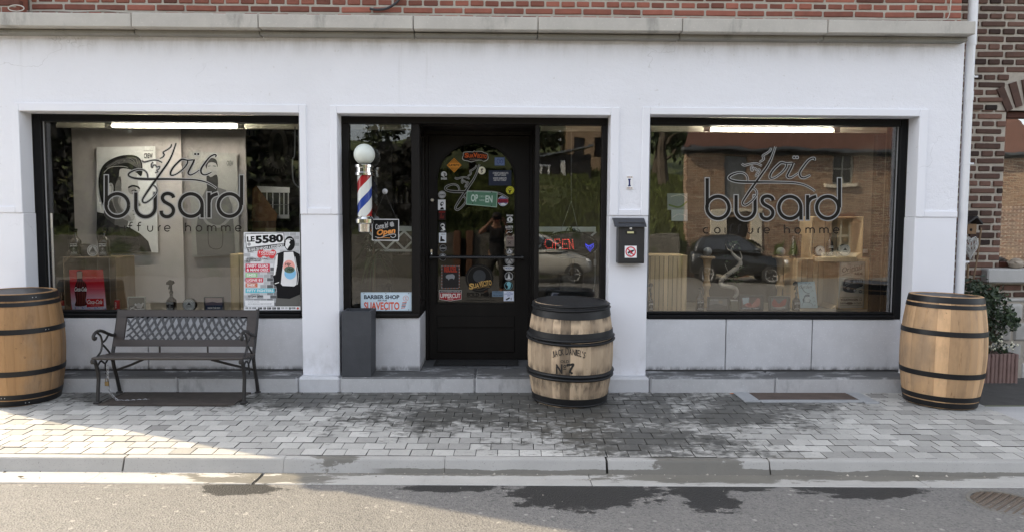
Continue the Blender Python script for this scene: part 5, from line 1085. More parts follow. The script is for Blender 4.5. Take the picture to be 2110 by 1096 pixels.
b.poly([(388, 820), (406, 812), (416, 824), (418, 844), (398, 850), (388, 840)], pc(160), 3)
b.done('board', parent=ws)
b = MB(); q = W(793, 395, .198)
b.tube([W(793, 397, .192), W(770, 451, .192)], .0012, 5); b.tube([W(793, 397, .192), W(817, 451, .192)], .0012, 5); b.build('cord', pc(90), ws)
b = MB(); b.lathe([(.024, 0), (.022, .006), (.010, .010), (.008, .02), (0, .021)], 20); b.v = [(q.x + v[0], .2025 - v[2], q.z + v[1]) for v in b.v]; b.build('suction_cup', M('clear_rubber', (.5, .5, .5), .2), ws)
bp = thing('barber_pole', 'barber pole with white globe, chrome caps and red white blue stripes', 'barber pole')
Yp = .068; c = W(751.5, 400, Yp); k = 1470 / (5.99 + Yp)
def zy(py): return W(751, py, Yp).z
b = MB(); r_ = 21.5 / k; cz = zy(319); b.lathe([(r_ * math.cos(R(a)), r_ * math.sin(R(a))) for a in range(-85, 86, 10)] + [(0, r_)], 32, (c.x, Yp, cz)); n = NT('opal_globe'); OPAL = n.fin((.72, .76, .70), .35); b.build('globe', OPAL, bp)
b = MB(); b.lathe([(.012 * 0 + 19 / k, zy(362)), (19 / k, zy(357)), (17 / k, zy(356)), (17 / k, zy(347)), (19.5 / k, zy(346)), (19.5 / k, zy(341)), (8 / k, zy(340)), (7 / k, zy(336))][::1], 32, (c.x, Yp, 0)); b.build('top_cap', CHROME, bp)
b = MB(); b.lathe([(8 / k, zy(481)), (13.5 / k, zy(478)), (14 / k, zy(462)), (19 / k, zy(460)), (19 / k, zy(452)), (15 / k, zy(447)), (15 / k, zy(446))], 32, (c.x, Yp, 0)); b.build('bottom_cap', CHROME, bp)
n = NT('pole_stripes'); p = n.n('TexCoord').outputs['Object']; sx, sy, sz = n.n('SeparateXYZ', {0: p}).outputs; th = n.ma('ARCTAN2', n.ma('SUBTRACT', sy, Yp), n.ma('SUBTRACT', sx, c.x))
ph = n.ma('FRACT', n.ma('ADD', n.ma('MULTIPLY', n.ma('SUBTRACT', sz, zy(400)), 2.66), n.ma('MULTIPLY_ADD', th, -1 / (2 * math.pi), .03)))
col = n.mix(n.ma('LESS_THAN', n.ma('ABSOLUTE', n.ma('SUBTRACT', ph, .10)), .115), (.70, .72, .69), (.030, .065, .30)); col = n.mix(n.ma('LESS_THAN', n.ma('ABSOLUTE', n.ma('SUBTRACT', ph, .60)), .12), col, (.36, .022, .025))
STR = n.fin(col, .12); b = MB(); b.lathe([(14.6 / k, zy(447)), (14.6 / k, zy(361))], 32, (c.x, Yp, 0)); b.build('striped_cylinder', STR, bp)
b = MB(); 
b.box(c.x - .012, c.x + .012, Yp + .045, .200, zy(356), zy(349), 0, .003); b.box(c.x - .012, c.x + .012, .190, .2005, zy(470), zy(357), 0, .003); b.box(c.x - .012, c.x + .012, Yp + .045, .200, zy(478), zy(471), 0, .003)
b.build('wall_bracket', CHROME, bp)
def spiky(x, y, z, h, n, rg, name, label, wd=.016):
    t = thing(name, label, 'plant'); b = MB()
    for i in range(n):
        a = rg.uniform(0, 6.28); l = h * rg.uniform(.55, 1.1); z0 = z + rg.uniform(.1, .55) * h; e = rg.uniform(.1, 1.0); pts = []
        for q in range(7):
            s_ = q / 6; r_ = l * .62 * s_; pts.append((Vector((x + math.cos(a) * r_ * .8, y + math.sin(a) * r_ * .5, z0 + l * e * s_ - l * .75 * s_ * s_)), wd * (1 - s_) ** .6 * min(1, .3 + s_ * 4)))
        sd = Vector((-math.sin(a), math.cos(a), 0)); vs = []
        for p, w in pts: vs += [p - sd * w, p + Vector((0, 0, -w * .3)), p + sd * w]
        b.add(vs, [(q * 3 + j, q * 3 + j + 1, q * 3 + 4 + j, q * 3 + 3 + j) for q in range(6) for j in (0, 1)], i % 2)
    b.build('leaf_rosette', [LEAF, LEAF2], t); b = MB(); b.tube([(x, y, z - .3), (x + .01, y, z), (x, y, z + h * .55)], [.016, .014, .01], 8); b.build('stem', M('palm_stem', (.10, .075, .05), .8), t)
    b = MB(); b.lathe([(0, -.4), (.10, -.4), (.12, -.2), (.105, -.2), (0, -.22)], 20, (x, y, z)); b.build('pot', M('dark_pot', (.04, .035, .03), .5), t)
rg = random.Random(12); spiky(WX(768, .62), .62, WZ(560, .62), .52, 46, rg, 'spiky_plant', 'spiky leaved plant hanging over behind the barber pole', .011); spiky(WX(1178, .62), .62, WZ(520, .62), .36, 26, rg, 'spiky_plant', 'spiky leaved plant behind the oval lit sign', .010)
for (xa, xb, lab) in ((OD[0] + .12, -.73, 'white crossed lattice panel behind the left side window'), (.335, OD[1] - .02, 'white crossed lattice panel behind the right side window')):
    b = MB(); Y = .70; z0, z1 = WZ(517, Y), WZ(470, Y); WL = 0
    b.box(xa, xb, Y, Y + .02, z1 - .035, z1 + .012, 0, .002); b.box(xa, xb, Y, Y + .02, z0 - .012, z0 + .01, 0, .002); m = max(1, round((xb - xa) / .19)); s_ = (xb - xa) / m; h_ = z1 - .035 - z0 - .01
    for i in range(m):
        for q in (0, 1):
            u0, u1 = (xa + i * s_, xa + (i + 1) * s_)[::1 if q else -1]; w = .013; b.add([(u0 - w, Y + .002 + .008 * q, z0 + .01), (u0 + w, Y + .002 + .008 * q, z0 + .01), (u1 + w, Y + .002 + .008 * q, z1 - .035), (u1 - w, Y + .002 + .008 * q, z1 - .035), (u0 - w, Y + .009 + .008 * q, z0 + .01), (u0 + w, Y + .009 + .008 * q, z0 + .01), (u1 + w, Y + .009 + .008 * q, z1 - .035), (u1 - w, Y + .009 + .008 * q, z1 - .035)], [(0, 1, 2, 3), (7, 6, 5, 4), (0, 4, 5, 1), (2, 6, 7, 3), (1, 5, 6, 2), (0, 3, 7, 4)])
    tag(b.build('lattice_panel', pc(205, 208, 205)), lab, 'panel')
b = MB(); c = W(754, 262, .34); b.lathe([(.055, .0), (.055, -.012), (.04, -.03), (.035, -.055), (.02, -.07), (0, -.072)], 20, (c.x, .40, c.z + .045)); cm = b.build('security_camera', pc(190)); tag(cm, 'small white dome camera under the blind box of the left side window', 'camera')
b = MB(); b.lathe([(.016, .0), (.0, -.004)], 16); b.v = [(c.x + .012 + v[0], .362 + v[2], c.z - .005 + v[1]) for v in b.v]; b.build('camera_lens', BLACK, cm)
# bottles: shared builders
BG = M('dark_bottle_glass', (.020, .014, .010), .08, .1, spec=.6); LBL = pc(34)
def bottle(label, px0, px1, py0, py1, Y, spray=False):
    a, c = W(px0, py1, Y), W(px1, py0, Y); x = (a.x + c.x) / 2; w = (c.x - a.x) / 2; z0 = a.z; H = c.z - a.z; t = thing('bottle', label, 'bottle', (x, Y, z0))
    hb = H if not spray else H * .62; b = MB(); prof = [(0, 0), (.97, 0), (1, .01), (1, .52), (.94, .58), (.60, .68), (.36, .74), (.33, .90), (.40, .905), (.40, .93)]
    vs, n = [], 20
    for r, z in prof:
        for j in range(n):
            th = 2 * math.pi * j / n; e = 1 / max(abs(math.cos(th)), abs(math.sin(th))) ** (.75 if z < .6 else 0); vs.append((r * w * math.cos(th) * min(e, 1.25), r * w * .8 * math.sin(th) * min(e, 1.25), z * hb))
    b.add(vs, [(i * n + j, i * n + (j + 1) % n, (i + 1) * n + (j + 1) % n, (i + 1) * n + j) for i in range(len(prof) - 1) for j in range(n)], 0, 0, True); b.build('bottle_body', BG, t)
    b = MB()
    if not spray: b.lathe([(.42 * w, .925 * hb), (.42 * w, hb), (0, hb)], 16)
    else:
        b.lathe([(.42 * w, .925 * hb), (.42 * w, hb), (.25 * w, hb * 1.06), (.22 * w, H * .86)], 14); b.prism([(-1.0 * w, H * .86), (-.95 * w, H * .93), (-.3 * w, H), (.5 * w, H * .97), (.75 * w, H * .9), (.2 * w, H * .84), (-.1 * w, H * .80), (-.55 * w, H * .70), (-.62 * w, H * .71), (-.3 * w, H * .84)], -.012, .012, 'y')
    b.build('cap' if not spray else 'spray_head', BLACK, t)
    b = Pr(mp=lambda u, v, d: Vector((u * w, -w * .84 - .0015 - d, v * hb))); b.rect(-.86, .06, .86, .50, LBL)
    for a, c2 in ((.455, .475), (.085, .10)): b.rect(-.8, a, .8, c2, pc(190))
    v, f = textmesh("Jack Daniel's", .03, 0); b.text("Jack Daniel's", -.8, .445, .8, .345, pc(205), 3, .03); b.disc(0, .25, .30, pc(150), 3, ry=.075); b.disc(0, .25, .26, LBL, 4, ry=.06); b.text('7', -.08, .29, .08, .215, pc(200), 5, .03); b.text('WHISKEY', -.7, .175, .7, .12, pc(175), 3, .02)
    b.done('label_print', parent=t); return t
def tin(label, cx, cy, r, Y, depth=.05, back=False):
    p = W(cx, cy, Y); k = r * (5.99 + Y) / 1470; b = MB(); b.tube([(p.x, Y, p.z), (p.x, Y + depth, p.z)], k, 32); o = b.build('round_tin', BLACK); tag(o, label, 'tin')
    b = Pr(Y - .001, .0002); b.disc(cx, cy, r * .96, pc(196, 198, 196)); b.ring(cx, cy, r * .84, r * .06, pc(70)); b.ring(cx, cy, r * .62, r * .04, pc(110)); b.poly([(cx - r * .5, cy + r * .12), (cx - r * .22, cy - r * .1), (cx, cy - r * .5), (cx + r * .22, cy - r * .1), (cx + r * .5, cy + r * .12), (cx, cy + r * .02)], pc(80)); b.rect(cx - r * .45, cy + r * .22, cx + r * .45, cy + r * .36, pc(120))
    b.done('tin_label', parent=o); return o
def frame(label, x0, y0, x1, y1, Y, fw, col, fn, lean=.0):
    a, c = W(x0, y1, Y), W(x1, y0, Y); t = thing('picture_frame', label, 'picture frame', ((a.x + c.x) / 2, Y, a.z)); hw_, H = (c.x - a.x) / 2, c.z - a.z; f = fw * (5.99 + Y) / 1470
    b = MB(); b.box(-hw_, hw_, 0, .018, 0, f, 0, .003); b.box(-hw_, hw_, 0, .018, H - f, H, 0, .003); b.box(-hw_, -hw_ + f, .0005, .0175, f + .0002, H - f - .0002); b.box(hw_ - f, hw_, .0005, .0175, f + .0002, H - f - .0002); b.box(-hw_ + f, hw_ - f, .012, .016, f, H - f); b.box(-.02, .02, .019, .10, 0, .006); b.build('frame', pc(*col), t)
    b = Pr(mp=lambda u, v, d: Vector((-hw_ + f + (2 * hw_ - 2 * f) * u, .011 - d, H - f - (H - 2 * f) * v)), step=.0003); fn(b); b.done('picture', parent=t); return t
CRW = M('pale_crate_wood', (.62, .47, .28), .7, .3, 7, .3, 60, tint=.35, stretch=(1, 1, .2)); CRW2 = M('dark_crate_wood', (.24, .175, .11), .75, .3, 9, .3, 60, tint=.35, stretch=(1, 1, .2))
def crate(label, x0, y0, x1, y1, Y, D, mat, n=4, open_=True, th=.010, rg=random.Random(5)):
    a, c = W(x0, y1, Y), W(x1, y0, Y); X0, X1, Z0, Z1 = a.x, c.x, a.z, c.z; t = thing('wooden_crate', label, 'crate', ((X0 + X1) / 2, Y, Z0)); o = Vector((-(X0 + X1) / 2, -Y, -Z0))
    def bx(b, *q): b.box(q[0] + o.x, q[1] + o.x, q[2] + o.y, q[3] + o.y, q[4] + o.z, q[5] + o.z, 0, .002, rg.gauss(0, .45) + .001)
    b = MB(); bx(b, X0, X1, Y, Y + D, Z1 - th, Z1); bx(b, X0, X1, Y, Y + D, Z0, Z0 + th); bx(b, X0, X0 + th, Y, Y + D, Z0 + th + .0005, Z1 - th - .0005); bx(b, X1 - th, X1, Y, Y + D, Z0 + th + .0005, Z1 - th - .0005); b.build('crate_frame', mat, t)
    b = MB(); w = (X1 - X0 - 2 * th) / n; yb = (Y + D - .008) if open_ else Y - .009
    for i in range(n): bx(b, X0 + th + i * w + .0025, X0 + th + (i + 1) * w - .0025, yb, yb + .008, Z0 + (th if open_ else .002), Z1 - (th if open_ else .002))
    b.build('slats', mat, t)
    if open_:
        b = MB()
        for sx in (0, 1):
            for sz in (0, 1):
                X, Z = (X0 + th, X1 - th)[sx], (Z0 + th, Z1 - th)[sz]; dx, dz = (.05, -.05)[sx], (.045, -.045)[sz]; b.prism([(X + o.x, Z + o.z), (X + dx + o.x, Z + o.z), (X + o.x, Z + dz + o.z)], Y + .012 + o.y, Y + D - .02 + o.y, 'y', 0, rg.gauss(0, .4) + .001)
        b.build('corner_blocks', mat, t)
    return t
TUBE = emis('tube_glow', (1, .92, .78), 50)
def lamp(label, px0, px1, py, Y=.42):
    t = thing('tube_lamp', label, 'lamp'); a, c = W(px0, py, Y), W(px1, py, Y); b = MB(); b.tube([(a.x, Y, a.z), (c.x, Y, a.z)], .009, 12); b.build('fluorescent_tube', TUBE, t)
    b = MB(); b.box(a.x - .07, c.x + .07, Y - .004, Y + .012, a.z + .018, a.z + .05, 0, .004); b.box(a.x - .06, a.x - .002, Y - .02, Y + .016, a.z - .016, a.z + .0175, 0, .004); b.box(c.x + .002, c.x + .06, Y - .02, Y + .016, a.z - .016, a.z + .0175, 0, .004); b.build('lamp_holder', M('lamp_plastic', (.10, .095, .08), .5), t)
lamp('lit fluorescent tube above the left display window', 232, 489, 260); lamp('lit fluorescent tube above the right display window', 1464, 1716, 268)
# ------------------------------------------------------------------ left window display
def panel(label, x0, x1, y0, y1, Y, col):
    a, c = W(x0, y1, Y), W(x1, y0, Y); n = NT('cloth_panel'); p = n.pos(); cc = n.mix(n.noise(n.mapv(p, (1, 1, .6)), 7, 5, .65), sc3(col, .86), sc3(col, 1.12)); m = n.fin(cc, .9, 0, n.bump(n.noise(p, 40, 3), .2, .004))
    b = MB(); b.box(a.x, c.x, Y, Y + .012, a.z, c.z, 0, .003); b.tube([(a.x - .01, Y + .006, c.z + .01), (c.x + .01, Y + .006, c.z + .01)], .012, 8); return tag(b.build('display_panel', m), label, 'panel')
panel('pale beige fabric panel behind the left window display', 160, 371, 240, 640, 1.00, (.47, .44, .425)); panel('darker grey fabric panel right of the beige one in the left window', 371.6, 505, 240, 640, 1.06, (.27, .25, .245))
n = NT('dark_rubble'); p = n.mapv(n.pos(), (1, 1, 1.5)); v = n.n('TexVoronoi', {'Vector': p, 'Scale': 9.0}); c = n.mix(n.n('SeparateColor', {0: v.outputs['Color']}).outputs[0], (.012, .012, .012), (.05, .047, .042)); RUB = n.fin(c, .9, 0, n.bump(v.outputs['Distance'], .8, .02))
b = MB(); b.box(OL[0] - .35, WX(158, 1.08), 1.20, 1.24, .1, 2.6); b.build('inner_wall', RUB, SHOP)
b = MB(); b.box(WX(503, 1.5), -1.2, 2.0, 2.04, .1, 2.6, 0); b.build('inner_wall', RUB, SHOP)
def poster(label, pts, Y, fn, col=(205, 206, 205)):
    b = Pr(Y, .0002); b.poly(pts, pc(*col), None, .0015); fn(b); return b.done('photo_poster', label, 'poster')
def f(b):                                                   # zoom frame (0,200) x3.2234
    b.mp = lambda u, v, d: W(u / 3.2234, 200 + v / 3.2234, .94 - d)
    S1, S2, S3, S4, HR, HR2, CL, CL2 = pc(172, 171, 168), pc(140, 138, 136), pc(104, 103, 101), pc(72, 71, 70), pc(30, 30, 30), pc(86, 85, 84), pc(30, 30, 32), pc(48, 48, 50)
    b.poly([(655, 1030), (1006, 1030), (985, 960), (935, 912), (860, 868), (790, 850), (690, 775), (645, 765), (640, 900)], CL)
    b.poly(spline([(700, 640), (690, 760), (700, 800), (760, 850), (830, 872), (850, 840), (850, 770), (820, 640)], 4, True), S3); b.poly([(700, 660), (690, 790), (760, 850), (770, 720)], S4)
    b.poly(spline([(752, 505), (850, 470), (900, 492), (912, 540), (920, 590), (932, 618), (920, 640), (918, 680), (938, 712), (936, 724), (908, 730), (908, 742), (896, 750), (908, 762), (900, 772), (888, 780), (896, 800), (880, 822), (848, 824), (800, 795), (760, 730), (740, 620)], 4, True), S1)
    b.poly(spline([(748, 560), (790, 560), (812, 640), (800, 720), (850, 780), (872, 815), (845, 822), (795, 790), (752, 720), (738, 630)], 4, True), S2); b.poly(spline([(750, 640), (775, 650), (790, 720), (830, 785), (800, 790), (762, 730)], 4, True), S3)
    b.poly(spline([(850, 600), (880, 590), (900, 600), (905, 640), (880, 650), (856, 636)], 4, True), S2); b.poly(spline([(905, 700), (930, 712), (928, 724), (905, 726)], 3, True), S3)
    b.ribbon([(852, 604), (880, 592), (912, 598), (928, 612)], 11, HR); b.ribbon([(872, 628), (892, 620), (912, 628)], 5, HR); b.disc(898, 630, 6, HR, None); b.ribbon([(874, 640), (895, 642), (912, 636)], 3, S4); b.ribbon([(880, 758), (906, 758)], 5, S4); b.ribbon([(884, 782), (897, 780)], 4, S4); b.ribbon([(884, 690), (900, 722)], 5, S2)
    b.poly(spline([(664, 660), (655, 540), (690, 450), (780, 398), (880, 388), (935, 418), (947, 490), (936, 528), (905, 505), (860, 482), (800, 480), (790, 530), (775, 590), (760, 640), (745, 600), (722, 590), (716, 650), (712, 720), (690, 730)], 5, True), HR)
    for k_, c_ in ((0, S4), (1, S3)): b.poly(spline([(775 - 6 * k_, 560 + 18 * k_), (800 - 8 * k_, 530 + 22 * k_), (806, 600), (790, 670), (770, 690), (764, 630)], 4, True), c_)
    b.poly(spline([(718, 585), (738, 572), (752, 590), (752, 625), (740, 660), (728, 665), (720, 640)], 4, True), S1); b.ribbon([(728, 592), (742, 588), (744, 620), (734, 645)], 4, S3)
    b.poly(spline([(700, 470), (780, 420), (880, 402), (928, 425), (938, 480), (905, 470), (850, 440), (780, 450)], 4, True), HR2)
    for i in range(15): b.ribbon([(700 + i * 12, 478 - i * 5), (770 + i * 10, 430 - i * 1.5), (850 + i * 5, 412 + i * 3), (905 + i * 2.2, 440 + i * 4)], 2.6, (HR, pc(128, 127, 125), pc(60, 60, 60))[i % 3])
    b.ribbon([(690, 505), (730, 470), (800, 462), (850, 470)], 3.5, S1)
    b.poly([(700, 800), (765, 852), (745, 905), (690, 860)], CL2); b.poly([(790, 862), (850, 872), (830, 930), (800, 905)], CL2); b.ribbon([(820, 900), (835, 960), (838, 1028)], 3, CL2); b.ribbon([(880, 885), (920, 950), (930, 1025)], 4, CL2)
    b.text('CREW', 956, 376, 1014, 410, pc(60), None, .02); b.text('AMERICAN', 952, 354, 1016, 362, pc(140), None)
poster('monochrome poster of a man with slicked quiff hung at left behind the window', [(199, 304), (320, 302), (326, 521), (200, 519)], .945, f)
def f(b):
    b.mp = lambda u, v, d: W(u / 3.2234, 200 + v / 3.2234, 1.00 - d); D, Md, Lt = pc(48), pc(96), pc(128)
    b.poly([(1310, 1050), (1300, 900), (1330, 690), (1370, 610), (1440, 600), (1500, 620), (1540, 720), (1556, 900), (1560, 1050)], Md); b.poly(spline([(1372, 500), (1370, 440), (1395, 415), (1425, 425), (1440, 480), (1440, 540), (1420, 590), (1390, 590)], 4, True), Lt)
    b.poly(spline([(1370, 480), (1366, 430), (1400, 408), (1436, 420), (1446, 470), (1430, 440), (1385, 440)], 4, True), D); b.poly(spline([(1372, 520), (1400, 535), (1440, 520), (1446, 600), (1410, 680), (1380, 640)], 4, True), D); b.ribbon([(1380, 462), (1398, 460)], 4, D); b.ribbon([(1414, 460), (1434, 462)], 4, D)
    b.ribbon([(1340, 720), (1370, 830), (1460, 860), (1530, 800)], 18, Lt); b.ribbon([(1385, 850), (1390, 990), (1470, 1000), (1480, 880)], 4, D); b.text('CREW', 1506, 425, 1550, 458, pc(80), None, .01)
poster('dim grey poster of a long bearded man standing with folded arms', [(390, 312), (488, 317), (494, 526), (396, 530)], 1.005, f, (132, 132, 130))
crate('open brown crate holding a red drinks sign in the left window', 133, 530, 238, 639, .42, .33, CRW2, 4)
bottle('square whiskey bottle with black label on the left end of the brown crate', 148, 164.5, 472, 529, .50); bottle('square whiskey bottle with black label right of the round cask on the brown crate', 207, 224.5, 472, 529, .50)
b = MB(); p = W(178, 516, .56); k = 6.5 / 1470
cs = thing('small_cask', 'small dark wooden cask with a round white label on the brown crate', 'cask')
b.lathe([(0, -16 * k), (11 * k, -16 * k), (13.5 * k, -8 * k), (14 * k, 0), (13.5 * k, 8 * k), (11 * k, 16 * k), (0, 16 * k)], 24); b.v = [(p.x + v[2] * .85, .56 + v[1] * .9, p.z + v[0]) for v in b.v]; b.build('cask_body', M('dark_cask', (.03, .024, .02), .5, .3, 20), cs)
b = Pr(.49, .0003); b.disc(191, 516.5, 12.3, pc(28), None, .01); b.disc(191, 516.5, 11.8, pc(198)); b.disc(191, 516.5, 10, pc(40)); b.disc(191, 516.5, 9, pc(182)); b.poly([(184, 520), (188, 514), (191, 508), (194, 514), (198, 520)], pc(70)); b.rect(184, 521, 198, 523, pc(90)); b.done('cask_label', parent=cs)
b = Pr(.405, .0002); zc = 6.0909; b.mp = lambda u, v, d: W(120 + u / zc, 470 + v / zc, .405 - d)
b.poly([(135, 520), (560, 518), (608, 1018), (165, 1030)], pc(186, 32, 46), None, .002)
for i in range(14):
    t = i / 13; y = 690 + t * 240; x0 = 135 + 30 * (y - 520) / 510; x1 = 560 + 48 * (y - 520) / 500; g = t
    b.poly([(x0 + 2, y), (x1 - 2, y), (x1 + 6, 1014), (x0 + 22, 1026)], pc(int(186 + 24 * g), int(40 + 160 * g), int(54 + 165 * g)), 2 + i * .4)
b.poly(spline([(232, 546), (300, 544), (304, 640), (350, 700), (356, 800), (345, 900), (352, 965), (215, 972), (222, 900), (206, 800), (212, 710), (238, 640)], 4, True), pc(70, 22, 24), 9); b.poly([(234, 546), (298, 544), (300, 625), (236, 628)], pc(150, 120, 115), 10)
for x in (240, 270, 300, 325): b.ribbon([(x + 12, 650), (x, 740), (x + 2, 860), (x, 950)], 6, pc(120, 50, 48), 11)
b.text('Coca-Cola', 204, 735, 358, 790, pc(225), 13, .02, .35); b.poly([(354, 880), (570, 878), (574, 978), (358, 986)], pc(190, 26, 42), 13); b.text('Coca-Cola', 364, 894, 552, 948, pc(230), 14, .02, .35); b.text('ICE COLD', 414, 958, 520, 970, pc(220, 150, 150), 14, .01)
rg = random.Random(6)
for _ in range(40): x, y = rg.uniform(175, 590), rg.uniform(985, 1015); b.poly([(x, y), (x + rg.uniform(5, 22), y - rg.uniform(2, 18)), (x + rg.uniform(10, 30), y + 4)], pc(*rg.choice(((90, 130, 190), (170, 190, 220), (215, 225, 235)))), 12 + rg.random())
b.done('drinks_sign', 'red enamel drinks sign with a cola bottle leaning in the brown crate', 'sign')
b = MB(); a, c = W(121.5, 640, .45), W(135, 619, .45); b.box(a.x - .03, c.x, .45, .50, a.z, a.z + (c.z - a.z) * .5, 0, .003); b.box(a.x - .03, c.x, .45, .50, a.z + (c.z - a.z) * .5 + .0005, c.z, 1, .003); tag(b.build('small_box', [pc(205), pc(170, 40, 45)]), 'small red and white box left of the brown crate', 'box')
def can(label, x0, x1, y0, y1, Y):
    a, c = W(x0, y1, Y), W(x1, y0, Y); r_ = (c.x - a.x) / 2; h = c.z - a.z; t = thing('drinks_can', label, 'can', ((a.x + c.x) / 2, Y, a.z)); b = MB(); b.lathe([(.86 * r_, 0), (r_, .006), (r_, h - .008), (.86 * r_, h - .001)], 20); b.build('can_body', pc(140, 24, 34, .3), t); b = MB(); b.lathe([(.86 * r_, h - .0009), (.84 * r_, h), (.8 * r_, h - .003), (0, h - .003)], 20); b.build('can_lid', STEEL, t)
    b = Pr(mp=lambda u, v, d: Vector((u * r_, -math.sqrt(max(0, 1 - u * u)) * r_ - .0008 - d, v * h))); b.text('COLA', -.3, .72, .3, .3, pc(215), None, .02, 0, 90); b.done('can_print', parent=t)
can('red drinks can standing right of the brown crate', 236.5, 246.5, 617, 638.5, .42)
def f(b):
    b.rect(0, 0, 1, 1, pc(86, 86, 76)); b.poly([(0, .7), (.3, .62), (.5, .8), (1, .74), (1, 1), (0, 1)], pc(40)); b.ribbon([(.05, .95), (.35, .72)], .07, pc(190), None, 0); b.ribbon([(.7, .85), (.9, .42)], .12, pc(180), None, 0); b.poly([(.45, .55), (.62, .4), (.8, .55), (.75, .85), (.5, .85)], pc(150)); b.disc(.42, .56, .06, pc(200), None, 0, .1); b.ribbon([(.1, .8), (.5, .95), (.95, .9)], .05, pc(205), None, 0)
frame('small silver framed photo of barber tools in the left window', 263, 611, 298.5, 640, .40, 1.6, (150, 155, 150), f)
bottle('spray bottle with black trigger head on the left window shelf', 345, 361, 576.5, 639.5, .36, True); tin('round tin with white label on the left window shelf', 389.3, 627.5, 13.2, .38, .04)
def f(b):
    b.rect(0, 0, 1, 1, pc(120, 128, 150)); b.rect(0, 0, 1, .45, pc(168, 150, 150), 2); b.poly([(0, .45), (.4, .3), (.7, .42), (1, .35), (1, .6), (0, .62)], pc(110, 100, 112), 3); b.rect(0, .62, 1, 1, pc(52, 62, 84), 3); b.text('SHOW THE WAY', .12, .76, .86, .92, pc(205), 4, .03)
frame('small dark framed picture of a pink sky in the left window', 420.5, 611, 460, 640, .38, 2.2, (60, 62, 68), f)
crate('closed pale wooden box standing behind the concert poster', 476, 524, 530, 640, .40, .25, CRW, 3, False)
t = thing('hanging_frame', 'dark framed picture tilted high at the back of the left window', 'picture frame'); b = Pr(1.9, .002); b.poly([(478, 264), (534, 270), (532, 302), (478, 294)], pc(30, 30, 28), None, .03); b.poly([(482, 266), (528, 270), (527, 282), (482, 278)], pc(92, 94, 90))
for i in range(5): b.rect(486 + i * 9, 268 + i * .6, 488 + i * 9, 280, pc(40), 4)
b.done('frame', parent=t)
t = thing('ornate_mirror', 'dark ornate mirror with sunburst frame at the back of the left window', 'mirror'); b = Pr(1.85, .003); b.rect(543, 268, 602, 360, pc(42, 41, 38), None, .03); b.disc(573, 305, 20, pc(84, 84, 78), None, 0, 44); b.disc(573, 303, 11, pc(48, 50, 46), None, 0, 28)
for i in range(13): a = R(-80 - i * 14 + 64); b.ribbon([(573 + 19 * math.cos(a), 310 + 40 * abs(math.sin(a))), (573 + 25 * math.cos(a), 310 + 48 * abs(math.sin(a)))], 2.2, pc(80, 78, 70), 5, 0)
b.done('mirror_frame', parent=t)
t = thing('product_rack', 'white rack of dark bottles at the back right of the left window', 'rack'); b = Pr(1.5, .004); b.poly([(530, 384), (597, 387), (597, 398), (531, 397)], pc(196), None, .12); b.poly([(536, 398), (595, 398), (595, 452), (566, 446), (548, 428)], pc(52, 54, 52), None, .03)
for x in (537, 549, 561, 575, 584, 593): b.rect(x, 397, x + 2.2, 448, pc(168), 3)
b.rect(568, 443, 596, 451, pc(150), 4); b.rect(540, 422, 595, 423, pc(110), 4); b.done('rack_body', parent=t)
b = Pr(1.35, .003); b.poly([(529, 384), (572, 443), (569, 456), (518, 456), (520, 388)], pc(84, 62, 42), None, .3); b.rect(520, 457, 568, 470, pc(60, 45, 32), None, .3); b.poly([(520, 470), (546, 470), (546, 520), (520, 520)], pc(66, 50, 36), None, .25); b.poly([(547, 470), (568, 470), (567, 520), (547, 520)], pc(92, 82, 66), None, .25)
tag(b.done('wooden_cabinet'), 'brown wooden cabinet with sloping side at the back of the left window', 'cabinet')
b = MB(); b.tube(spline([tuple(W(px, py, .34)) for px, py in ((608, 262), (607, 320), (603, 330), (604, 370), (612, 384), (618, 386))], 6), .006, 8); tag(b.build('grey_cable', pc(120)), 'grey cable hanging at the right edge of the left window', 'cable')

# ------------------------------------------------------------------ right window display
crate('pale upright plank crate at the left end of the right window', 1336, 526, 1416.5, 641, .46, .34, CRW, 8, False)
crate('open pale crate of upright slats in the middle of the right window', 1639, 533.5, 1730, 640, .62, .30, CRW, 7); crate('pale plank crate at the right end behind the van sign', 1731.5, 533, 1815, 640, .66, .30, CRW, 5, False)
crate('open pale crate stacked upright on top of the two slatted crates', 1669, 447, 1780, 532.5, .68, .26, CRW, 4)
def baluster(label, cx, y_plate, y0, Y):
    t = thing('baluster', label, 'baluster'); p = W(cx, y_plate, Y); zt = p.z; z0 = W(cx, y0, Y).z if y0 else .618; h = zt - .618; k = (5.99 + Y) / 1470; b = MB()
    prof = [(10 * k, .618), (10 * k, .64), (7 * k, .66)] + [((6.2 + 2.6 * math.sin(q * 1.9) * (1 if q < 5 else .3)) * k, .66 + (h - .10) * q / 9) for q in range(1, 9)] + [(8.5 * k, zt - .03), (12 * k, zt - .012)]
    b.lathe(prof, 20, (p.x, Y, 0)); b.box(p.x - 13 * k, p.x + 13 * k, Y - 13 * k, Y + 13 * k, zt - .0118, zt + .008, 0, .003); b.build('turned_post', M('turned_wood', (.38, .27, .15), .6, .25, 14), t)
    b = MB(); r_ = 9.2 * k; b.lathe([(0, 0)] + [(r_ * math.sin(R(a)), r_ - r_ * math.cos(R(a))) for a in range(15, 180, 15)] + [(0, 2 * r_)], 24, (p.x, Y, zt + .008)); b.build('ball', M('grey_ball', (.20, .21, .22), .45), t)
baluster('turned wooden baluster with grey ball at left in the right window', 1457.5, 530, None, .74); baluster('turned wooden baluster with grey ball beside the middle crate in the right window', 1608.5, 530, None, .74)
bottle('square whiskey bottle left of the picture frames in the right window', 1433.5, 1450.5, 592, 641, .42); bottle('spray bottle with black head at the left edge of the right window', 1335, 1347, 582, 640, .38, True)
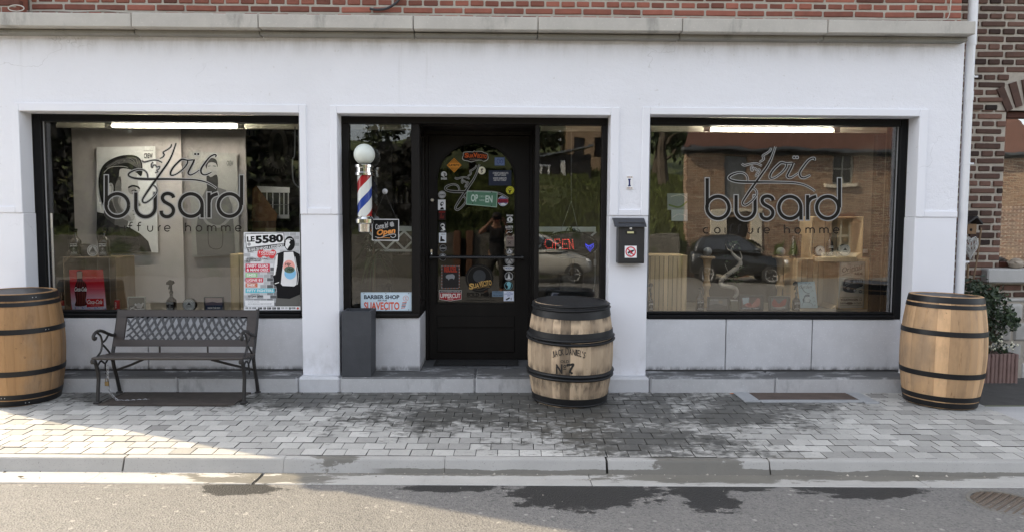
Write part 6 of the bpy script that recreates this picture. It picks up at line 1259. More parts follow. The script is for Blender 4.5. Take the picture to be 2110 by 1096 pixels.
bottle('spray bottle with white label in front of the crate beside the garden card', 1633, 1649, 579, 639, .42, True); bottle('spray bottle with tall black head at the right end of the right window', 1792.5, 1810, 577, 639, .46, True); bottle('whiskey bottle between two round tins in the upper crate', 1703, 1717, 480, 529, .76)
def f(b): b.rect(0, 0, 1, 1, pc(128, 128, 128)); b.poly([(0, .6), (.4, .45), (1, .7), (1, 1), (0, 1)], pc(96, 96, 98)); b.disc(.62, .3, .12, pc(150, 140, 125), None, 0, .14); b.text('SHOW THE WAY', .04, .08, .48, .18, pc(200), None, .02)
frame('dark framed pale grey picture, leftmost of three along the right window sill', 1457.5, 611, 1504.5, 641.5, .40, 4, (70, 72, 74), f)
def f(b): b.rect(0, 0, 1, 1, pc(110, 90, 92)); b.poly([(.05, .05), (.4, .02), (.38, .5), (.1, .6)], pc(190, 205, 212)); b.poly(spline([(.2, .6), (.4, .45), (.55, .6), (.8, .1), (.95, .2), (.9, .7), (.6, .85), (.3, .8)], 3, True), pc(190, 130, 124)); b.poly([(.3, .55), (.5, .5), (.55, .75), (.35, .78)], pc(150, 70, 74)); b.rect(0, .86, 1, 1, pc(70, 80, 100)); b.text('SHAVE TIME', .08, .88, .9, .98, pc(215), None, .02)
frame('dark framed picture of a shave, middle of three along the right window sill', 1522.5, 607, 1574, 641.5, .40, 5, (66, 68, 70), f)
def f(b): b.rect(0, 0, 1, 1, pc(104, 100, 104)); b.poly(spline([(.08, .5), (.2, .1), (.35, .3), (.5, .5), (.7, .2), (.9, .1), (.85, .6), (.5, .8), (.2, .75)], 3, True), pc(150, 78, 74)); b.rect(.15, .8, .85, .86, pc(190)); b.text('BARBER', .36, .9, .66, .97, pc(180), None)
frame('dark framed red picture, rightmost of three along the right window sill', 1584, 609.5, 1629, 641.5, .40, 4, (70, 72, 74), f)
b = MB(); a, c = W(1505, 641, .42), W(1521.5, 618, .42); b.box(a.x, c.x, .42, .47, a.z, c.z - .008, 0, .002); b.box(a.x, c.x, .42, .47, c.z - .0075, c.z, 1, .002); tag(b.build('small_box', [pc(108, 108, 96), pc(190)]), 'small olive box with white lid between two picture frames', 'box')
DW = M('driftwood', (.42, .39, .35), .85, .3, 18, .5, 50); t = thing('driftwood_branch', 'bent grey driftwood branch with leafy sprigs in the right window', 'branch'); zq = 6.852
pt = [(1250, 775, 50), (1290, 710, 60), (1270, 645, 62), (1190, 615, 60), (1085, 600, 66), (1065, 550, 66), (1120, 480, 66), (1230, 400, 70), (1315, 340, 76), (1335, 260, 60), (1270, 200, 44), (1215, 130, 34), (1240, 60, 22), (1280, 20, 12)]
Y = .62; sp = spline(pt, 5); b = MB(); b.tube([W(1330 + u / zq, 500 + v / zq, Y) for u, v, w in sp], [w / 2 / zq * (6.61) / 1470 for u, v, w in sp], 10)
for q in (((1330, 280, 30), (1360, 210, 20), (1330, 120, 10)), ((1225, 130, 20), (1160, 90, 12), (1130, 20, 6)), ((1240, 400, 16), (1180, 420, 10), (1120, 300, 6))): s2 = spline(q, 5); b.tube([W(1330 + u / zq, 500 + v / zq, Y - .01) for u, v, w in s2], [w / 2 / zq * 6.6 / 1470 for u, v, w in s2], 6)
b.build('branch_wood', DW, t); rg = random.Random(4); b = MB()
for cx, cy, n_ in ((1190, 520, 40), (1280, 460, 30), (1290, 540, 26), (1350, 360, 14), (1180, 260, 10), (1250, 30, 30)): leaves(b, n_, lambda: W(1330 + (cx + rg.gauss(0, 45)) / zq, 500 + (cy + rg.gauss(0, 30)) / zq, Y + rg.uniform(-.05, .03)), .016, rg)
b.build('leafy_sprigs', [LEAF, LEAF2], t)
b = Pr(.40, .0002); zg = 4.983; b.mp = lambda u, v, d: W(1590 + u / zg, 440 + v / zg, .40 - d)
b.poly([(265, 700), (440, 694), (475, 966), (295, 965)], pc(176, 198, 205), None, .003); b.text('Garden', 284, 732, 410, 765, pc(90, 100, 110), None, .0, .3); b.ribbon([(300, 740), (340, 800), (390, 820)], 8, pc(96, 116, 130)); b.poly(spline([(330, 860), (345, 830), (380, 828), (392, 848), (350, 850), (335, 870)], 4, True), pc(84, 104, 120)); b.poly(spline([(318, 880), (330, 865), (336, 890), (326, 910)], 4, True), pc(84, 104, 120)); b.poly(spline([(345, 855), (385, 850), (395, 880), (385, 905), (350, 900)], 4, True), pc(198, 212, 216)); b.ribbon([(310, 950), (320, 915), (360, 905), (410, 920), (425, 950)], 4, pc(110, 130, 142)); b.ribbon([(380, 880), (398, 885), (380, 912)], 5, pc(84, 104, 120))
for x, y in ((420, 790), (430, 860), (440, 900), (445, 940), (300, 715), (350, 715), (390, 716)): b.ribbon([(x - 10, y + 8), (x, y - 8), (x + 10, y + 6)], 4, pc(120, 140, 150))
b.done('garden_card', 'pale blue card with script and line drawing leaning on the middle crate', 'card')
b = Pr(.50, .0002); b.mp = lambda u, v, d: W(1590 + u / zg, 440 + v / zg, .50 - d); K = pc(44, 44, 46)
b.poly([(698, 500), (962, 492), (945, 965), (680, 970)], pc(142, 142, 134), None, .003); b.text('The', 775, 510, 815, 530, pc(80), None, 0, .3, 8); b.text('Original', 722, 535, 940, 605, pc(58), None, .015, .35, 10); b.ribbon([(728, 630), (820, 598), (930, 568)], 6, pc(70), None, 0); b.text('RIDE', 852, 600, 936, 628, K, None, .04)
b.poly(spline([(742, 790), (730, 750), (742, 690), (765, 664), (840, 656), (930, 668), (938, 720), (930, 745), (865, 770), (850, 805), (790, 808)], 4, True), K); b.poly([(750, 722), (760, 684), (806, 672), (812, 712)], pc(120)); b.poly([(838, 680), (862, 676), (862, 706), (836, 712)], pc(120))
for x in (872, 892, 912): b.poly([(x, 674), (x + 14, 674), (x + 14, 698), (x, 702)], pc(120))
b.ribbon([(738, 760), (800, 720), (935, 700)], 4, pc(130)); b.disc(786, 766, 15, pc(130)); b.disc(786, 766, 11, pc(100)); b.disc(742, 742, 8, pc(120)); b.disc(852, 786, 17, pc(40)); b.disc(852, 786, 12, pc(140)); b.disc(920, 738, 13, pc(40)); b.disc(912, 796, 18, pc(70)); b.text('VW', 900, 786, 924, 806, pc(150), None, .03)
b.ribbon([(705, 856), (928, 852)], 4, K, None, 0); b.text('VOLKSWAGEN', 706, 868, 888, 894, K, None, .05); b.rect(902, 866, 926, 892, K); b.rect(906, 870, 922, 888, pc(130)); b.text('DRIVE', 704, 908, 762, 926, K, None, .03); b.disc(800, 918, 36, K, None, 0, 13); b.text('EN TOUTE', 842, 908, 922, 926, K, None, .03); b.ribbon([(700, 942), (930, 938)], 4, K, None, 0)
b.done('van_sign', 'grey vintage tin sign with a dark van drawing in the right window', 'sign')
b = MB(); a, c = W(1680, 540, .60), W(1764, 529, .60); b.box(a.x, c.x, .585, .66, a.z + .004, c.z, 0, .004); tag(b.build('wooden_board', CRW), 'pale wooden board under the round tins in the right window', 'board')
tin('smaller round white labelled tin at left in the upper crate', 1690, 517, 10.2, .70); tin('larger round white labelled tin at right in the upper crate', 1741.5, 516, 12, .68)
for x0, x1, lab, m in ((1629.5, 1640, 'dark bottle carton with white vertical lettering on the middle crate', 1), (1642, 1652, 'dark brown plain bottle carton beside the lettered carton', 0)):
    a, c = W(x0, 532.8, .70), W(x1, 484, .70); t = thing('bottle_carton', lab, 'carton'); b = MB(); b.box(a.x, c.x, .70, .75, a.z, c.z, 0, .002); b.build('carton', pc(34, 30, 28) if m else pc(66, 52, 42), t)
    if m: b = Pr(.6985, .0003); b.text("Jack Daniel's", x0 - 15, 505, x1 + 14, 510, pc(165), None, .03, 0, 90); b.done('carton_print', parent=t)
b = Pr(.66, .0003); b.rect(1778, 514, 1788, 521.5, pc(186), None, .001); b.text('12', 1780, 516, 1786, 520, pc(120)); b.done('price_card', 'tiny white price card at the right of the upper crate', 'card')
b = Pr(.2135, .0003); b.mp = lambda u, v, d: W(1260 + u / 3.0143, 220 + v / 3.0143, .2135 - d); b.poly([(345, 540), (472, 540), (472, 642), (348, 642)], pc(150, 158, 158), None, .0004); b.poly([(372, 640), (473, 640), (473, 712), (372, 710)], pc(196, 206, 206), None, .0004); b.ribbon([(355, 610), (420, 625), (470, 590)], 10, pc(110, 130, 80)); b.ribbon([(370, 560), (430, 548), (468, 570)], 5, pc(205)); b.ribbon([(378, 690), (420, 668), (465, 680)], 6, pc(225))
b.done('notice_sheets', 'two pale overlapping paper sheets stuck inside the right window', 'paper')

# ------------------------------------------------------------------ right side window: lit sign and clutter
ls = thing('led_open_sign', 'oval black hanging lit sign with red OPEN dots and blue heart', 'lit sign')
Yl = .34; b = Pr(Yl, .0004); b.mp = lambda u, v, d: W(690 + u / 3.424, 220 + v / 3.424, Yl - d); b.disc(1656, 975, 200, pc(36, 36, 36), None, .02, 98, 48); b.done('sign_board', parent=ls)
RD, BLD, DD = emis('red_led', (1, .09, .06), .5), emis('blue_led', (.07, .09, 1), .7), pc(120, 120, 118)
b = Pr(Yl - .001, .0004); b.mp = lambda u, v, d: W(690 + u / 3.424, 220 + v / 3.424, Yl - .001 - d)
def dots(line, mat, step=12, r=2.4):
    for (x0, y0), (x1, y1) in zip(line, line[1:]):
        n = max(1, round(math.hypot(x1 - x0, y1 - y0) / step))
        for i in range(n + (1 if (x1, y1) == line[-1] else 0)): b.disc(x0 + (x1 - x0) * i / n, y0 + (y1 - y0) * i / n, r, mat, 2, .0, None, 7)
for l in ([(1488, 940), (1524, 938), (1540, 960), (1534, 995), (1498, 1000), (1482, 975), (1488, 940)], [(1558, 1005), (1552, 938), (1585, 936), (1590, 962), (1558, 970)], [(1650, 938), (1608, 938), (1606, 1003), (1640, 1003)], [(1606, 970), (1634, 970)], [(1658, 1003), (1650, 940), (1684, 1003), (1676, 940)]): dots(l, RD)
for l in ([(1770, 970), (1790, 985), (1800, 980), (1822, 970), (1824, 990), (1800, 1020), (1774, 990), (1770, 970)], [(1785, 985), (1812, 985), (1800, 1002), (1790, 996)]): dots(l, BLD, 9, 2.4)
b.done('lit_dots', parent=ls)
b = Pr(Yl - .001, .0004); b.mp = lambda u, v, d: W(690 + u / 3.424, 220 + v / 3.424, Yl - .001 - d); dots([(1656 + 184 * math.cos(R(a)), 975 - 86 * math.sin(R(a))) for a in range(0, 361, 12)], DD, 16, 2.2); b.done('unlit_dots', parent=ls)
b = MB(); b.tube([W(1177, 415, Yl + .02), W(1155, 478, Yl)], .0015, 5); b.tube([W(1177, 415, Yl + .02), W(1192, 478, Yl)], .0015, 5); b.tube([W(1177, 415, Yl + .02), W(1177, 262, Yl + .02)], .001, 5); b.build('cord', pc(140), ls)
b = MB(); b.tube(spline([tuple(W(px, py, .32)) for px, py in ((1226, 520), (1226, 575), (1222, 600))], 5), .003, 6); p = W(1226, 541, .315); b.box(p.x - .010, p.x + .010, .31, .33, p.z - .03, p.z + .028, 0, .004); b.build('power_lead', pc(185), ls)
b = MB(); p = W(1172, 608, .52); b.lathe([(.20, -.03), (.235, 0), (.235, .03), (.21, .055), (.20, .03), (.02, .03)], 32, (p.x + .02, .55, p.z + .0), sx=1.0); tag(b.build('black_tray', M('black_tray_plastic', (.02, .02, .021), .35)), 'round black tray on the shelf below the lit sign', 'tray')
b = Pr(.36, .0005); b.poly([(1138, 602), (1157, 603), (1152, 612), (1134, 612)], pc(150, 150, 160), None, .001); b.poly([(1141, 604), (1154, 604.5), (1150, 610), (1138, 610)], pc(90, 90, 104)); b.done('leaflet', 'small grey leaflet lying on the shelf behind the dark barrel', 'leaflet')
sp = bottle('dark spray bottle standing behind the barber sign in the side window', 795, 811, 582, 640, .46, True)
b = MB(); a, c = W(800, 640, .5), W(832, 604, .5); b.box(a.x, c.x, .50, .56, a.z, c.z, 0, .004); tag(b.build('black_carton', pc(26)), 'black carton behind the right end of the barber sign', 'carton')
SHELFM = M('back_shelf', (.06, .05, .04), .7)
for (xa, xb, Y, lab) in ((-1.72, -.72, 2.3, 'dark wall shelf stocked with bottles seen through the left side window'),):
    t = thing('wall_shelf', lab, 'shelf'); b = MB(); rg = random.Random(9)
    for q, z in enumerate((1.0, 1.3, 1.6, 1.9)): b.box(xa, xb, Y, Y + .25, z, z + .02)
    b.build('boards', SHELFM, t); b = MB()
    for z in (1.02, 1.32, 1.62):
        x = xa + .05
        while x < xb - .05: r_ = rg.uniform(.02, .035); h = rg.uniform(.10, .2); b.lathe([(r_, 0), (r_, h * .65), (r_ * .4, h * .75), (r_ * .4, h)], 10, (x, Y + .08, z), 0, rg.gauss(0, .4) + .001); x += r_ * 2.4 + rg.uniform(0, .03)
    o = b.build('bottles', M('shelf_bottles', (.11, .10, .085), .3, .2, tint=.6), t); o['kind'] = 'stuff'
b = Pr(2.2, .003); b.disc(811, 326, 9, pc(120, 112, 92), None, .03); b.disc(811, 326, 7, pc(150, 145, 128)); b.ribbon([(811, 326), (811, 321)], 1, BLACK, None, 0); b.ribbon([(811, 326), (815, 327)], 1, BLACK, None, 0); b.done('wall_clock', 'small round clock on the dark wall above the shelves', 'clock')
# ------------------------------------------------------------------ across the street (seen in the glass)
def MX(px, d): return (px - 1030) / 1470 * d
def MZ(py, d): return 1.45 - (py - 451) / 1470 * d
b = MB(); rg = random.Random(17); hp = [(-17.3, .35), (-19, .95), (-23, 1.75), (-28, 2.7), (-34, 3.75), (-44, 4.9), (-70, 8.0), (-120, 15)]
xs = [-90, -50, -30, -22, -16, -11, -7, -4, -1, 2, 5, 5.9, 8, 12, 18, 30, 60, 110]; P = [[(x, y, -.95 if x > 5.5 and y > -26 else z + (rg.uniform(-.25, .25) if y < -18 else 0) * (1 + abs(y) * .01)) for x in xs] for y, z in hp]
for i in range(len(hp) - 1):
    for j in range(len(xs) - 1): b.add([P[i][j], P[i][j + 1], P[i + 1][j + 1], P[i + 1][j]], [(0, 1, 2, 3)], 0, 0, True)
n = NT('hill_grass'); p = n.pos(); c = n.mix(n.noise(p, 1.1, 6, .7), (.028, .050, .010), (.125, .150, .035)); c = n.mix(n.ramp(n.noise(n.mapv(p, (1, 1, 3)), .5, 4, .6), .5, .7), c, (.16, .15, .06))
kind(b.build('hillside', n.fin(c, .9, 0, n.bump(n.noise(p, 6, 5, .7), .9, .15)), sharp=80))
n = NT('field_stone'); p = n.mapv(n.pos(), (1, 1, 1.6)); v = n.n('TexVoronoi', {'Vector': p, 'Scale': 3.6}); e = n.n('TexVoronoi', {'Vector': p, 'Scale': 3.6}, feature='DISTANCE_TO_EDGE')
c = n.mix(n.n('SeparateColor', {0: v.outputs['Color']}).outputs[0], (.15, .14, .118), (.24, .225, .19)); c = n.mix(n.ma('MULTIPLY', n.ramp(e.outputs[0], .05, .0), .5), c, (.12, .11, .09)); c = n.mix(n.ramp(n.noise(n.pos(), 5, 5, .7), .35, .75), sc3((.15, .14, .12), .8), c); c = n.mix(n.ramp(n.noise(n.pos(), 1.8, 4), .52, .66), c, (.06, .075, .03))
FS = n.fin(c, .95, 0, n.bump(n.ramp(e.outputs[0], 0, .12), .4, .03))
sw = thing('stone_wall', 'rough stone retaining wall across the street, reflected in the door glass', 'wall')
def wallpart(x0, x1, h, seed):
    b = MB(); rg = random.Random(seed); n_ = max(2, int((x1 - x0) / .8)); tp = [h + rg.uniform(-.09, .09) for _ in range(n_ + 1)]
    for i in range(n_):
        a, c = x0 + (x1 - x0) * i / n_, x0 + (x1 - x0) * (i + 1) / n_
        b.add([(a, -17.0, -.6), (c, -17.0, -.6), (c, -17.05, tp[i + 1]), (a, -17.05, tp[i]), (a, -17.6, -.6), (c, -17.6, -.6), (c, -17.6, tp[i + 1]), (a, -17.6, tp[i])], [(0, 1, 2, 3), (3, 2, 6, 7), (0, 3, 7, 4), (1, 5, 6, 2)])
    return b.build('wall_stretch', FS, sw)
g0, g1 = MX(938, 24.2), MX(970, 24.2)
wallpart(-40, g0 - .07, .88, 1); wallpart(g1 + .07, 5.9, .95, 2)
PB = M('orange_brick_pier', (.17, .085, .05), .9, .3, 9, .4, 30)
for x in (g0, g1):
    b = MB(); b.box(x - .06, x + .17, -17.5, -16.9, -.6, 1.0, 0, .02) if x == g0 else b.box(x - .17, x + .06, -17.5, -16.9, -.6, 1.0, 0, .02); b.build('brick_pier', PB, sw)
b = MB(); b.box(g0 + .172, g1 - .172, -17.3, -17.24, -.6, .75, 0, .01); b.build('gate', M('dark_gate_wood', (.03, .024, .02), .7), sw)
# farm house
FH = thing('farm_house', 'brick farm house with red roof, reflected in the right display window', 'house')
D = 24.0; fy = -17.61; fx0, fx1, ez = MX(1415, D), 19.0, MZ(300, D)
n = NT('farm_brick'); p = n.pos(); bt = n.n('TexBrick', {'Vector': n.mapv(p, (1, 1, 1), (R(90), 0, 0)), 'Color1': (.24, .125, .075, 1), 'Color2': (.12, .066, .044, 1), 'Mortar': (.34, .29, .22, 1), 'Scale': 1.0, 'Mortar Size': .012, 'Brick Width': .24, 'Row Height': .078, 'Bias': -.1})
c = n.mix(n.ma('MULTIPLY', n.ramp(n.noise(p, 1.1, 6, .7), .42, .66), .7), bt.outputs[0], (.30, .21, .14)); c = n.mix(n.ma('MULTIPLY', n.ramp(n.noise(n.mapv(p, (1, 1, 3)), 3.5, 5, .7), .5, .62), .6), c, (.10, .062, .045)); c = n.mix(n.ma('MULTIPLY', n.ramp(n.noise(p, 9, 3), .6, .7), .5), c, (.40, .31, .22))
FB = n.fin(c, .9, 0, n.bump(bt.outputs['Fac'], -.5, .01))
uw = (MX(1716, D), MX(1760, D), MZ(375, D), MZ(312, D)); sh = (MX(1491, D), MX(1538, D), MZ(408, D), MZ(322, D)); dr = (MX(1497, D), MX(1548, D), -.5, MZ(447, D)); lw = (MX(1716, D), MX(1762, D), MZ(520, D), MZ(447, D))
b = MB(); grid_wall(fx0, fx1, -.6, ez, [uw, sh, dr, lw], fy, fy - .4, b); b.prism([(fx0, fy - .401), (fx0 + .3, fy - .401), (fx0 + 3.3, fy - 7), (fx0 + 3, fy - 7)], -.6, ez, 'z'); b.box(fx1 - .3, fx1, fy - 7, fy - .401, -.6, ez); b.box(fx0 + 3, fx1, fy - 7.3, fy - 7.001, -.6, ez)
b.add([(fx0, fy - .2, ez), (fx0 + 3, fy - 7, ez), (fx0 + 1.5, fy - 3.6, ez + 2.4), (fx0 + .3, fy - .2, ez), (fx0 + 3.3, fy - 7, ez), (fx0 + 1.8, fy - 3.6, ez + 2.4)], [(0, 1, 2), (5, 4, 3)]); b.build('wall', FB, FH)
n = NT('red_tiles'); p = n.pos(); wv = n.n('TexWave', {'Vector': p, 'Scale': 9.0, 'Distortion': .15}, bands_direction='X'); c = n.mix(n.noise(p, 2.5, 5), (.062, .027, .018), (.11, .045, .028)); RT = n.fin(c, .85, 0, n.bump(wv.outputs[0], .35, .03))
b = MB(); o_ = .3; b.add([(fx0 - .2, fy + o_, ez - .10), (fx1 + .2, fy + o_, ez - .10), (fx1 + .2, fy - 3.6, ez + 2.5), (fx0 + 1.3, fy - 3.6, ez + 2.5), (fx1 + .2, fy - 7.4, ez - .1), (fx0 + 2.9, fy - 7.4, ez - .1)], [(0, 1, 2, 3), (3, 2, 4, 5)]); b.build('roof', RT, FH)
b = MB(); b.box(fx0 - .25, fx1 + .25, fy + .06, fy + .36, ez - .22, ez - .11, 0, .03); b.box(fx0 - .2, fx1 + .2, fy + .001, fy + .06, ez - .30, ez - .02); b.build('gutter', M('dark_zinc', (.045, .05, .055), .5), FH)
DG, SHM, CRS = M('far_dark_glass', (.012, .014, .015), .15, .1), M('grey_shutter', (.15, .155, .15), .7), M('cream_stone', (.55, .50, .40), .85)
for o in (uw, lw):
    b = MB(); x0, x1, z0, z1 = o; y = fy - .16
    for q in ((x0, x0 + .06, z0, z1), (x1 - .06, x1, z0, z1), ((x0 + x1) / 2 - .03, (x0 + x1) / 2 + .03, z0 + .0601, z1 - .0601), (x0 + .0601, x1 - .0601, z0, z0 + .06), (x0 + .0601, x1 - .0601, z1 - .06, z1)): b.box(q[0], q[1], y, y + .06, q[2], q[3])
    b.box(x0 + .061, (x0 + x1) / 2 - .031, y, y + .05, (z0 + z1) / 2 - .02, (z0 + z1) / 2 + .02); b.box((x0 + x1) / 2 + .031, x1 - .061, y, y + .05, (z0 + z1) / 2 - .02, (z0 + z1) / 2 + .02)
    w_ = b.build('window', M('pale_green_window', (.22, .23, .20), .6), FH); b = MB(); b.box(x0 + .02, x1 - .02, y + .02, y + .026, z0 + .02, z1 - .02); b.build('pane', DG, w_); b = MB(); b.box(x0 - .3, x1 + .12, fy + .001, fy + .12, z0 - .14, z0 - .001, 0, .01); b.build('sill', CRS, w_); b = MB(); b.box(x0 - .05, x1 + .05, y - .6, y - .55, z0 - .1, z1 + .1); b.build('backing', BLACKP, w_)
b = MB(); b.box(sh[0], sh[1], fy - .15, fy - .08, sh[2], sh[3] - .02, 0, .01)
for i in range(1, 4): x = sh[0] + (sh[1] - sh[0]) * i / 4; b.box(x - .01, x + .01, fy - .0799, fy - .07, sh[2], sh[3] - .03)
b.build('shutter', SHM, FH)
b = MB(); b.box(dr[0], dr[1], fy - .35, fy - .3, -.5, dr[3]); b.build('door', M('dark_doorway', (.015, .014, .013), .6), FH)
b = MB(); b.box(dr[0] - .50, dr[0] - .001, fy + .001, fy + .05, -.5, dr[3] + .16, 0, .01); b.box(dr[1] + .001, dr[1] + .42, fy + .001, fy + .05, -.5, dr[3] + .16, 0, .01); b.box(dr[0] - .48, dr[1] + .40, fy + .001, fy + .06, dr[3] + .161, dr[3] + .30, 0, .01); b.build('door_surround', CRS, FH)
for z in (uw[3], lw[3]):
    b = MB(); b.box(uw[0] - .1, uw[1] + .1, fy + .001, fy + .03, z + .001, z + .16, 0, .005); b.build('lintel', M('lintel_brick', (.20, .09, .05), .9, .3, 12), FH)
# black shed and pale house on the hill
sd = thing('shed', 'low black shed with white window bars on the grassy hill, reflected by the lit sign', 'shed'); d_ = 40; x0, x1, z0, z1 = MX(1104, d_), MX(1216, d_), 3.2, MZ(318, d_); y = 6.39 - d_
b = MB(); b.box(x0, x1, y - 2.2, y, z0, z1, 0, .02)
for i in range(10): b.box(x0 + 1.1, x0 + 1.25, y + .001, y + .03, z0 + .3 + i * .14, z0 + .38 + i * .14)
b.build('wall', M('black_shed_boards', (.016, .016, .017), .6, .2, 5), sd)
b = MB(); b.add([(x0 - .3, y + .3, z1 - .25), (x1 + .1, y + .3, z1 + .45), (x1 + .1, y - 2.4, z1 + .55), (x0 - .3, y - 2.4, z1 - .15), (x0 - .3, y + .3, z1 - .33), (x1 + .1, y + .3, z1 + .37), (x1 + .1, y - 2.4, z1 + .47), (x0 - .3, y - 2.4, z1 - .23)], [(0, 1, 2, 3), (7, 6, 5, 4), (0, 4, 5, 1), (1, 5, 6, 2), (2, 6, 7, 3), (3, 7, 4, 0)]); b.build('roof', M('shed_roof_zinc', (.16, .18, .20), .4), sd)
WB = pc(215)
for xa in (x0 + .2, x0 + .62): b = MB(); b.box(xa, xa + .1, y + .001, y + .05, z0 + .25, z1 - .75); b.build('window_bar', WB, sd)
b = MB(); b.box(x0 + .15, x0 + .78, y + .001, y + .045, z1 - .74, z1 - .62); b.build('window_head', WB, sd); b = MB(); b.box(x0 + 1.33, x0 + 1.62, y + .001, y + .05, z0 + .2, z1 - .35); b.build('door', WB, sd)
ph = thing('pale_house', 'tan brick house with dark windows high on the hill behind the black shed', 'house'); d_ = 48; x0, x1, z0, z1 = MX(1166, d_), MX(1262, d_), 4.0, 11.5; y = 6.39 - d_
TB = M('tan_brick', (.38, .27, .18), .9, .18, 2, .3, 20); ops = [(x0 + .5 + i * 1.35, x0 + 1.2 + i * 1.35, z, z + 1.25) for i in range(2) for z in (5.6, 8.2)]
b = MB(); grid_wall(x0, x1, z0, z1, ops, y, y - .3, b); b.box(x0, x0 + .3, y - 5, y - .301, z0, z1); b.box(x1 - .3, x1, y - 5, y - .301, z0, z1); b.build('wall', TB, ph)
for o in ops: b = MB(); b.box(o[0], o[1], y - .2, y - .15, o[2], o[3]); b.build('window', M('far_dark_window', (.02, .02, .022), .2), ph)
b = MB(); b.add([(x0 - .3, y + .4, z1), (x1 + .3, y + .4, z1), (x1 + .3, y - 2.6, z1 + 2.6), (x0 - .3, y - 2.6, z1 + 2.6), (x1 + .3, y - 5.4, z1), (x0 - .3, y - 5.4, z1)], [(0, 1, 2, 3), (3, 2, 4, 5), (0, 3, 5), (1, 4, 2)]); b.build('roof', RT, ph)
# trees on the hill
def make_tree(h, cr, nl, seed):
    rg = random.Random(seed); t = thing('hill_tree', 'x', 'tree', (0, 0, 0), 'trees on the hill across the street'); b = MB(); tips = []
    b.tube([(0, 0, -.3), (.03 * h, .02 * h, h * .3), (.01 * h, -.02 * h, h * .6), (0, 0, h * .9)], [.045 * h, .034 * h, .02 * h, .006 * h], 8)
    for i in range(11):
        z = h * rg.uniform(.22, .8); a = i * 2.4 + rg.uniform(-.4, .4); l = cr * rg.uniform(.6, 1.05) * (1.1 - .5 * z / h); e = Vector((math.cos(a) * l, math.sin(a) * l, z + l * rg.uniform(.2, .6))); m = Vector((0, 0, z)).lerp(e, .5) + Vector((0, 0, .08 * l)); b.tube([(0, 0, z), m, e], [.014 * h, .009 * h, .003 * h], 5); tips += [e, m, e.lerp(Vector((0, 0, z)), .3)]
    tips.append(Vector((0, 0, h * .95))); b.build('trunk', M('tree_bark', (.07, .055, .04), .9, .3, 5), t)
    b = MB(); leaves(b, nl, lambda: (lambda c: (c.x + rg.gauss(0, .2) * cr, c.y + rg.gauss(0, .2) * cr, c.z + rg.gauss(0, .16) * cr))(rg.choice(tips)), .105 * cr, rg, (0, 0, 1)); b.build('crown', [M('hill_leaf', (.020, .034, .012), .7, .4, 3), M('hill_leaf_light', (.042, .062, .020), .7, .4, 3)], t); return t
T1, T2 = make_tree(5.6, 2.1, 2200, 1), make_tree(6.4, 1.5, 1700, 5)
spots = [(T1, -22, -29, 1.2, 'broad dark tree at the far left end of the hill across the street'), (T1, -17.8, -28, 1.15, 'second broad tree from the left on the hill across the street'), (T2, -15, -31, 1.25, 'tall slim tree between two broad trees on the left of the hill'), (T1, -12.4, -27.5, 1.25, 'broad tree on the hill reflected behind the left window lettering'), (T2, -9.6, -30, 1.1, 'slim tree on the hill reflected at the right of the left window'), (T1, -6.6, -36, .62, 'small bushy tree on the hill reflected behind the barber pole'),
         (T2, -4.4, -35, .55, 'small slim tree on the hill reflected at the right of the side window'), (T1, -1.6, -37, 1.15, 'broad tree on the hill reflected in the top of the door pane'), (T1, 1.6, -44, 1.2, 'broad tree on the hill behind the black shed'), (T2, 8.4, -30, 1.1, 'slim tree beside the farm house at the left of the right window'), (T1, 9.2, -36, 1.2, 'broad tree behind the farm house roof'), (T1, -27, -34, 1.3, 'broad tree at the very edge of the hill, far left')]
b = MB(); rg = random.Random(41)
for i in range(7000):
    x, y = rg.uniform(-6, 10), -17.6 - 22 * rg.random() ** 1.5; z = next(hp[k][1] + (hp[k + 1][1] - hp[k][1]) * (y - hp[k][0]) / (hp[k + 1][0] - hp[k][0]) for k in range(len(hp) - 1) if hp[k + 1][0] <= y <= hp[k][0])
    h, w, a = rg.uniform(.12, .42), rg.uniform(.05, .14), rg.uniform(-.6, .6); b.add([(x - w, y, z - .15), (x + w, y + rg.uniform(-.1, .1), z - .15), (x + w * .5 + a * h, y, z + h), (x - w * .6 + a * h, y, z + h * rg.uniform(.5, .9))], [(0, 1, 2, 3)], 0, rg.gauss(0, .5) + .001)
kind(b.build('grass', M('long_grass', (.070, .088, .022), .9, .4, 1.5, tint=.6)), 'stuff')
b = MB(); rg = random.Random(31)
def added_leaf_spot():
    x = rg.uniform(-34, -2.6); top = 3.9 if x > -6.2 else (3.9 + (-6.2 - x) * 1.6 if x > -8 else 7.0); return (x, -19.2 + rg.gauss(0, .6), .5 + (top - .4 + .5 * math.sin(x * 1.7) + .3 * math.sin(x * 4.1)) * rg.random() ** .8)
leaves(b, 15000, added_leaf_spot, .20, rg, (0, 0, 1)); kind(b.build('added_dark_foliage', [M('added_leaf', (.0055, .0057, .005), .8, .4, 2), M('added_leaf_light', (.0085, .009, .007), .8, .4, 2)]), 'stuff')  # unseen leaf mass added to keep the left window's reflection dark
used = set()
for o, x, y, s_, lab in spots:
    z = next(hp[i][1] + (hp[i + 1][1] - hp[i][1]) * (y - hp[i][0]) / (hp[i + 1][0] - hp[i][0]) for i in range(len(hp) - 1) if hp[i + 1][0] <= y <= hp[i][0]) - .15
    if o.name in used: dup(o, (x, y, z), random.uniform(0, 6), lab, s_)
    else: used.add(o.name); o.location = (x, y, z); o.scale = (s_,) * 3; o['label'] = lab
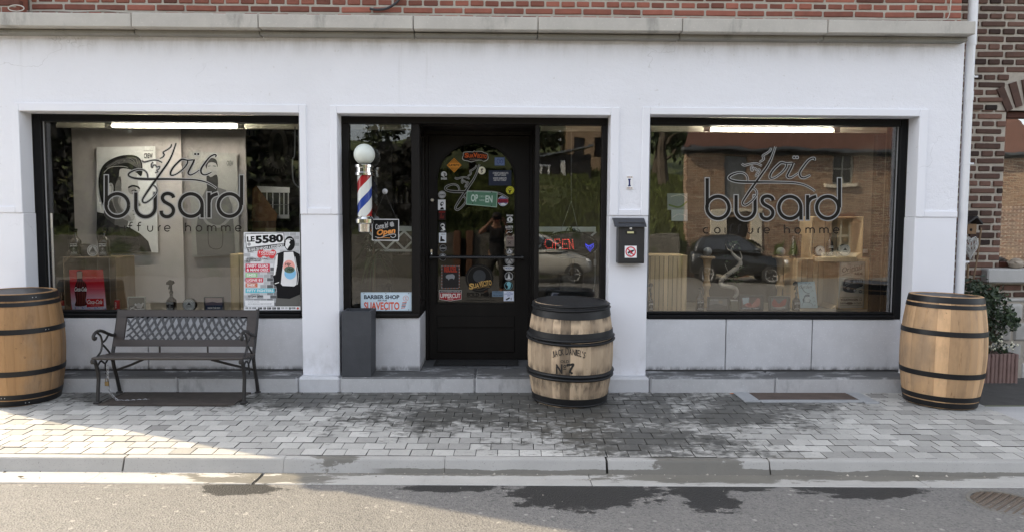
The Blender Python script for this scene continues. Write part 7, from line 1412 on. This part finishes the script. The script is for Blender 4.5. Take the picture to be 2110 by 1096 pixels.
# parked cars
TYRE, RIM, CGL, BLKPL = M('tyre_rubber', (.018, .018, .018), .8), M('alloy', (.55, .55, .55), .35, .05), glass('car_glass', .10, 0, (.10, .13, .11)), M('black_trim', (.015, .015, .016), .5)
def car(label, loc, rz, paint):
    t = thing('parked_car', label, 'car', loc, 'parked cars across the street', rz); b = MB(); Wd = .80
    st = [(-1.70, .42, .70, .70), (-1.66, .30, .95, .92), (-1.45, .24, .98, .97), (-1.0, .22, .98, 1.0), (-.3, .22, .96, 1.0), (.4, .22, .95, 1.0), (.75, .23, .94, .99), (1.15, .24, .88, .97), (1.5, .28, .78, .92), (1.66, .34, .66, .82), (1.72, .42, .56, .66)]; vs = []
    for x, zb, zt, w in st: w *= Wd; vs += [(x, -w * .85, zb), (x, -w, zb + (zt - zb) * .35), (x, -w * .98, zb + (zt - zb) * .72), (x, -w * .86, zt), (x, 0, zt + .03), (x, w * .86, zt), (x, w * .98, zb + (zt - zb) * .72), (x, w, zb + (zt - zb) * .35), (x, w * .85, zb), (x, 0, zb)]
    k = 10; b.add(vs, [(i * k + j, i * k + (j + 1) % k, (i + 1) * k + (j + 1) % k, (i + 1) * k + j) for i in range(len(st) - 1) for j in range(k)] + [list(range(k))[::-1], list(range((len(st) - 1) * k, len(st) * k))], 0, 0, True)
    o = b.build('body', paint, t, sharp=180); o.modifiers.new('round', 'SUBSURF').render_levels = 2
    b = MB(); cs = [(-1.60, .93, .93, .62), (-1.48, .93, 1.28, .62), (-1.25, .93, 1.44, .60), (-.6, .93, 1.52, .60), (-.05, .93, 1.50, .60), (.35, .93, 1.36, .60), (.85, .93, .96, .64)]; vs = []
    for x, z0, z1, w in cs: vs += [(x, -.74, z0), (x, -w - .03 - .1 * (1 - (z1 - z0) / .6), z1 - .05), (x, -w + .12, z1), (x, w - .12, z1), (x, w + .03 + .1 * (1 - (z1 - z0) / .6), z1 - .05), (x, .74, z0)]
    b.add(vs, [(i * 6 + j, i * 6 + j + 1, (i + 1) * 6 + j + 1, (i + 1) * 6 + j) for i in range(6) for j in range(5)] + [(0, 1, 2, 3, 4, 5), (41, 40, 39, 38, 37, 36)], 0, 0, True); o = b.build('cabin', paint, t, sharp=180); o.modifiers.new('round', 'SUBSURF').render_levels = 2
    for s_ in (-1, 1):
        for pts in ([(-1.28, 1.0), (-.52, 1.0), (-.52, 1.40), (-1.12, 1.36)], [(-.45, 1.0), (.62, 1.0), (.28, 1.26), (-.02, 1.40), (-.45, 1.41)]):
            b = MB(); b.add([(x, s_ * (.742 - .11 * (z - .98) / .45 + .004), z) for x, z in pts] + [(x, s_ * (.742 - .11 * (z - .98) / .45 - .02), z) for x, z in pts], [list(range(len(pts))), list(range(len(pts), 2 * len(pts)))[::-1]] + [(i, (i + 1) % len(pts), (i + 1) % len(pts) + len(pts), i + len(pts)) for i in range(len(pts))]); b.build('side_window', CGL, t)
        b = MB(); b.lathe([(0, -.05), (.05, -.03), (.07, 0), (.05, .04), (0, .05)], 10, (.62, s_ * .86, 1.02), 0, 0, 1.3); b.build('wing_mirror', paint, t)
        b = MB(); b.lathe([(0, -.09), (.10, -.06), (.12, 0), (.08, .06), (0, .08)], 12, (1.52, s_ * .58, .66), 0, 0, 1.2); b.build('headlight', pc(225, 228, 230, .1), t)
        for x in (-1.12, 1.05):
            b = MB(); b.lathe([(.19, -.09), (.27, -.09), (.295, -.06), (.295, .06), (.27, .09), (.19, .09)], 28); R_ = Matrix.Translation((x, s_ * .785, .29)) @ Matrix.Rotation(R(90), 4, 'X'); b.v = [tuple(R_ @ Vector(v)) for v in b.v]; w_ = b.build('wheel', TYRE, t)
            b = MB(); b.lathe([(.195, -.02), (.195, .085), (.18, .08), (.17, .04)], 24); b.lathe([(0, .07), (.05, .075), (.05, .03)], 12)
            for q in range(5): b.box(.04, .185, -.028, .028, .04, .075, 0, .01, 0, Matrix.Rotation(q * 2 * math.pi / 5, 4, 'Z'))
            R2 = Matrix.Translation((x, s_ * .80, .29)) @ Matrix.Rotation(R(-90 * s_), 4, 'X'); b.v = [tuple(R2 @ Vector(v)) for v in b.v]; b.build('rim', RIM, w_)
    b = MB(); b.add([(.40, -.56, 1.33), (.40, .56, 1.33), (.84, .62, 1.0), (.84, -.62, 1.0), (.42, -.56, 1.35), (.42, .56, 1.35), (.87, .62, 1.01), (.87, -.62, 1.01)], [(4, 5, 6, 7), (3, 2, 1, 0), (0, 1, 5, 4), (1, 2, 6, 5), (2, 3, 7, 6), (3, 0, 4, 7)]); b.build('windscreen', CGL, t)
    b = MB(); b.box(1.66, 1.735, -.45, .45, .36, .50, 0, .02); b.build('grille', BLKPL, t); t.scale = (.86, .95, 1); return t
def paint(name, c, m): n = NT(name); n.b.inputs['Coat Weight'].default_value = 1; return n.fin(c, .35, m)
car('dark hatchback parked across the street, reflected in the right display window', (7.35, -15.6, -.485), R(10), paint('dark_car_paint', (.012, .014, .015), .3))
car('silver car parked across the street, reflected below the oval lit sign', (1.35, -15.6, -.485), R(4), paint('silver_paint', (.60, .58, .52), .15))

# ------------------------------------------------------------------ the photographer (seen in the door glass)
def skin(name, chains, mat, parent=None, lev=2):
    bm = bmesh.new(); sl_ = bm.verts.layers.skin.verify(); vs = {}
    def V(p, r):
        k = tuple(round(q, 4) for q in p)
        if k not in vs: v = bm.verts.new(p); v[sl_].radius = (r, r) if not isinstance(r, tuple) else r; vs[k] = v; v[sl_].use_root = len(vs) == 1
        return vs[k]
    for ch in chains:
        for (p, r), (q, s_) in zip(ch, ch[1:]):
            a, c = V(p, r), V(q, s_)
            if a is not c and not bm.edges.get((a, c)): bm.edges.new((a, c))
    me = bpy.data.meshes.new(name); bm.to_mesh(me); bm.free(); me.materials.append(mat); o = bpy.data.objects.new(name, me); COL.objects.link(o)
    m = o.modifiers.new('skin', 'SKIN'); m.use_smooth_shade = True; s2 = o.modifiers.new('smooth', 'SUBSURF'); s2.levels = lev; s2.render_levels = lev
    if parent: o.parent = parent
    return o
Zg = -.02; X0 = -.06
def q(x, y, z, r): return ((x + X0, y, z + Zg), r)
pel, sp1, che, nck = q(0, -6.42, .80, (.15, .105)), q(.0, -6.43, .98, (.14, .10)), q(.0, -6.44, 1.18, (.17, .11)), q(0, -6.42, 1.335, .056)
hd = [q(0, -6.40, 1.40, .066), q(0, -6.385, 1.475, (.078, .092)), q(0, -6.39, 1.56, (.062, .075))]
def arm(s_, sh, el, wr): return [che, q(s_ * .10, -6.43, 1.27, .075), q(*sh, .054), q(*el, .041), q(*[(a + c) / 2 for a, c in zip(el, wr)], .038), q(*wr, .026)]
aL, aR = arm(-1, (-.175, -6.43, 1.255), (-.33, -6.27, 1.19), (-.115, -6.09, 1.395)), arm(1, (.175, -6.43, 1.255), (.27, -6.25, 1.14), (.155, -6.09, 1.40))
def leg(hx, k_, a_, t_): return [pel, q(hx, -6.42, .74, .095), q(*k_, .06), q(*[(u + 2 * v) / 3 for u, v in zip(a_, k_)], .058), q(*a_, .038), q(*t_, .03)]
lL, lR = leg(-.09, (-.17, -6.36, .42), (-.20, -6.46, .08), (-.23, -6.33, .03)), leg(.09, (.12, -6.34, .42), (.10, -6.44, .08), (.12, -6.31, .03))
fing = []
for s_, wr in ((-1, aL[-1]), (1, aR[-1])):
    w = Vector(wr[0]); pm = w + Vector((-s_ * .012, .028, .035)); fing.append([wr, (tuple(pm), (.030, .017))])
    for i, l in enumerate((.062, .070, .066, .052)):
        b0 = pm + Vector((-s_ * .004, .012 - .002 * i, .026 - .017 * i)); fing.append([(tuple(pm), (.030, .017)), (tuple(b0), .0095), (tuple(b0 + Vector((-s_ * l * .45, .018, .008))), .0085), (tuple(b0 + Vector((-s_ * l * .9, .006, .004))), .007)])
    fing.append([(tuple(pm), (.030, .017)), (tuple(pm + Vector((-s_ * .02, -.014, -.018))), .0105), (tuple(pm + Vector((-s_ * .05, -.012, -.012))), .009)])
SKN = M('skin', (.40, .22, .15), .55, .08, 10); SHT, TRS = M('dark_tshirt', (.022, .022, .025), .85, .2, 12, .3, 25), M('dark_trousers', (.045, .043, .042), .85, .2, 10, .3, 20)
ps = skin('person', [[pel, sp1, che, nck] + hd, [hd[1], q(0, -6.285, 1.465, .016)], [hd[1], q(-.086, -6.39, 1.465, .016)], [hd[1], q(.086, -6.39, 1.465, .016)], aL, aR, lL, lR] + fing, SKN)
tag(ps, 'person in dark clothes holding a phone up with both hands, reflected in the door', 'person')
def gr(p, k): r = p[1]; return (p[0], tuple(v + k for v in r) if isinstance(r, tuple) else r + k)
skin('tshirt', [[gr(q(0, -6.42, .66, (.15, .105)), .026), gr(q(0, -6.42, .80, (.15, .105)), .026), gr(sp1, .026), gr(che, .018), q(0, -6.425, 1.325, .074)], [gr(che, .018), gr(aL[1], .016), gr(aL[2], .018), q(-.24, -6.36, 1.228, .062)], [gr(che, .018), gr(aR[1], .016), gr(aR[2], .018), q(.215, -6.352, 1.207, .062)]], SHT, ps)
skin('trousers', [[gr(q(0, -6.42, .90, (.15, .105)), .012), gr(pel, .012), gr(lL[1], .014), gr(lL[2], .018), gr(lL[3], .018), q(-.198, -6.45, .11, .058)], [gr(pel, .012), gr(lR[1], .014), gr(lR[2], .018), gr(lR[3], .018), q(.102, -6.43, .11, .058)]], TRS, ps)
for l in (lL, lR): skin('shoe', [[(tuple(Vector(l[-2][0]) + Vector((0, -.03, -.025))), .042), (tuple(Vector(l[-2][0]) + Vector((0, .03, -.035))), .042), (tuple(Vector(l[-1][0]) + Vector((0, .05, .005))), .034)]], M('brown_shoe', (.06, .04, .03), .5), ps)
b = MB(); hc = Vector(hd[1][0]) + Vector((0, -.012, .012)); prof = [(.0975 * math.sin(R(a)), .112 * math.cos(R(a))) for a in range(0, 105, 12)]; b.lathe([(r_, z) for r_, z in prof][::-1], 20, tuple(hc)); b.v = [(x, hc.y + (y - hc.y) * 1.12 - (.02 if z < hc.z + .03 else 0), z) for x, y, z in b.v]; b.build('hair', M('dark_hair', (.02, .015, .012), .6), ps)
for s_ in (-1, 1): b = MB(); b.lathe([(.011 * math.sin(R(a)), -.011 * math.cos(R(a))) for a in range(0, 181, 30)], 10, (hd[1][0][0] + s_ * .032, hd[1][0][1] + .082, hd[1][0][2] + .012)); b.build('eye', pc(200), ps)
b = MB(); b.tube([(hd[1][0][0] - .025, -6.302, 1.41 + Zg), (hd[1][0][0], -6.296, 1.408 + Zg), (hd[1][0][0] + .025, -6.302, 1.41 + Zg)], .006, 6); b.build('mouth', M('lips', (.28, .10, .08), .5), ps)
b = MB(); b.box(-.125, .035, -6.012, -6.003, 1.408, 1.488, 0, .004); b.build; tag(b.build('phone', M('black_phone', (.012, .012, .014), .2)), 'black phone held up in front of the face of the reflected person', 'phone')

# ------------------------------------------------------------------ things of one kind share a group
GROUPS = {'barrel': 'oak barrels along the shop front', 'sticker': 'stickers on the door pane', 'bottle': 'bottles on display behind the glass', 'round_tin': 'round white labelled tins on display', 'picture_frame': 'small picture frames along the window shelves', 'wooden_crate': 'wooden crates in the shop windows', 'tube_lamp': 'lit tube lamps above the display windows', 'baluster': 'turned balusters in the right window',
          'window_lettering': 'lettering on the shop glass', 'lattice_panel': 'white lattice panels behind the side windows', 'photo_poster': 'monochrome posters on the fabric panels', 'display_panel': 'fabric panels behind the left window display', 'bottle_carton': 'bottle cartons on the middle crate', 'fallen_leaf': 'fallen leaves on the ground', 'spiky_plant': 'spiky plants behind the side windows', 'small_box': 'small boxes on the window shelves'}
for o in COL.objects:
    k = o.name.split('.')[0]
    if o.parent is None and k in GROUPS and 'category' in o and 'group' not in o and 'no_dogs' not in o.name: o['group'] = GROUPS[k]
